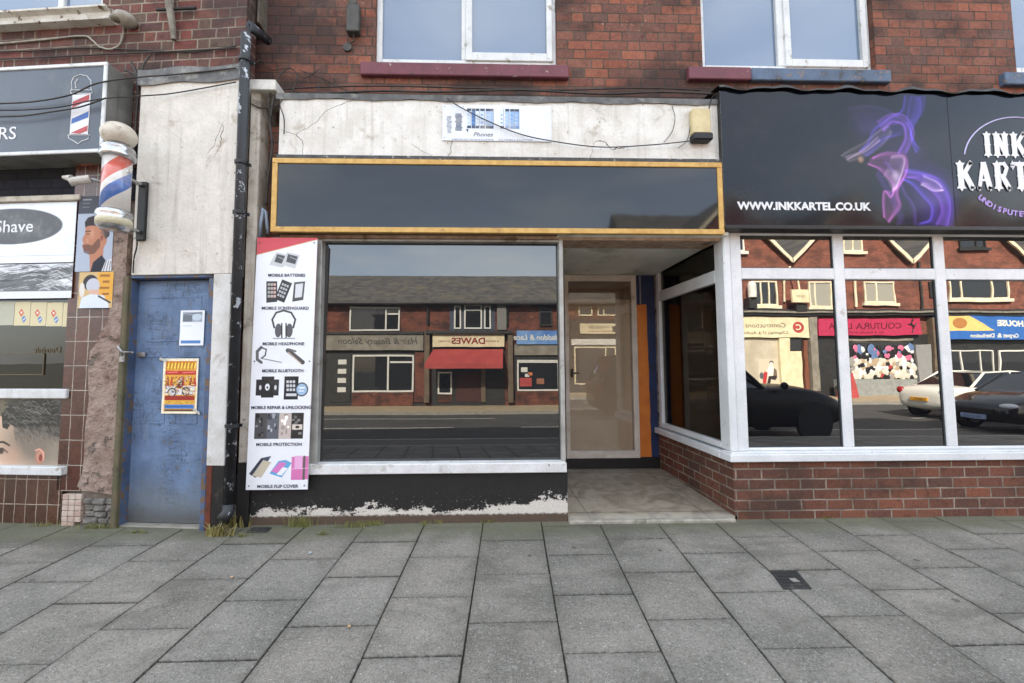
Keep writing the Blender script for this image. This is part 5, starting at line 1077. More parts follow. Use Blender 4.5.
# ---- box sign
bx1_, bz1_ = FB.P(108, 62, -.16); bz0_ = FB.P(108, 152, -.16)[1]; bw_ = 3.2
bs = thing('shop_sign', 'slate grey box sign of the barber with white rim and drawn barber pole', 'shop sign', FB.w((bx1_-bw_/2, 0, bz0_)))
m = MB(); m.box(bx1_-bw_, bx1_-.004, -.15, .09, bz0_+.004, bz1_-.004, .004); m.build('box', P('dirty_grey_box_metal', lin((118, 118, 114)), lin((92, 92, 88)), sc=5, rough=.6, stain=lin((70, 66, 58)), ss=3, streak=lin((70, 62, 52)), sa=.6, bump=.15), bs, FB)
m = MB(); e = .03; m.box(bx1_-bw_, bx1_, -.168, -.151, bz1_-e, bz1_, .004); m.box(bx1_-bw_, bx1_, -.168, -.151, bz0_, bz0_+e, .004); m.box(bx1_-e, bx1_, -.168, -.151, bz0_+e, bz1_-e, .004); m.build('rim', upvc_old, bs, FB)
m = MB(); m.box(bx1_-bw_, bx1_-e, -.157, -.1505, bz0_+e, bz1_-e); m.build('face', P('slate_blue_sign_face', lin((78, 86, 98)), lin((70, 78, 90)), sc=2, rough=.35, stain=lin((96, 100, 104)), ss=2, bump=.04), bs, FB)
a = FB.P(16.5, 139, -.158); text('BARBERS', .155, a[0], -.1585, a[1], white_l, bs, FB, al='RIGHT', sx=1.05)
m = MB(); red = P('sign_red', lin((176, 62, 66)), rough=.4); blu = P('sign_blue', lin((56, 96, 168)), rough=.4)
# outlined barber pole drawing
def bpx(px, py): return FB.P(px, py, -.159)
pm = MB()
def pl(pts, w=.006): pm.tube([(x, -.159, z) for x, z in [bpx(*p) for p in pts]], w/2, 5)
pl([(72, 90), (71.5, 82), (74, 77), (80, 74.5), (87, 76), (91, 81), (91, 90)]); pl([(71, 90), (92, 90), (92, 93.5), (71, 93.5), (71, 90)]); pl([(73, 94), (70, 135)]); pl([(90.5, 94), (87.5, 135)]); pl([(68, 135), (89.5, 135), (88, 139), (82, 141), (78, 144), (74, 141), (69, 138.5), (68, 135)]); pl([(76, 88), (75, 83), (78, 79)], .008)
pm.build('pole_outline', white_l, bs, FB)
def strip(p, mt, nm='stripe'):
    q = MB(); q.prism([bpx(*v) for v in p], -.1605, -.1575); q.build(nm, mt, bs, FB)
strip([(73, 95), (90, 94), (87.5, 134), (70, 134)], white_l, 'pole_body')
for p, mt in (([(73, 102), (89.6, 94.5), (89.2, 100), (72.6, 108)], red), ([(72, 119), (88.8, 111.5), (88.4, 117.5), (71.5, 124)], blu), ([(71, 133), (88, 125.5), (87.6, 131), (80, 133.8)], red)):
    q = MB(); q.prism([bpx(*v) for v in p], -.1620, -.1600); q.build('stripe', mt, bs, FB)
# ---- barber pole on bracket
cxp, _ = FB.P(116, 190, -.28); zc = lambda py: FB.P(116, py, -.28)[1]
bpole = thing('barber_pole', 'red white and blue barber pole with a grimy white globe on a wall bracket', 'barber pole', FB.w((cxp, -.28, zc(231))))
def bl_(prof, name, mt, n=32, sm=True):
    q = MB(); q.lathe(prof, 0, 0, n)
    for v in q.bm.verts: v.co = Vector((cxp+v.co.x, -.28+v.co.y, v.co.z))
    return q.build(name, mt, bpole, FB, smooth=sm)
globe = MB(); globe.ball((cxp, -.28, zc(135.5)), .118, .118, .096, 28); globe.build('globe', P('grimy_white_globe', lin((206, 198, 184)), lin((186, 176, 160)), sc=10, rough=.45, stain=lin((128, 112, 92)), ss=16, st=.54, bump=.15), bpole, FB, smooth=True)
chr_ = P('worn_chrome', lin((200, 200, 202)), lin((160, 160, 160)), sc=16, rough=.22, metal=.9, stain=lin((110, 100, 90)), ss=14)
r_ = .098
bl_([(0, zc(144)), (.07, zc(144)), (.085, zc(146.5)), (.108, zc(149)), (.111, zc(151)), (.10, zc(153)), (.116, zc(155)), (.117, zc(158)), (.10, zc(160)), (0, zc(160))], 'cap', chr_)
def mk_pole():
    t = NT('spiral_stripes'); p = t.pos(); x, y, z = t.sep(p)[:3]; w_ = FB.w((cxp, -.28, 0))
    an = t.math('DIVIDE', t.math('ARCTAN2', t.math('SUBTRACT', y, w_.y), t.math('SUBTRACT', x, w_.x)), 6.28318)
    f = t.math('FRACT', t.math('ADD', t.math('MULTIPLY', t.math('SUBTRACT', z, zc(212)), -1/.55), t.math('ADD', an, .637+10)))
    c = t.ramp(f, [(0, lin((206, 202, 196))), (.08, lin((72, 104, 166))), (.30, lin((206, 202, 196))), (.75, lin((188, 92, 78))), (.965, lin((206, 202, 196)))], True)
    c = t.mix(t.math('MULTIPLY', t.sm(t.noise(p, 12, 6), .5, .7), .35), c, lin((176, 164, 148)))
    return t.bsdf(c, .18, None, 0, .5, 1.5, Coat_Weight=.5, Coat_Roughness=.05)
bl_([(0, zc(160)), (r_-.005, zc(160)), (r_-.005, zc(212)), (0, zc(212))], 'striped_cylinder', mk_pole(), 48)
bl_([(0, zc(211)), (.10, zc(211)), (.116, zc(213)), (.118, zc(216)), (.106, zc(219)), (.112, zc(220)), (.109, zc(227)), (.085, zc(230)), (0, zc(231))], 'base', chr_)
q = MB(); q.lathe([(.1125, zc(220)+.003), (.1145, zc(221)), (.1135, zc(226.5))], 0, 0, 32)
for v in q.bm.verts: v.co = Vector((cxp+v.co.x, -.28+v.co.y, v.co.z))
q.build('base_band', P('cream_check_band', lin((206, 200, 176)), lin((188, 180, 150)), sc=40, rough=.4), bpole, FB, smooth=True)
q = MB(); xk = FB.P(133.5, 190, -.1)[0]; q.box(xk-.03, xk+.045, -.03, -.001, zc(231), zc(168), .006); q.build('back_plate', blackp, bpole, FB)
q = MB()
for py in (172, 222): z = zc(py); q.box(xk-.02, xk+.02, -.28, -.03, z-.012, z+.012, .004); q.box(cxp+.1, xk+.02, -.29, -.27, z-.012, z+.012, .004)
q.box(xk-.018, xk+.018, -.22, -.19, zc(222), zc(172), .006); q.build('bracket_arm', chr_, bpole, FB)
# ---- cctv camera
xa, za = FB.P(70, 182, -.2); xb, zb_ = FB.P(93, 180, -.12)
cc_ = thing('security_camera', 'small white bullet camera beside the barber pole pointing left', 'camera', FB.w((xb, -.1, zb_)))
m = MB(); m.tube([(xb, -.14, zb_), (xa, -.2, za)], .034, 14); m.build('body', P('white_camera_plastic', lin((196, 192, 184)), lin((170, 164, 154)), sc=14, rough=.4), cc_, FB, smooth=False)
m = MB(); m.tube([(xa+.01, -.2, za+.028), (xa-.05, -.212, za+.036)], .03, 12, .012); m.build('hood', P('white_camera_plastic', (1, 1, 1)), cc_, FB)
m = MB(); m.tube([(xb, -.14, zb_), (xb+.05, -.08, zb_-.01), (xb+.06, .02, zb_-.03)], .014, 8); m.box(xb+.03, xb+.10, -.01, .03, zb_-.08, zb_+.02, .005); m.build('bracket', steel, cc_, FB)
m = MB(); m.box(xb+.0, xb+.07, -.04, .02, FB.P(95, 213, 0)[1], FB.P(95, 196, 0)[1], .01); jb = m.build('junction_box', P('pale_plastic_box', lin((186, 184, 178)), rough=.5), None, FB); tag(jb, 'little pale plastic box on the pier left of the barber pole', 'wall box')
# ---- floodlight with white cable
xa, za = FB.P(118, 13, -.05)
fl = thing('wall_light', 'small round white bulkhead lamp on plum brick right of the top left window', 'lamp', FB.w((xa, .1, za)))
m = MB(); m.ball((xa, .02, za), .085, .09, .055, 18); m.build('housing', P('grimy_lamp_housing', lin((168, 162, 150)), lin((140, 132, 120)), sc=12, rough=.5, stain=lin((90, 80, 66)), ss=12), fl, FB, smooth=True)
m = MB(); m.ball((xa-.04, -.03, za-.03), .045, .045, .03, 14); m.build('lens', P('dull_lamp_lens', lin((120, 112, 96)), rough=.2), fl, FB, smooth=True)
def cable(pts, label, fr, y=.08, r=.006, mt=None, group=None, sag=0.):
    q = []
    for p in pts:
        yy = p[2] if len(p) > 2 else y; yy = yy-.07 if fr is FM and -.06 < yy < .06 else yy; x, z = fr.P(p[0], p[1], yy); q.append(Vector((x, yy, z)))
    out = []                                            # smooth through the points
    for i in range(len(q)-1):
        p0, p1, p2, p3 = q[max(i-1, 0)], q[i], q[i+1], q[min(i+2, len(q)-1)]
        for k in range(6): t_ = k/6; out.append(.5*((2*p1)+(-p0+p2)*t_+(2*p0-5*p1+4*p2-p3)*t_*t_+(-p0+3*p1-3*p2+p3)*t_**3))
    out.append(q[-1]); m = MB(); m.tube(out, r, 6); o = m.build('cable', mt or cable_m, None, fr, smooth=True)
    return tag(o, label, 'cable', group)
cable([(-30, 44), (0, 43.5), (40, 40), (82, 36), (92, 40), (100, 47), (112, 49), (121, 42), (124, 24), (120, 14)], 'off white cable running under the top left window and looping up to the round lamp', FB, .085, .008, cable_w)
cable([(-30, 52), (30, 51), (80, 48), (140, 50), (190, 52), (236, 46)], 'dark cable along the plum brick just under the white lamp cable', FB, .085, .006)
cable([(-30, 60), (30, 58), (90, 55), (160, 52), (200, 50), (236, 48)], 'dark cable right above the top rim of the barber sign', FB, .08, .006)
cable([(-20, 104, -.2), (30, 102, -.2), (70, 95, -.2), (95, 84, -.2), (130, 78, -.1), (180, 74, -.03), (236, 68, -.03)], 'black wire crossing the barber sign just above the drawn pole body', FB)
cable([(-20, 110, -.2), (20, 110, -.2), (60, 107, -.2), (100, 99, -.2), (140, 96, -.1), (175, 93, -.03), (236, 82, -.03)], 'black wire crossing the barber sign and the top of the white render', FB, r=.005)
cable([(-20, 117, -.2), (20, 116, -.2), (50, 112, -.2), (80, 107, -.2), (106, 98, -.2)], 'lowest black wire sagging across the barber sign', FB)
cable([(131, 62, .04), (138, 80, .04), (136, 120, .04), (133, 160, .04)], 'thick grey cable dropping between barber sign and white render', FB, r=.012)
cable([(150, 55, .05), (143, 66, .0), (140, 80, .0), (134, 74, .0), (124, 70, .0)], 'black cable curling over the lead strip at the left end of the white render', FB, r=.008)
cable([(136, 229, -.02), (137, 245, -.02), (134, 258, -.02), (133, 273, -.02)], 'thin black cable running down from the barber pole bracket to the door head', FB, r=.006)
rod = thing('aerial_bracket', 'old iron and timber bracket with a cross arm high on the plum brick', 'bracket', FB.w((FB.P(172, 35, .05)[0], .09, FB.P(172, 35, .05)[1])))
m = MB(); a, b = FB.P(173, 39, .05), FB.P(169, 0, .05); m.tube([(a[0], .06, a[1]), (b[0], .05, b[1]), (b[0]-.02, .04, b[1]+.4)], .022, 8, .05); m.build('post', P('weathered_post', lin((130, 124, 112)), lin((96, 88, 78)), sc=14, rough=.7, bump=.4), rod, FB)
m = MB(); a, b = FB.P(156, 9, .05), FB.P(195, 7, .05); m.tube([(a[0], .06, a[1]), (b[0], .06, b[1])], .013, 8); m.build('cross_arm', blackp, rod, FB)
# ---- cable tangle above and left of the white band
cable([(300, 70, .22), (330, 82, .2), (345, 90, .15), (368, 96, .1), (376, 97, .1)], 'thin wire slanting down the brick below the grey wall box', FM, r=.004)
cable([(268, 98, .1), (290, 94, .1), (330, 93, .1), (380, 91, .1), (440, 92, .1), (520, 90, .1), (600, 94, .1), (660, 92, .1), (716, 94, .05)], 'black cable lying along the top of the white fascia band', FM, r=.009)
cable([(262, 92, .15), (300, 88, .15), (380, 86, .15), (470, 88, .15), (560, 90, .15), (640, 88, .15), (700, 90, .1)], 'second dark cable clipped to the brick just above the lead flashing', FM, r=.007)
cable([(272, 116, .0), (268, 104, .0), (272, 90, .05), (281, 74, .1), (290, 68, .15), (297, 76, .15), (292, 92, .1), (280, 104, .05), (262, 108, .02), (250, 103, .02)], 'coil of thin dark cable in front of the brick beside the corbel', FM, r=.006)
cable([(284, 134, .0), (284, 118, .0), (280, 104, .0), (287, 96, .05), (300, 92, .1)], 'looped black cable hanging at the left end of the white band', FM, r=.005)
cable([(318, 92, .1), (321, 76, .15), (319, 70, .2), (304, 78, .2), (290, 68, .2), (272, 70, .2), (262, 60, .2), (254, 64, .15)], 'thin wire looping over the brick between the pipe and the coil', FM, r=.004)
cable([(274, 96, .02), (270, 120, .02), (272, 145, .02), (268, 180, .04), (266, 205, .04)], 'bundle of dark cable running down beside the white band to the gold frame', FM, r=.011)
cable([(447, 98, -.01), (460, 107, -.012), (490, 122, -.014), (520, 134, -.016), (552, 141, -.018), (600, 147, -.018), (650, 145, -.02), (690, 141, -.05)], 'thin black wire sagging across the faded phone sign to the alarm box', FM, r=.0045)
cable([(720, 92, -.2), (712, 98, -.1), (708, 112, -.1), (702, 124, -.1), (700, 136, -.1)], 'black wire dropping from the tattoo sign corner to the cream alarm box', FM, r=.006)
cable([(678, 148, -.0), (688, 138, -.0), (692, 110, -.0)], 'thin wire beside the left edge of the cream alarm box', FM, r=.003)
cable([(672, 106, .0), (675, 118, .0), (672, 132, .0), (664, 142, .0)], 'thin wire curving down the white band left of the alarm box', FM, r=.003)
cable([(206, 275, -.05), (222, 276, -.06), (232, 284, -.05)], 'short wire at the top right corner of the blue door frame', FM, r=.004)
# ================================================================ pavement bits
def gpt(px, py):
    d = ray(px, py); t_ = (zg(CAM.y)-CAM.z)/(d.z-.05*d.y); return CAM+d*t_
a, b, c, d = gpt(768, 572), gpt(793, 571), gpt(815, 588), gpt(787, 590)
cx_, cy_ = (a.x+b.x+c.x+d.x)/4, (a.y+b.y+c.y+d.y)/4; dcr = thing('drain_cover', 'small dark iron stopcock cover set in the paving in front of the tattoo studio', 'drain cover', (cx_, cy_, zg(cy_)))
iron = P('worn_dark_iron', lin((60, 60, 60)), lin((46, 46, 45)), sc=20, rough=.6, metal=.2, stain=lin((92, 88, 80)), ss=12, bump=.4)
m = MB(); hw, hd = (b.x-a.x)/2*1.02, abs(a.y-d.y)/2; z = zg(cy_)+.004
m.box(-hw, hw, -hd, hd, -.02, .002, .002)
for i in range(5): m.box(-hw*.8, hw*.8, -hd*.8+i*hd*.36, -hd*.8+i*hd*.36+hd*.16, .002, .0055)
for v in m.bm.verts: v.co = Vector((cx_+v.co.x+v.co.y*.3, cy_+v.co.y, z+v.co.z+.05*v.co.y))
m.build('lid', iron, dcr)
m = MB(); m.box(-.03, .01, -.02, .02, .002, .007); 
for v in m.bm.verts: v.co = Vector((cx_+v.co.x+.02, cy_+v.co.y-.02, z+v.co.z))
m.build('key_plate', P('pale_key_plate', lin((150, 148, 140)), rough=.6), dcr)
p = gpt(259, 531); m = MB(); m.box(p.x-.08, p.x+.08, p.y-.035, p.y+.05, p.z, p.z+.012, .004); m.box(p.x-.06, p.x+.06, p.y-.02, p.y+.035, p.z+.012, p.z+.018, .002); tag(m.build('vent_cover', iron), 'small black plastic cover lying on the paving below the phone banner', 'cover')
# weeds
grass = NT('grass_blades'); gg = grass.bsdf(grass.mix(grass.noise(grass.pos(), 60, 2), lin((104, 112, 58)), lin((134, 128, 76))), .7)
straw = NT('dry_leaf_blades'); ss_ = straw.bsdf(straw.mix(straw.noise(straw.pos(), 50, 2), lin((150, 132, 78)), lin((112, 114, 66))), .7)
def tuft(px, py, w, h, n, label, mt=None, spread=.6, broad=.0022):
    p = gpt(px, py); m = MB(); n = int(n*1.8)
    for i in range(n):
        bx, by = p.x+rnd.gauss(0, w/2.6), p.y+rnd.uniform(-.015, .02); an = rnd.uniform(0, 6.28); hh_ = h*rnd.uniform(.45, 1.1); ln_ = hh_*spread*rnd.uniform(.2, 1.2); wd = broad*rnd.uniform(.7, 1.3)
        dx, dy = math.cos(an), math.sin(an); px_, py_ = -dy*wd, dx*wd; z0 = zg(by)-.004
        pts = [(0, 0), (.35, .55), (.75, .92), (1, .95 if rnd.random() < .5 else .7)]; prev = None
        for k, (u, v) in enumerate(pts):
            s_ = 1-k/3.02; q = ((bx+dx*ln_*u-px_*s_, by+dy*ln_*u*.6-py_*s_, z0+hh_*v), (bx+dx*ln_*u+px_*s_, by+dy*ln_*u*.6+py_*s_, z0+hh_*v))
            if prev: m.quad(prev[0], prev[1], q[1], q[0])
            prev = q
    return tag(m.build('weed', mt or gg), label, 'weed', 'weeds along the foot of the shopfronts')
tuft(96, 528.5, .20, .05, 70, 'low grass patch on the paving beside the rubble foot of the pier')
tuft(42, 526.5, .14, .04, 40, 'sparse grass patch at the foot of the brown tiles far left')
tuft(135, 533, .13, .03, 50, 'flat mossy grass in front of the blue door', spread=.9)
tuft(217, 536, .13, .10, 26, 'spiky yellow green plant at the foot of the downpipe', ss_, 1.1, .008)
tuft(238, 527, .12, .13, 30, 'taller dry weed just right of the downpipe foot', ss_, .6, .006)
tuft(243, 537, .06, .04, 30, 'tiny grass sprig on a joint right of the spiky plant')
tuft(300, 527, .13, .10, 90, 'bushy grass tuft under the left end of the black riser')
tuft(322, 535, .07, .04, 34, 'little grass tuft in front of the bushy one')
tuft(352, 527, .17, .055, 80, 'wide grass tuft under the middle left of the black riser')
tuft(374, 525.5, .1, .05, 60, 'grass tuft against the riser right of the widest one')
tuft(424, 524.5, .06, .035, 30, 'small grass tuft at the middle of the black riser')
tuft(438, 523, .08, .045, 46, 'dark grass tuft at the riser foot, right of the middle')
tuft(490, 522.5, .08, .04, 40, 'grass tuft near the right end of the black riser')
tuft(826, 518.5, .08, .035, 34, 'small green weed at the foot of the bay brick wall')
tuft(866, 518, .05, .02, 20, 'tiny moss sprig at the brick foot right of the green weed')
lf = P('tan_dry_leaf', lin((206, 170, 128)), lin((180, 140, 96)), sc=30, rough=.7)
def litter(px, py, s, label, mt, cat='leaf'):
    p = gpt(px, py); m = MB(); a_ = rnd.uniform(0, 3); pts = [(math.cos(t_)*s*(1 if i % 2 else .6), math.sin(t_)*s*.6) for i, t_ in enumerate(np.linspace(0, 5.6, 8))]
    c_, s__ = math.cos(a_), math.sin(a_); top = [m.bm.verts.new((p.x+x*c_-y*s__, p.y+x*s__+y*c_, p.z+.008+rnd.uniform(0, .006))) for x, y in pts]; bot = [m.bm.verts.new(v.co-Vector((0, 0, .002))) for v in top]
    m.bm.faces.new(top); m.bm.faces.new(bot[::-1])
    for i in range(8): m.bm.faces.new((top[i], bot[i], bot[(i+1) % 8], top[(i+1) % 8]))
    tag(m.build('leaf' if cat == 'leaf' else 'litter', mt), label, cat)
litter(349, 628, .014, 'small tan leaf on a paving joint left of centre', lf); litter(310, 554, .022, 'scrap of pale litter on the paving in front of the banner', P('pale_litter', lin((168, 172, 176)), rough=.5), 'litter')
litter(232, 578, .012, 'tiny dry leaf on the paving before the spiky plant', lf)
# ================================================================ the street opposite (seen in the glass)
obrick = BR('sunlit_street_brick', [lin(c) for c in ((132, 76, 60), (118, 68, 54), (142, 84, 66), (108, 66, 56))], lin((120, 96, 82)), .225, 0, .075, rough=.9, bmp=.2, soot=lin((52, 42, 38)), sootamt=.8)
obrick2 = BR('bright_gable_brick', [lin(c) for c in ((146, 86, 70), (132, 78, 64), (152, 92, 74), (124, 76, 64))], lin((140, 108, 92)), .225, 0, .075, rough=.9, bmp=.2, soot=lin((64, 48, 42)), sootamt=.6)
ocream = P('cream_paint', lin((226, 214, 178)), lin((206, 192, 156)), sc=3, rough=.6)
owhite = P('street_white_frames', lin((216, 214, 206)), rough=.5); odark = P('street_dark_paint', lin((50, 50, 48)), lin((38, 38, 38)), rough=.5)
ogrey = P('street_grey_fascia', lin((142, 136, 124)), lin((116, 110, 98)), sc=3, rough=.7, stain=lin((90, 84, 74)), ss=2)
ostone = P('street_brown_stone', lin((112, 98, 80)), lin((92, 80, 66)), sc=3, rough=.8)
ocurt = GL('net_curtained_glass', lin((150, 146, 134)), 1.5); 
def oy(d): return YO+d
def OB(x0, x1, z0, z1, d0, d1, name, mt, root, bev=0.):
    m = MB(); m.box(x0, x1, oy(d0), oy(d1), z0, z1, bev); return m.build(name, mt, root)
def owin(root, r, mull=(), transom=None, frame=None, pane=None, sillm=None, fw=.07, d=.02, name='window'):
    x0, x1, z0, z1 = r; fr_ = frame or owhite; m = MB()
    m.box(x0, x1, oy(d), oy(d+.06), z0, z0+fw); m.box(x0, x1, oy(d), oy(d+.06), z1-fw, z1); m.box(x0, x0+fw, oy(d), oy(d+.06), z0+fw, z1-fw); m.box(x1-fw, x1, oy(d), oy(d+.06), z0+fw, z1-fw)
    for u in mull: x = x0+(x1-x0)*u; m.box(x-fw/2, x+fw/2, oy(d), oy(d+.055), z0+fw, z1-fw)
    if transom:
        for (u0, u1, v) in transom: z = z0+(z1-z0)*v; m.box(x0+(x1-x0)*u0+fw, x0+(x1-x0)*u1-fw, oy(d), oy(d+.05), z-fw/2, z+fw/2)
    if sillm: m.box(x0-.12, x1+.12, oy(d), oy(d+.14), z0-.14, z0-.001)
    f = m.build(name, fr_, root); p = MB(); p.box(x0+.02, x1-.02, oy(d-.015), oy(d+.012), z0+.02, z1-.02); p.build('pane', pane or glass_far, f); return f
def obld(label, x0, x1, ze, zr, mt, brk, hipped=True):
    b = thing('shop_building', label, 'building', ((x0+x1)/2, oy(-3), -.12), 'shops across the street')
    OB(x0, x1, -.15, ze, -9, 0, 'wall', brk, b)
    if hipped:
        m = MB(); m.prismx([(oy(.3), ze-.02), (oy(.3), ze+.1), (oy(-4.2), zr), (oy(-9.2), ze+.1), (oy(-9.2), ze-.02)], x0, x1); m.build('roof', slate, b)
        m = MB(); m.tube([(x0, oy(.36), ze-.05), (x1, oy(.36), ze-.05)], .07); m.build('gutter', odark, b)
    return b
S_ = lambda *a: RS(*a, 's')
zE = reflpt(440, 303.5, .07, TILT)[1]; zRd = reflpt(440, 276, .07, TILT, YO-4.2)[1]
def xs_(px, k='s'): return RS(px, 330, px+1, 360, k)[0]
xA0, xA1, xB1, xC1 = -13.5, xs_(426), xs_(512), 4.0
# A: hair salon with grey fascia
A = obld('brick building across the road with the weathered grey salon fascia and wide upstairs window', xA0, xA1, zE, zRd, None, obrick)
owin(A, S_(350, 307, 400, 331), (.72,), [(.72, 1, .7)]); owin(A, S_(306, 307, 326, 333), ()); 
x0, x1, z0, z1 = S_(300, 334.5, 424, 350.5); OB(x0, x1, z0, z1, 0, .22, 'fascia', ogrey, A); OB(x0, x1, z1, z1+.1, 0, .3, 'cornice', odark, A)
text('Hair & Beauty Saloon', .42, (x0+x1)/2+.8, oy(.223), z0+.28, odark, A, al='CENTER', face=-1, ext=.002, shear=.3)
q = S_(316, 352, 330, 403); owin(A, (q[0]-1.2, q[1]-.2, q[2]+.5, q[3]), (), [(0, 1, .85)]); OB(x0, x1, -.12, z0, 0, .03, 'shopfront', odark, A)
dq = S_(332, 354, 351, 402); OB(*dq, .03, .06, 'door', odark, A, .01)
for k in range(4): zz = dq[2]+.45+k*.42; OB(dq[0]+.28, dq[0]+.66, zz, zz+.22, .06, .066, 'notice', owhite, A)
r = S_(353, 355, 414, 392); owin(A, r, (.58,), [(.58, 1, .8)], d=.04, fw=.08); OB(r[0], r[1], -.12, r[2]-.01, .03, .1, 'stall_riser', obrick, A)
r = S_(415, 352, 425, 402); OB(*r, .03, .1, 'pilaster', obrick, A)
# B: DAWES
Bd = obld('brick building across the road with cream lettered fascia and red awning', xA1+.002, xB1, zE, zRd, None, obrick)
r = S_(453, 305, 492, 330); OB(r[0]-.15, r[1]+.15, r[2]-.1, r[3]+.1, 0, .03, 'window_surround', P('slate_blue_boarding', lin((66, 74, 88)), rough=.6), Bd)
owin(Bd, S_(464, 305, 482, 329), (), [(0, 1, .78)], d=.04); owin(Bd, S_(454, 306, 461, 329), (), d=.04); owin(Bd, S_(484, 306, 491, 329), (), d=.04)
r = S_(497, 304, 506, 330); OB(*r, 0, .2, 'grey_panel', P('flat_grey_panel', lin((124, 122, 116)), rough=.7), Bd)
for px in (427.5, 510): r = S_(px-2.5, 332, px+2.5, 402); OB(*r, 0, .3, 'pilaster', ostone, Bd)
OB(xA1+.3, xB1-.35, -.12, 3.2, 0, .02, 'shopfront', odark, Bd)
r = S_(433, 334.5, 504, 347); OB(*r, 0, .25, 'fascia', ocream, Bd); OB(xA1+.02, xB1-.02, r[3]+.01, r[3]+.14, 0, .4, 'cornice', odark, Bd)
mar = P('maroon_lettering', lin((134, 44, 48)), rough=.5)
text('DAWES', .40, (r[0]+r[1])/2, oy(.253), r[2]+.14, mar, Bd, al='CENTER', face=-1, bold=.012, fit=1.55)
text('BUTCHERS', .12, r[0]+.6, oy(.253), r[2]+.22, mar, Bd, al='CENTER', face=-1, fit=.7); text('& BAKERS', .12, r[1]-.6, oy(.253), r[2]+.22, mar, Bd, al='CENTER', face=-1, fit=.7)
redc = P('red_awning_canvas', lin((172, 72, 68)), lin((156, 62, 60)), sc=2, rough=.7)
a, b = S_(434, 349, 503, 350), S_(430, 368.5, 499, 370); m = MB(); zt_a, zb_a = a[3]-.02, b[2]+.05
for dz in (0, .02): m.quad((a[0], oy(.26), zt_a-dz), (a[1], oy(.26), zt_a-dz), (b[1]+.1, oy(1.25), zb_a+.22-dz), (b[0]-.1, oy(1.25), zb_a+.22-dz))
m.box(b[0]-.1, b[1]+.1, oy(1.25), oy(1.28), zb_a, zb_a+.22); m.build('awning', redc, Bd)
owin(Bd, S_(438, 372, 452, 394), (), d=.04); r = S_(438, 395, 452, 402); OB(*r, .02, .06, 'stall_riser', obrick, Bd)
r = S_(456, 372, 481, 401.5); OB(*r, .021, .05, 'doorway', P('dark_red_brown_door', lin((70, 40, 34)), rough=.7), Bd); r = S_(481, 356, 485.5, 402); OB(*r, .02, .12, 'pilaster', ostone, Bd)  # doorway is one plain dark red-brown panel
# C: blue fascia
Cb = obld('brick building across the road with the blue fascia and posters in its window', xB1+.002, xC1, zE, zRd, None, obrick)
owin(Cb, S_(539, 303, 552, 326), (), [(0, 1, .6)], frame=odark)
x0, x1, z0, z1 = S_(517, 331, 575, 344.5); OB(xB1+.2, xC1-.1, z0, z1, 0, .2, 'fascia', P('blue_fascia', lin((64, 108, 178)), lin((130, 168, 206)), sc=.8, rough=.4), Cb); text('Haddon & Lace', .36, (xB1+xC1)/2+.05, oy(.203), z0+.2, owhite, Cb, al='CENTER', face=-1, shear=.2, bold=.008, fit=2.2)
OB(xB1+.1, xC1, z0-.5, z0-.01, 0, .12, 'shutter_box', ogrey, Cb); OB(xB1+.1, xC1, -.12, z0-.5, 0, .02, 'shopfront', odark, Cb)
r = S_(517, 360, 559, 390.5); owin(Cb, r, (), [(0, 1, .93)], d=.03); OB(r[0]-.1, r[1]+.1, -.12, r[2]-.01, .02, .1, 'stall_riser', obrick, Cb)
for (u, v, s_, mt) in ((.15, .62, .3, owhite), (.3, .45, .2, owhite), (.1, .12, .55, redc), (.42, .5, .2, P('orange_poster', lin((206, 120, 80)), rough=.5)), (.75, .2, .35, P('dull_orange', lin((150, 100, 80)), rough=.5))): OB(r[0]+u*1.2, r[0]+u*1.2+s_, r[2]+v*1.3+.05, r[2]+v*1.3+.05+s_*.7, .045, .05, 'window_poster', mt, Cb)
# D: cream sign seen in the door glass
Dd = obld('brick building across the road with a white board sign below two upstairs windows', xC1+.002, 8.0, zE, zRd, None, obrick)
D_ = lambda *a: RS(*a, 'd')
x0, x1, z0, z1 = D_(579, 324, 619, 334); x1 = max(x1, x0+2.); OB(x0, x1, z0, z1, .12, .24, 'fascia', ocream, Dd); OB(xC1+.1, 7.9, z0-.2, z1+.25, 0, .12, 'fascia_surround', odark, Dd)
text('Woods', .22, x0+1.0, oy(.243), z0+.28, odark, Dd, al='CENTER', face=-1, fit=1.1); text('Carpets & Beds', .13, x0+1., oy(.243), z0+.1, redc, Dd, al='CENTER', face=-1, fit=1.2); OB(x1-.45, x1-.12, z0+.08, z0+.4, .24, .245, 'emblem', odark, Dd)
owin(Dd, D_(578, 303, 592, 316), (), frame=ocream); owin(Dd, D_(597, 303, 618, 316), (.3,), frame=ocream)
OB(xC1+.1, 7.9, -.12, z0-.2, 0, .02, 'shopfront', odark, Dd)
r = D_(571, 339, 618, 345); OB(*r, .02, .1, 'transom_light', owhite, Dd)
r = D_(574, 351, 616, 385); owin(Dd, (r[0], r[1], .3, 2.3), (.75,), frame=ocream, d=.03)
r = D_(626, 338, 640, 360); m = MB()
for dz in (0, .02): m.quad((r[0], oy(.1), r[3]), (r[1], oy(.1), r[3]), (r[1]+.2, oy(1.), r[2]), (r[0]-.2, oy(1.), r[2]))
m.build('awning', P('faded_pink_awning', lin((190, 120, 104)), rough=.7), Dd)
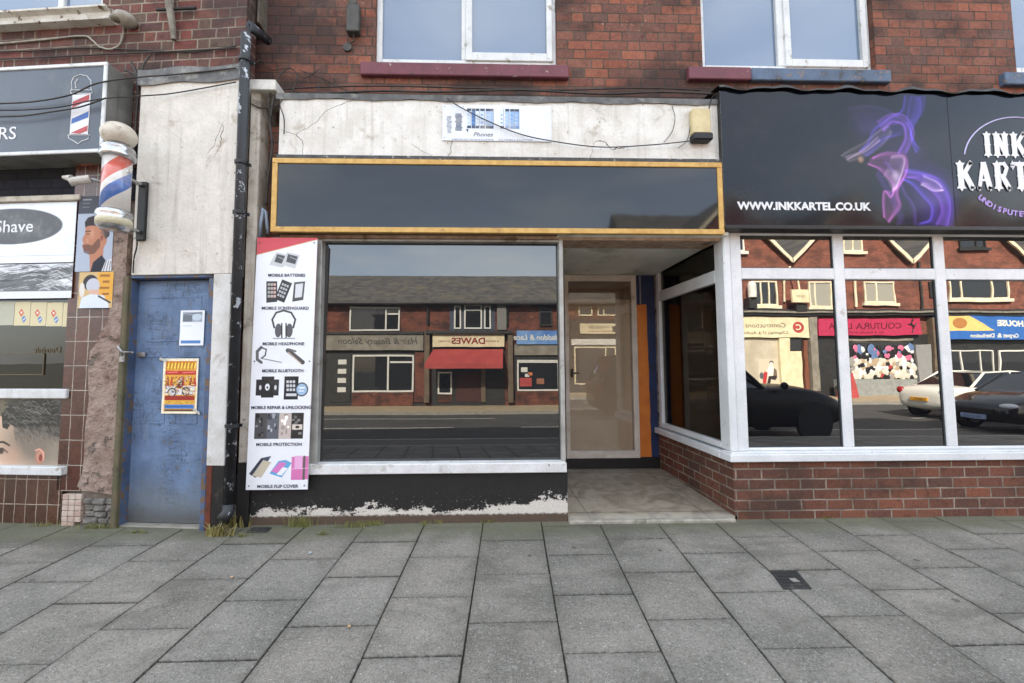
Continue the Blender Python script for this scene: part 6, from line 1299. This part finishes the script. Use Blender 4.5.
# E: three gabled building
zEg = reflpt(790, 262, .09)[1]; v1_, v2_ = RS(788.5, 255, 790, 256)[0], RS(907.5, 255, 909, 256)[0]; sp_ = v2_-v1_; gx = [v1_-sp_/2, v1_+sp_/2, v1_+sp_*1.5, v1_+sp_*2.5]; hwg = sp_/2-.16; zPk = reflpt(729, 199, -.1)[1]
ubr = P('cream_bargeboards', lin((226, 216, 190)), lin((206, 194, 164)), sc=3, rough=.6)
def gabled(label, x0, x1, cen):
    b = thing('shop_building', label, 'building', ((x0+x1)/2, oy(-3), -.12), 'shops across the street'); OB(x0, x1, -.15, zEg, -9, 0, 'wall', obrick2, b)
    for c_ in cen:
        m = MB(); m.prism([(c_-hwg-.15, zEg), (c_+hwg+.15, zEg), (c_, zPk)], oy(-3.5), oy(0)); m.build('gable', obrick2, b)
        m = MB()
        for s_ in (-1, 1):
            p0, p1 = (c_+s_*(hwg+.14), zEg-.06), (c_, zPk+.12)
            m.prism([p0, (p0[0], p0[1]+.14), (p1[0], p1[1]+.16), p1], oy(-4.5), oy(.22))
        m.build('gable_roof', slate, b); m = MB()
        for s_ in (-1, 1):
            p0, p1 = (c_+s_*(hwg+.13), zEg-.12), (c_+s_*.02, zPk+.0); m.prism([p0, (p0[0]+.0, p0[1]+.22), (p1[0], p1[1]+.22), p1], oy(.23), oy(.30))
        m.build('bargeboard', ubr, b)
    m = MB(); m.prismx([(oy(-1.2), zEg), (oy(-4.8), zPk+.9), (oy(-9), zEg)], x0, x1); m.build('roof', slate, b)
    return b
xm = (gx[0]+gx[1])/2; xm2 = (gx[1]+gx[2])/2
E1 = gabled('bright brick gabled building across the road with a cream shop sign and cream shopfront', 8.002, xm, gx[:1])
E2 = gabled('bright brick gabled building across the road with a crimson sign and crowded display window', xm+.002, xm2, gx[1:2])
E3 = gabled('bright brick gabled building across the road with a blue and yellow sign', xm2+.002, gx[3]+3.2, gx[2:])
B_ = lambda *a: RS(*a, 'b')
owin(E1, B_(735, 228, 743, 252), (), sillm=1); owin(E1, B_(752, 281, 777, 306), (.33, .66), frame=ubr, sillm=1); owin(E1, B_(808, 282, 831, 307), (.25,), frame=ubr, sillm=1, pane=ocurt)
owin(E2, B_(842, 234, 861, 252), (.5,), frame=ubr, sillm=1, pane=ocurt); owin(E2, B_(863, 282, 894, 303), (.35,), frame=ubr, sillm=1, pane=ocurt)
r = B_(928, 282, 937, 297); owin(E2, r, (.3, .6), frame=odark)
owin(E3, B_(958, 234, 985, 248), (.65,), frame=odark, sillm=1); owin(E3, B_(948, 279, 1007, 299), (.2, .72), frame=ubr, sillm=1)
m = MB(); q = B_(764.5, 262, 768, 300); xq_ = xm-.1; m.tube([(xm-.05, oy(.12), zEg-.3), (xm-.35, oy(.12), zEg-.8), (xm-.35, oy(.1), 4.3)], .055, 8); m.build('downpipe', ubr, E1)
r = B_(852, 280, 856, 307); m = MB(); m.tube([(r[0]+.1, oy(.08), r[2]), (r[0]+.1, oy(.08), r[3])], .05, 8); m.build('downpipe', ubr, E2)
r = B_(917, 262, 921, 310); m = MB(); m.tube([(r[0]+.1, oy(.08), r[2]), (r[0]+.1, oy(.08), r[3])], .05, 8); m.build('downpipe', odark, E2)
for b_, u, v in ((E1, 8.01, xm), (E2, xm+.01, xm2), (E3, xm2+.01, gx[3]+3.2)):
    z0 = B_(870, 315, 880, 316)[2]; OB(u, v, z0, z0+.12, 0, .35, 'cornice', odark, b_); OB(u, v, z0+.121, z0+.2, 0, .45, 'cornice', ogrey, b_); OB(u, v, z0+.201, z0+.3, 0, .3, 'cornice', odark, b_)
    OB(u, v, -.12, z0-.9, 0, .02, 'shopfront', odark, b_)
# E1 front
x0, x1, z0, z1 = B_(730, 317, 805, 337.5); OB(x0, x1, z0, z1, 0, .24, 'fascia', ocream, E1)
text('Constructions', .30, x1-2.05, oy(.243), z0+.48, odark, E1, al='CENTER', face=-1, fit=1.9, shear=.2); text('Chapman IT & Audio', .22, x1-2.05, oy(.243), z0+.16, odark, E1, al='CENTER', face=-1, fit=2.1, shear=.2)
m = MB(); m.lathe([(.27, 0), (.27, .01)], 0, 0, 28)
for v in m.bm.verts: v.co = Vector((x1-.52+v.co.x, oy(.241)+v.co.z, z0+.48+v.co.y))
m.build('emblem', redc, E1); text('C', .38, x1-.52, oy(.254), z0+.35, ocream, E1, al='CENTER', face=-1, bold=.01)
r = B_(749, 338.5, 778, 388); OB(r[0]-1.5, r[1], .35, r[3], .03, .06, 'shop_window', P('pale_blind_in_window', lin((196, 186, 164)), lin((170, 160, 140)), sc=1.5, rough=.4), E1)
r = B_(778, 338, 788, 391); OB(*r, .02, .2, 'pilaster', ocream, E1); r = B_(789, 351, 801, 391); OB(*r, .02, .08, 'door', ocream, E1, .01); r = B_(789, 339, 801, 350); OB(*r, .02, .05, 'fanlight', glass_far, E1)
r = B_(802, 340, 805.5, 391); OB(*r, .02, .15, 'pilaster', P('brown_pilaster', lin((120, 74, 54)), rough=.7), E1); r = B_(806, 317, 814, 391); OB(*r, .02, .3, 'pilaster', ogrey, E1)
r = B_(749, 338, 752, 391)
# seated figure cut-out stuck in the cream shop's window: flat print
r = B_(757, 359.5, 778, 386); cv = CV(80, 100, (196, 186, 164)); cv.ell(.36, .14, .12, .07, (92, 86, 76)); cv.ell(.37, .2, .08, .07, (226, 222, 210)); cv.poly([(.22, .3), (.5, .26), (.6, .46), (.56, .62), (.3, .62)], (222, 218, 206)); cv.poly([(.1, .42), (.24, .34), (.3, .7), (.12, .74)], (110, 96, 80)); cv.poly([(.12, .62), (.5, .64), (.62, .96), (.46, .98), (.4, .76), (.2, .8)], (52, 44, 44)); cv.poly([(.55, .5), (.72, .46), (.8, .6), (.82, .95), (.66, .96), (.6, .7)], (176, 52, 56)); cv.ell(.86, .62, .10, .13, (86, 88, 92))
fig = sheet(cv, 'window_graphic', ART('window_graphic_print', .5, .3), E1, r[0], r[1], r[2], r[3], oy(.0615), face=-1)
# E2 front: crimson fascia, crammed window
x0, x1, z0, z1 = B_(815, 319, 916, 335.5); OB(x0, x1, z0, z1, 0, .24, 'fascia', P('crimson_fascia', lin((184, 52, 86)), lin((166, 46, 76)), rough=.4), E2)
text('COUTURA LOCA', .40, (x0+x1)/2-.25, oy(.243), z0+.3, P('dark_maroon_letters', lin((110, 24, 46)), rough=.5), E2, al='CENTER', face=-1, fit=3.5, bold=.006); text('hair & beauty studio', .16, (x0+x1)/2-.25, oy(.243), z0+.1, P('dark_maroon_letters', (1, 1, 1)), E2, al='CENTER', face=-1, fit=1.8)
m = MB(); m.tube([(x1-.45, oy(.26), z0+.12), (x1-.38, oy(.26), z0+.35), (x1-.5, oy(.26), z0+.55), (x1-.42, oy(.26), z0+.68)], .04, 6); m.tube([(x1-.65, oy(.26), z0+.5), (x1-.3, oy(.26), z0+.42), (x1-.2, oy(.26), z0+.55)], .025, 6); m.ball((x1-.40, oy(.26), z0+.72), .05, .03, .05, 8); m.build('emblem', odark, E2)
r = B_(846, 341, 911, 378); m = MB(); OB(r[0]-.4, r[1], r[3]-.06, r[3]+.1, 0, .2, 'transom_rail', ogrey, E2)
sw_ = owin(E2, r, (), frame=odark, d=.14, fw=.05); rs = random.Random(5)
cols = [P('display_'+n, lin(c), rough=.6) for n, c in (('cream', (206, 200, 184)), ('pink', (206, 110, 140)), ('white', (220, 220, 216)), ('blue', (96, 120, 160)), ('black', (30, 28, 30)), ('red', (170, 60, 56)), ('grey', (150, 146, 140)), ('fawn', (176, 156, 128)))]
piles = [MB() for _ in cols]
for i in range(20):
    for j in range(8):
        u = (i+rs.uniform(-.4, .4))/19; v = j/8; x = r[0]+.12+u*(r[1]-r[0]-.24); z = r[2]+.1+v*(r[3]-r[2]-.3)+rs.uniform(-.06, .06)
        if v > .55 and rs.random() < .35: continue
        k = rs.choice((1, 4, 4, 1, 3, 2)) if v > .6 else rs.choice((0, 0, 2, 6, 7, 4, 0, 7, 5 if rs.random() < .3 else 2))
        s_ = rs.uniform(.08, .2); piles[k].ball((x, oy(.20), z), s_, .03, s_*rs.uniform(.7, 1.5), 8)
for k, mb_ in enumerate(piles): mb_.build('display_goods', cols[k], sw_)
r2 = B_(846, 379, 912, 391.5); OB(r2[0]-.6, r2[1], -.12, r2[3], .02, .22, 'stall_riser', P('pale_blue_grey_riser', lin((150, 152, 148)), lin((130, 132, 128)), rough=.6), E2)
r = B_(913, 345, 927, 391); OB(*r, .02, .25, 'door', P('grey_shop_door', lin((140, 140, 138)), rough=.6), E2, .01)
r = B_(922, 318, 931, 391); OB(r[0]+.3, r[1]+.2, r[2], r[3], 0, .3, 'pilaster', ostone, E2)
ab = thing('pavement_board', 'red folding board on the far pavement beside the crimson shop', 'sign board', (B_(827, 372, 830, 390)[0], oy(.9), -.12)); r = B_(823, 371, 835, 390); m = MB(); m.prismx([(oy(.7), -.12), (oy(.95), .95), (oy(.99), .95), (oy(.74), -.12)], r[0], r[1]); m.prismx([(oy(1.24), -.12), (oy(.99), .95), (oy(.95), .95), (oy(1.2), -.12)], r[0], r[1]); m.build('board', redc, ab)
# E3 front
x0, x1, z0, z1 = B_(930, 316, 1060, 340); b_blue = P('blue_shop_fascia', lin((52, 104, 176)), rough=.4)
OB(x0, x1+6, z0, z1, 0, .3, 'fascia', b_blue, E3); yl = P('warm_yellow_panel', lin((226, 196, 122)), rough=.4)
zq_ = z0+.36*(z1-z0); m = MB(); xx = B_(948, 320, 988, 333); m.prism([(x0+.02, zq_), (xx[1], zq_), (xx[0]+.7, z1-.03), (x0+.02, z1-.03)], oy(.302), oy(.306)); m.build('fascia_panel', yl, E3)
m = MB(); m.lathe([(.34, 0), (.34, .006)], 0, 0, 24)
for v in m.bm.verts: v.co = Vector((xx[0]+.25+v.co.x*1.1, oy(.307)+v.co.z, (zq_+z1)/2+v.co.y*.75))
m.build('emblem', P('tan_emblem', lin((176, 120, 66)), rough=.5), E3)
a = B_(990, 318, 1010, 327); text('FURNITURE HOUSE', .40, a[0], oy(.304), a[2]+.02, owhite, E3, al='RIGHT', face=-1, bold=.02, sx=1.) ; a = B_(975, 331, 1000, 337); text('Carpet & Distribution', .26, a[0]-.6, oy(.304), z0+.1, owhite, E3, al='RIGHT', face=-1, bold=.008)
r = B_(946, 350, 992, 376); owin(E3, r, (.3, .72), d=.03, fw=.05); owin(E3, (r[1]+.3, r[1]+4, r[2], r[3]), (.5,), d=.03)
text('A', .5, B_(925, 318, 932, 330)[0]+.25, oy(.304), z0+.5, mar, E3, face=-1, al='CENTER')
# blade sign on E1 and lantern
r = B_(782.5, 292, 798.5, 304.5); bs2 = thing('hanging_sign', 'cream hanging shop sign on a white pole between the gabled brick upstairs windows', 'hanging sign', ((r[0]+r[1])/2, oy(.7), r[2])); m = MB(); m.box(r[0], r[1], oy(.55), oy(.65), r[2], r[3], .01); m.build('board', ocream, bs2); text('open', .22, (r[0]+r[1])/2, oy(.653), (r[2]+r[3])/2-.07, P('faint_grey_letters', lin((150, 144, 126)), rough=.6), bs2, al='CENTER', face=-1)
m = MB(); m.tube([((r[0]+r[1])/2, oy(.6), r[3]), ((r[0]+r[1])/2-.05, oy(.55), r[3]+.7), ((r[0]+r[1])/2-.1, oy(.02), r[3]+.9)], .04, 6); m.build('pole', ocream, bs2); m = MB(); m.box(r[0]+.3, r[1], oy(.0), oy(.5), r[2]-.35, r[2]-.02); m.build('bracket', odark, bs2)  # dark box under the board stands for its cast shadow
r = B_(742, 283, 750.5, 299); lt = thing('wall_lantern', 'white round lantern sign with black bracket at the left end of the gabled brick front', 'lantern', ((r[0]+r[1])/2, oy(.4), r[2])); m = MB(); m.lathe([(.0, r[2]), (.2, r[2]), (.2, r[3]-.2), (.14, r[3]), (0, r[3])], (r[0]+r[1])/2, oy(.4), 16); m.build('shade', owhite, lt); m = MB(); m.box(r[0], r[1], oy(0), oy(.45), r[2]-.5, r[2]-.01); m.build('bracket', odark, lt)
# further plain terraces on both sides so that side views stay a street
for (x0, x1, n) in ((-24, xA0-.002, 'plain brick terrace across the road at the left end of the street'), (gx[3]+3.21, 42, 'plain brick terrace across the road at the right end of the street')):
    b_ = obld(n, x0, x1, zE, zRd, None, obrick)
    for k in range(int((x1-x0)/5)):
        xx_ = x0+1+k*5; owin(b_, (xx_, xx_+1.6, 3.9, 5.2), (.5,), sillm=1); OB(xx_-.6, xx_+3.6, 2.4, 3.2, 0, .2, 'fascia', (ogrey, ocream, b_blue)[k % 3], b_); owin(b_, (xx_-.4, xx_+2.2, .5, 2.3), (.6,), d=.03); OB(xx_+2.4, xx_+3.3, -.12, 2.2, 0, .06, 'door', odark, b_)
for (x, b_) in ((xA1, A), (xs_(505), Bd)):
    pass
for i, (px, o_) in enumerate(((428, A), (507, Bd))):
    x = xs_(px); m = MB(); m.tube([(x, oy(.1), 3.6), (x, oy(.1), zE)], .06, 8); m.build('downpipe', odark, o_)
# chimneys on the left terrace
# ================================================================ parked and passing cars (seen in the bay glass)
def car(x, y, ang, paint, label, plate, rear=False, L=4.5, Wd=1.82, Ht=1.52, z=ZR, kind='hatch', sz=1.):
    root = thing('car', label, 'car', (x, y, z)); hwid = Wd/2
    F2 = Frame((x, y), ang)                     # local x forward from centre
    lo = [(-L/2, .62, .42, .70), (-L/2+.06, .80, .30, .92), (-L/2+.35, .96, .22, 1.00), (-L*.25, 1., .20, 1.0), (0, 1., .20, .98), (L*.2, 1., .20, .97), (L*.30, .99, .20, .95), (L/2-.45, .94, .22, .84), (L/2-.12, .82, .28, .70), (L/2, .60, .38, .60)]
    if kind == 'saloon': lo = [(a, b, c, d-(.0 if a > -L*.2 else .02)) for a, b, c, d in lo]
    m = MB(); rings = []
    for (a, b, c, d) in lo:
        h_ = hwid*b; pts = [(-h_*.86, c), (-h_*.98, c+.12), (-h_, (c+d)/2), (-h_*.97, d-.06), (-h_*.86, d), (-h_*.4, d+.035), (0, d+.045), (h_*.4, d+.035), (h_*.86, d), (h_*.97, d-.06), (h_, (c+d)/2), (h_*.98, c+.12), (h_*.86, c)]
        rings.append([m.bm.verts.new((a, p[0], z+p[1])) for p in pts])
    for i in range(len(rings)-1):
        for k in range(12): m.bm.faces.new((rings[i][k], rings[i][k+1], rings[i+1][k+1], rings[i+1][k]))
        m.bm.faces.new((rings[i][12], rings[i][0], rings[i+1][0], rings[i+1][12]))
    m.bm.faces.new(rings[0]); m.bm.faces.new(rings[-1][::-1])
    body = m.build('body', paint, root, F2, smooth=True)
    bm2 = body.modifiers.new('s', 'SUBSURF'); bm2.levels = 1; bm2.render_levels = 2
    if kind == 'saloon': gh = [(-L*.34, 1.0), (-L*.20, Ht-.04), (-.1, Ht), (L*.10, Ht-.04), (L*.27, .95)]
    elif kind == 'tall': gh = [(-L/2+.16, .98), (-L/2+.48, Ht-.06), (-L*.22, Ht), (-L*.08, Ht-.03), (L*.09, .97)]
    else: gh = [(-L/2+.16, .98), (-L/2+.48, Ht-.06), (-L*.12, Ht), (L*.08, Ht-.03), (L*.29, .95)]
    m = MB(); base = [(-a_, b_) for a_, b_ in ()]
    xs2 = [g[0] for g in gh]; bot = [m.bm.verts.new((a, s_*hwid*.86, z+.95)) for s_ in (-1, 1) for a in xs2]; top = [m.bm.verts.new((a, s_*hwid*(.86-.24*(h_-.95)/.57), z+h_)) for s_ in (-1, 1) for a, h_ in gh]
    for i in range(4):
        m.bm.faces.new((bot[i], bot[i+1], top[i+1], top[i])); m.bm.faces.new((bot[5+i+1], bot[5+i], top[5+i], top[5+i+1])); m.bm.faces.new((top[i], top[i+1], top[5+i+1], top[5+i]))
    bmesh.ops.remove_doubles(m.bm, verts=m.bm.verts, dist=.03)
    g_ = m.build('windows', GL('car_glass', (.01, .012, .015), 1.7), root, F2)
    m = MB(); hr = hwid*.64
    m.quad((gh[1][0]-.02, -hr, z+gh[1][1]+.008), (gh[2][0], -hr, z+gh[2][1]+.012), (gh[2][0], hr, z+gh[2][1]+.012), (gh[1][0]-.02, hr, z+gh[1][1]+.008)); m.quad((gh[2][0], -hr, z+gh[2][1]+.012), (gh[3][0], -hr, z+gh[3][1]+.008), (gh[3][0], hr, z+gh[3][1]+.008), (gh[2][0], hr, z+gh[2][1]+.012))
    for s_ in (-1, 1):
        for i_ in (0, 3): m.tube([(gh[i_][0], s_*hwid*.865, z+.95 if i_ == 0 else z+gh[i_][1]), (gh[i_+1][0], s_*hwid*(.655 if i_ == 0 else .865), z+gh[i_+1][1] if i_ == 0 else z+.95)], .035, 6)
        m.tube([(gh[1][0], s_*hr*1.01, z+gh[1][1]), (gh[2][0], s_*hr*1.01, z+gh[2][1]), (gh[3][0], s_*hr*1.01, z+gh[3][1])], .03, 6); m.tube([(-.05, s_*hwid*.87, z+.95), (-.1, s_*hwid*.645, z+gh[2][1])], .035, 6)
    m.build('roof', paint, root, F2)
    for a in (-L*.30, L*.31):
        for s_ in (-1, 1):
            m = MB(); yy = s_*(hwid-.11)
            prof = [(.18, -.1), (.30, -.10), (.325, -.06), (.325, .06), (.30, .10), (.18, .10)]; m.lathe(prof, 0, 0, 26)
            for v in m.bm.verts: v.co = Vector((a+v.co.x, yy+v.co.z, z+.325+v.co.y))
            w_ = m.build('wheel', P('tyre_rubber', (.02, .02, .02), rough=.8), root, F2, smooth=False)
            m = MB(); m.lathe([(.0, -.105), (.19, -.104), (.2, -.1), (.2, .1), (.19, .104), (.0, .105)], 0, 0, 20)
            for v in m.bm.verts: v.co = Vector((a+v.co.x, yy+v.co.z, z+.325+v.co.y))
            m.build('rim', P('silver_rim', lin((150, 152, 156)), rough=.3, metal=.7), w_, F2)
            m = MB(); m.lathe([(.37, -.012), (.38, 0), (.37, .012)], 0, 0, 26)
            for v in m.bm.verts: v.co = Vector((a+v.co.x, s_*(hwid-.014)+v.co.z, z+.34+v.co.y))
            m.build('wheel_arch', P('arch_black', (.012, .012, .012), rough=.7), root, F2)
    for s_ in (-1, 1):
        m = MB(); m.ball((L/2-.20, s_*hwid*.62, z+.66), .16, .17, .07, 12); m.build('headlight', GL('headlight_glass', lin((190, 196, 204)), 1.6), root, F2, smooth=True)
        m = MB(); m.ball((-L/2+.10, s_*hwid*.70, z+.82), .09, .12, .12, 12); m.build('tail_light', P('red_tail_lamp', lin((150, 24, 24)), rough=.15), root, F2, smooth=True)
        m = MB(); m.ball((L*.16, s_*(hwid+.08), z+1.0), .07, .10, .07, 10); m.build('mirror', paint, root, F2, smooth=True)
    m = MB(); m.box(L/2-.03, L/2+.02, -.42, .42, z+.46, z+.58, .01); m.build('grille', P('grille_black', (.01, .01, .01), rough=.3), root, F2)
    m = MB(); m.box(L/2-.02, L/2+.035, -.26, .26, z+.33, z+.44, .003); np_ = m.build('number_plate', P('pale_number_plate', lin((150, 170, 206)), rough=.4), root, F2)
    m = MB(); m.box(-L/2-.03, -L/2+.06, -.26, .26, z+.52, z+.63, .003); np2 = m.build('number_plate', P('yellow_number_plate', lin((222, 160, 50)), rough=.4), root, F2)
    cu = bpy.data.curves.new('t', 'FONT')
    for (par, xx_, sg, zz) in ((np_, L/2+.037, 1, .35), (np2, -L/2-.032, -1, .54)):
        cu2 = bpy.data.curves.new('t', 'FONT'); cu2.body = plate; cu2.size = .085; cu2.align_x = 'CENTER'; cu2.extrude = .001; ob = bpy.data.objects.new('t', cu2); COL.objects.link(ob); me = bpy.data.meshes.new_from_object(ob.evaluated_get(bpy.context.evaluated_depsgraph_get())); bpy.data.objects.remove(ob)
        m = MB(); m.bm.from_mesh(me)
        for v in m.bm.verts: v.co = Vector((xx_, sg*v.co.x, z+zz+v.co.y))
        m.build('lettering', odark, par, F2)
    root.scale = (1, 1, sz)
    return root
blk = NT('black_car_paint').bsdf((.003, .003, .004), .3, None, 0, .22, 1.4, Coat_Weight=.12, Coat_Roughness=.03); blk2 = NT('glossy_black_car_paint').bsdf((.003, .003, .005), .2, None, 0, .4, 1.5, Coat_Weight=.6, Coat_Roughness=.02); wht = NT('white_car_paint').bsdf(lin((226, 222, 208)), .3, None, 0, .5, 1.5, Coat_Weight=.6)
car(5.9, -6.3, 0., blk, 'black hatchback parked at the kerb in front of the doorway and bay', 'FN57 KLO', Ht=1.62, L=4.8, sz=1.2, kind='tall')
car(14.6, -6.55, math.pi, blk2, 'black saloon parked at the kerb beyond the right end of the bay, facing left', 'YK12 OTJ', L=4.6, kind='saloon', Ht=1.45)
car(15.8, -9.0, 0., wht, 'white car driving in the near lane behind the black saloon', 'L388 RTL', kind='saloon', Ht=1.42)
# ================================================================ sky, sun, camera
AZ = math.radians(-18); EL_ = math.radians(35)         # sun behind our roofs, a little to the left
sd = Vector((math.sin(AZ)*math.cos(EL_), math.cos(AZ)*math.cos(EL_), math.sin(EL_)))
su = bpy.data.lights.new('sun', 'SUN'); su.energy = 4.4; su.angle = math.radians(.5); su.color = (1., .93, .82)
so_ = bpy.data.objects.new('sun', su); COL.objects.link(so_); so_.rotation_euler = (-sd).to_track_quat('-Z', 'Y').to_euler(); so_.location = (0, 20, 30)
wd_ = bpy.data.worlds.new('World'); SC.world = wd_; wd_.use_nodes = True; nt = wd_.node_tree; nt.nodes.clear()
sk = nt.nodes.new('ShaderNodeTexSky'); sk.sky_type = 'NISHITA'; sk.sun_disc = False; sk.sun_elevation = EL_; sk.sun_rotation = AZ; sk.dust_density = 2.5; sk.air_density = 1.0; sk.ozone_density = 1.2
bg = nt.nodes.new('ShaderNodeBackground'); bg.inputs[1].default_value = .12; wo = nt.nodes.new('ShaderNodeOutputWorld')
tc = nt.nodes.new('ShaderNodeTexCoord'); cn = nt.nodes.new('ShaderNodeTexNoise'); cn.inputs['Scale'].default_value = 2.2; cn.inputs['Detail'].default_value = 6; mp = nt.nodes.new('ShaderNodeMapping'); mp.inputs['Scale'].default_value = (1, 1, 3)
nt.links.new(tc.outputs['Generated'], mp.inputs[0]); nt.links.new(mp.outputs[0], cn.inputs['Vector'])
mr = nt.nodes.new('ShaderNodeMapRange'); mr.inputs[1].default_value = .42; mr.inputs[2].default_value = .75; mr.inputs[3].default_value = .3; mr.inputs[4].default_value = .8; nt.links.new(cn.outputs['Fac'], mr.inputs[0])
mx_ = nt.nodes.new('ShaderNodeMix'); mx_.data_type = 'RGBA'; mx_.inputs[7].default_value = (6.0, 6.15, 5.95, 1); nt.links.new(mr.outputs[0], mx_.inputs[0]); nt.links.new(sk.outputs[0], mx_.inputs[6])
nt.links.new(mx_.outputs[2], bg.inputs[0]); nt.links.new(bg.outputs[0], wo.inputs[0])
cd = bpy.data.cameras.new('camera'); co = bpy.data.objects.new('camera', cd); COL.objects.link(co); SC.camera = co
cd.sensor_width = 36; cd.lens = F_/1024*36; cd.shift_x = (512-CX)/1024; cd.shift_y = (CY-341.5)/1024; cd.clip_start = .05; cd.clip_end = 3000
co.matrix_world = Matrix(((AR.x, AU.x, -AF.x, CAM.x), (AR.y, AU.y, -AF.y, CAM.y), (AR.z, AU.z, -AF.z, CAM.z), (0, 0, 0, 1)))
vs = SC.view_settings; vs.view_transform = 'Standard'; vs.look = 'None'; vs.gamma = 1; vs.use_curve_mapping = False; vs.exposure = 2.5
SC.render.engine = 'CYCLES'; SC.cycles.max_bounces = 8; SC.cycles.transparent_max_bounces = 12
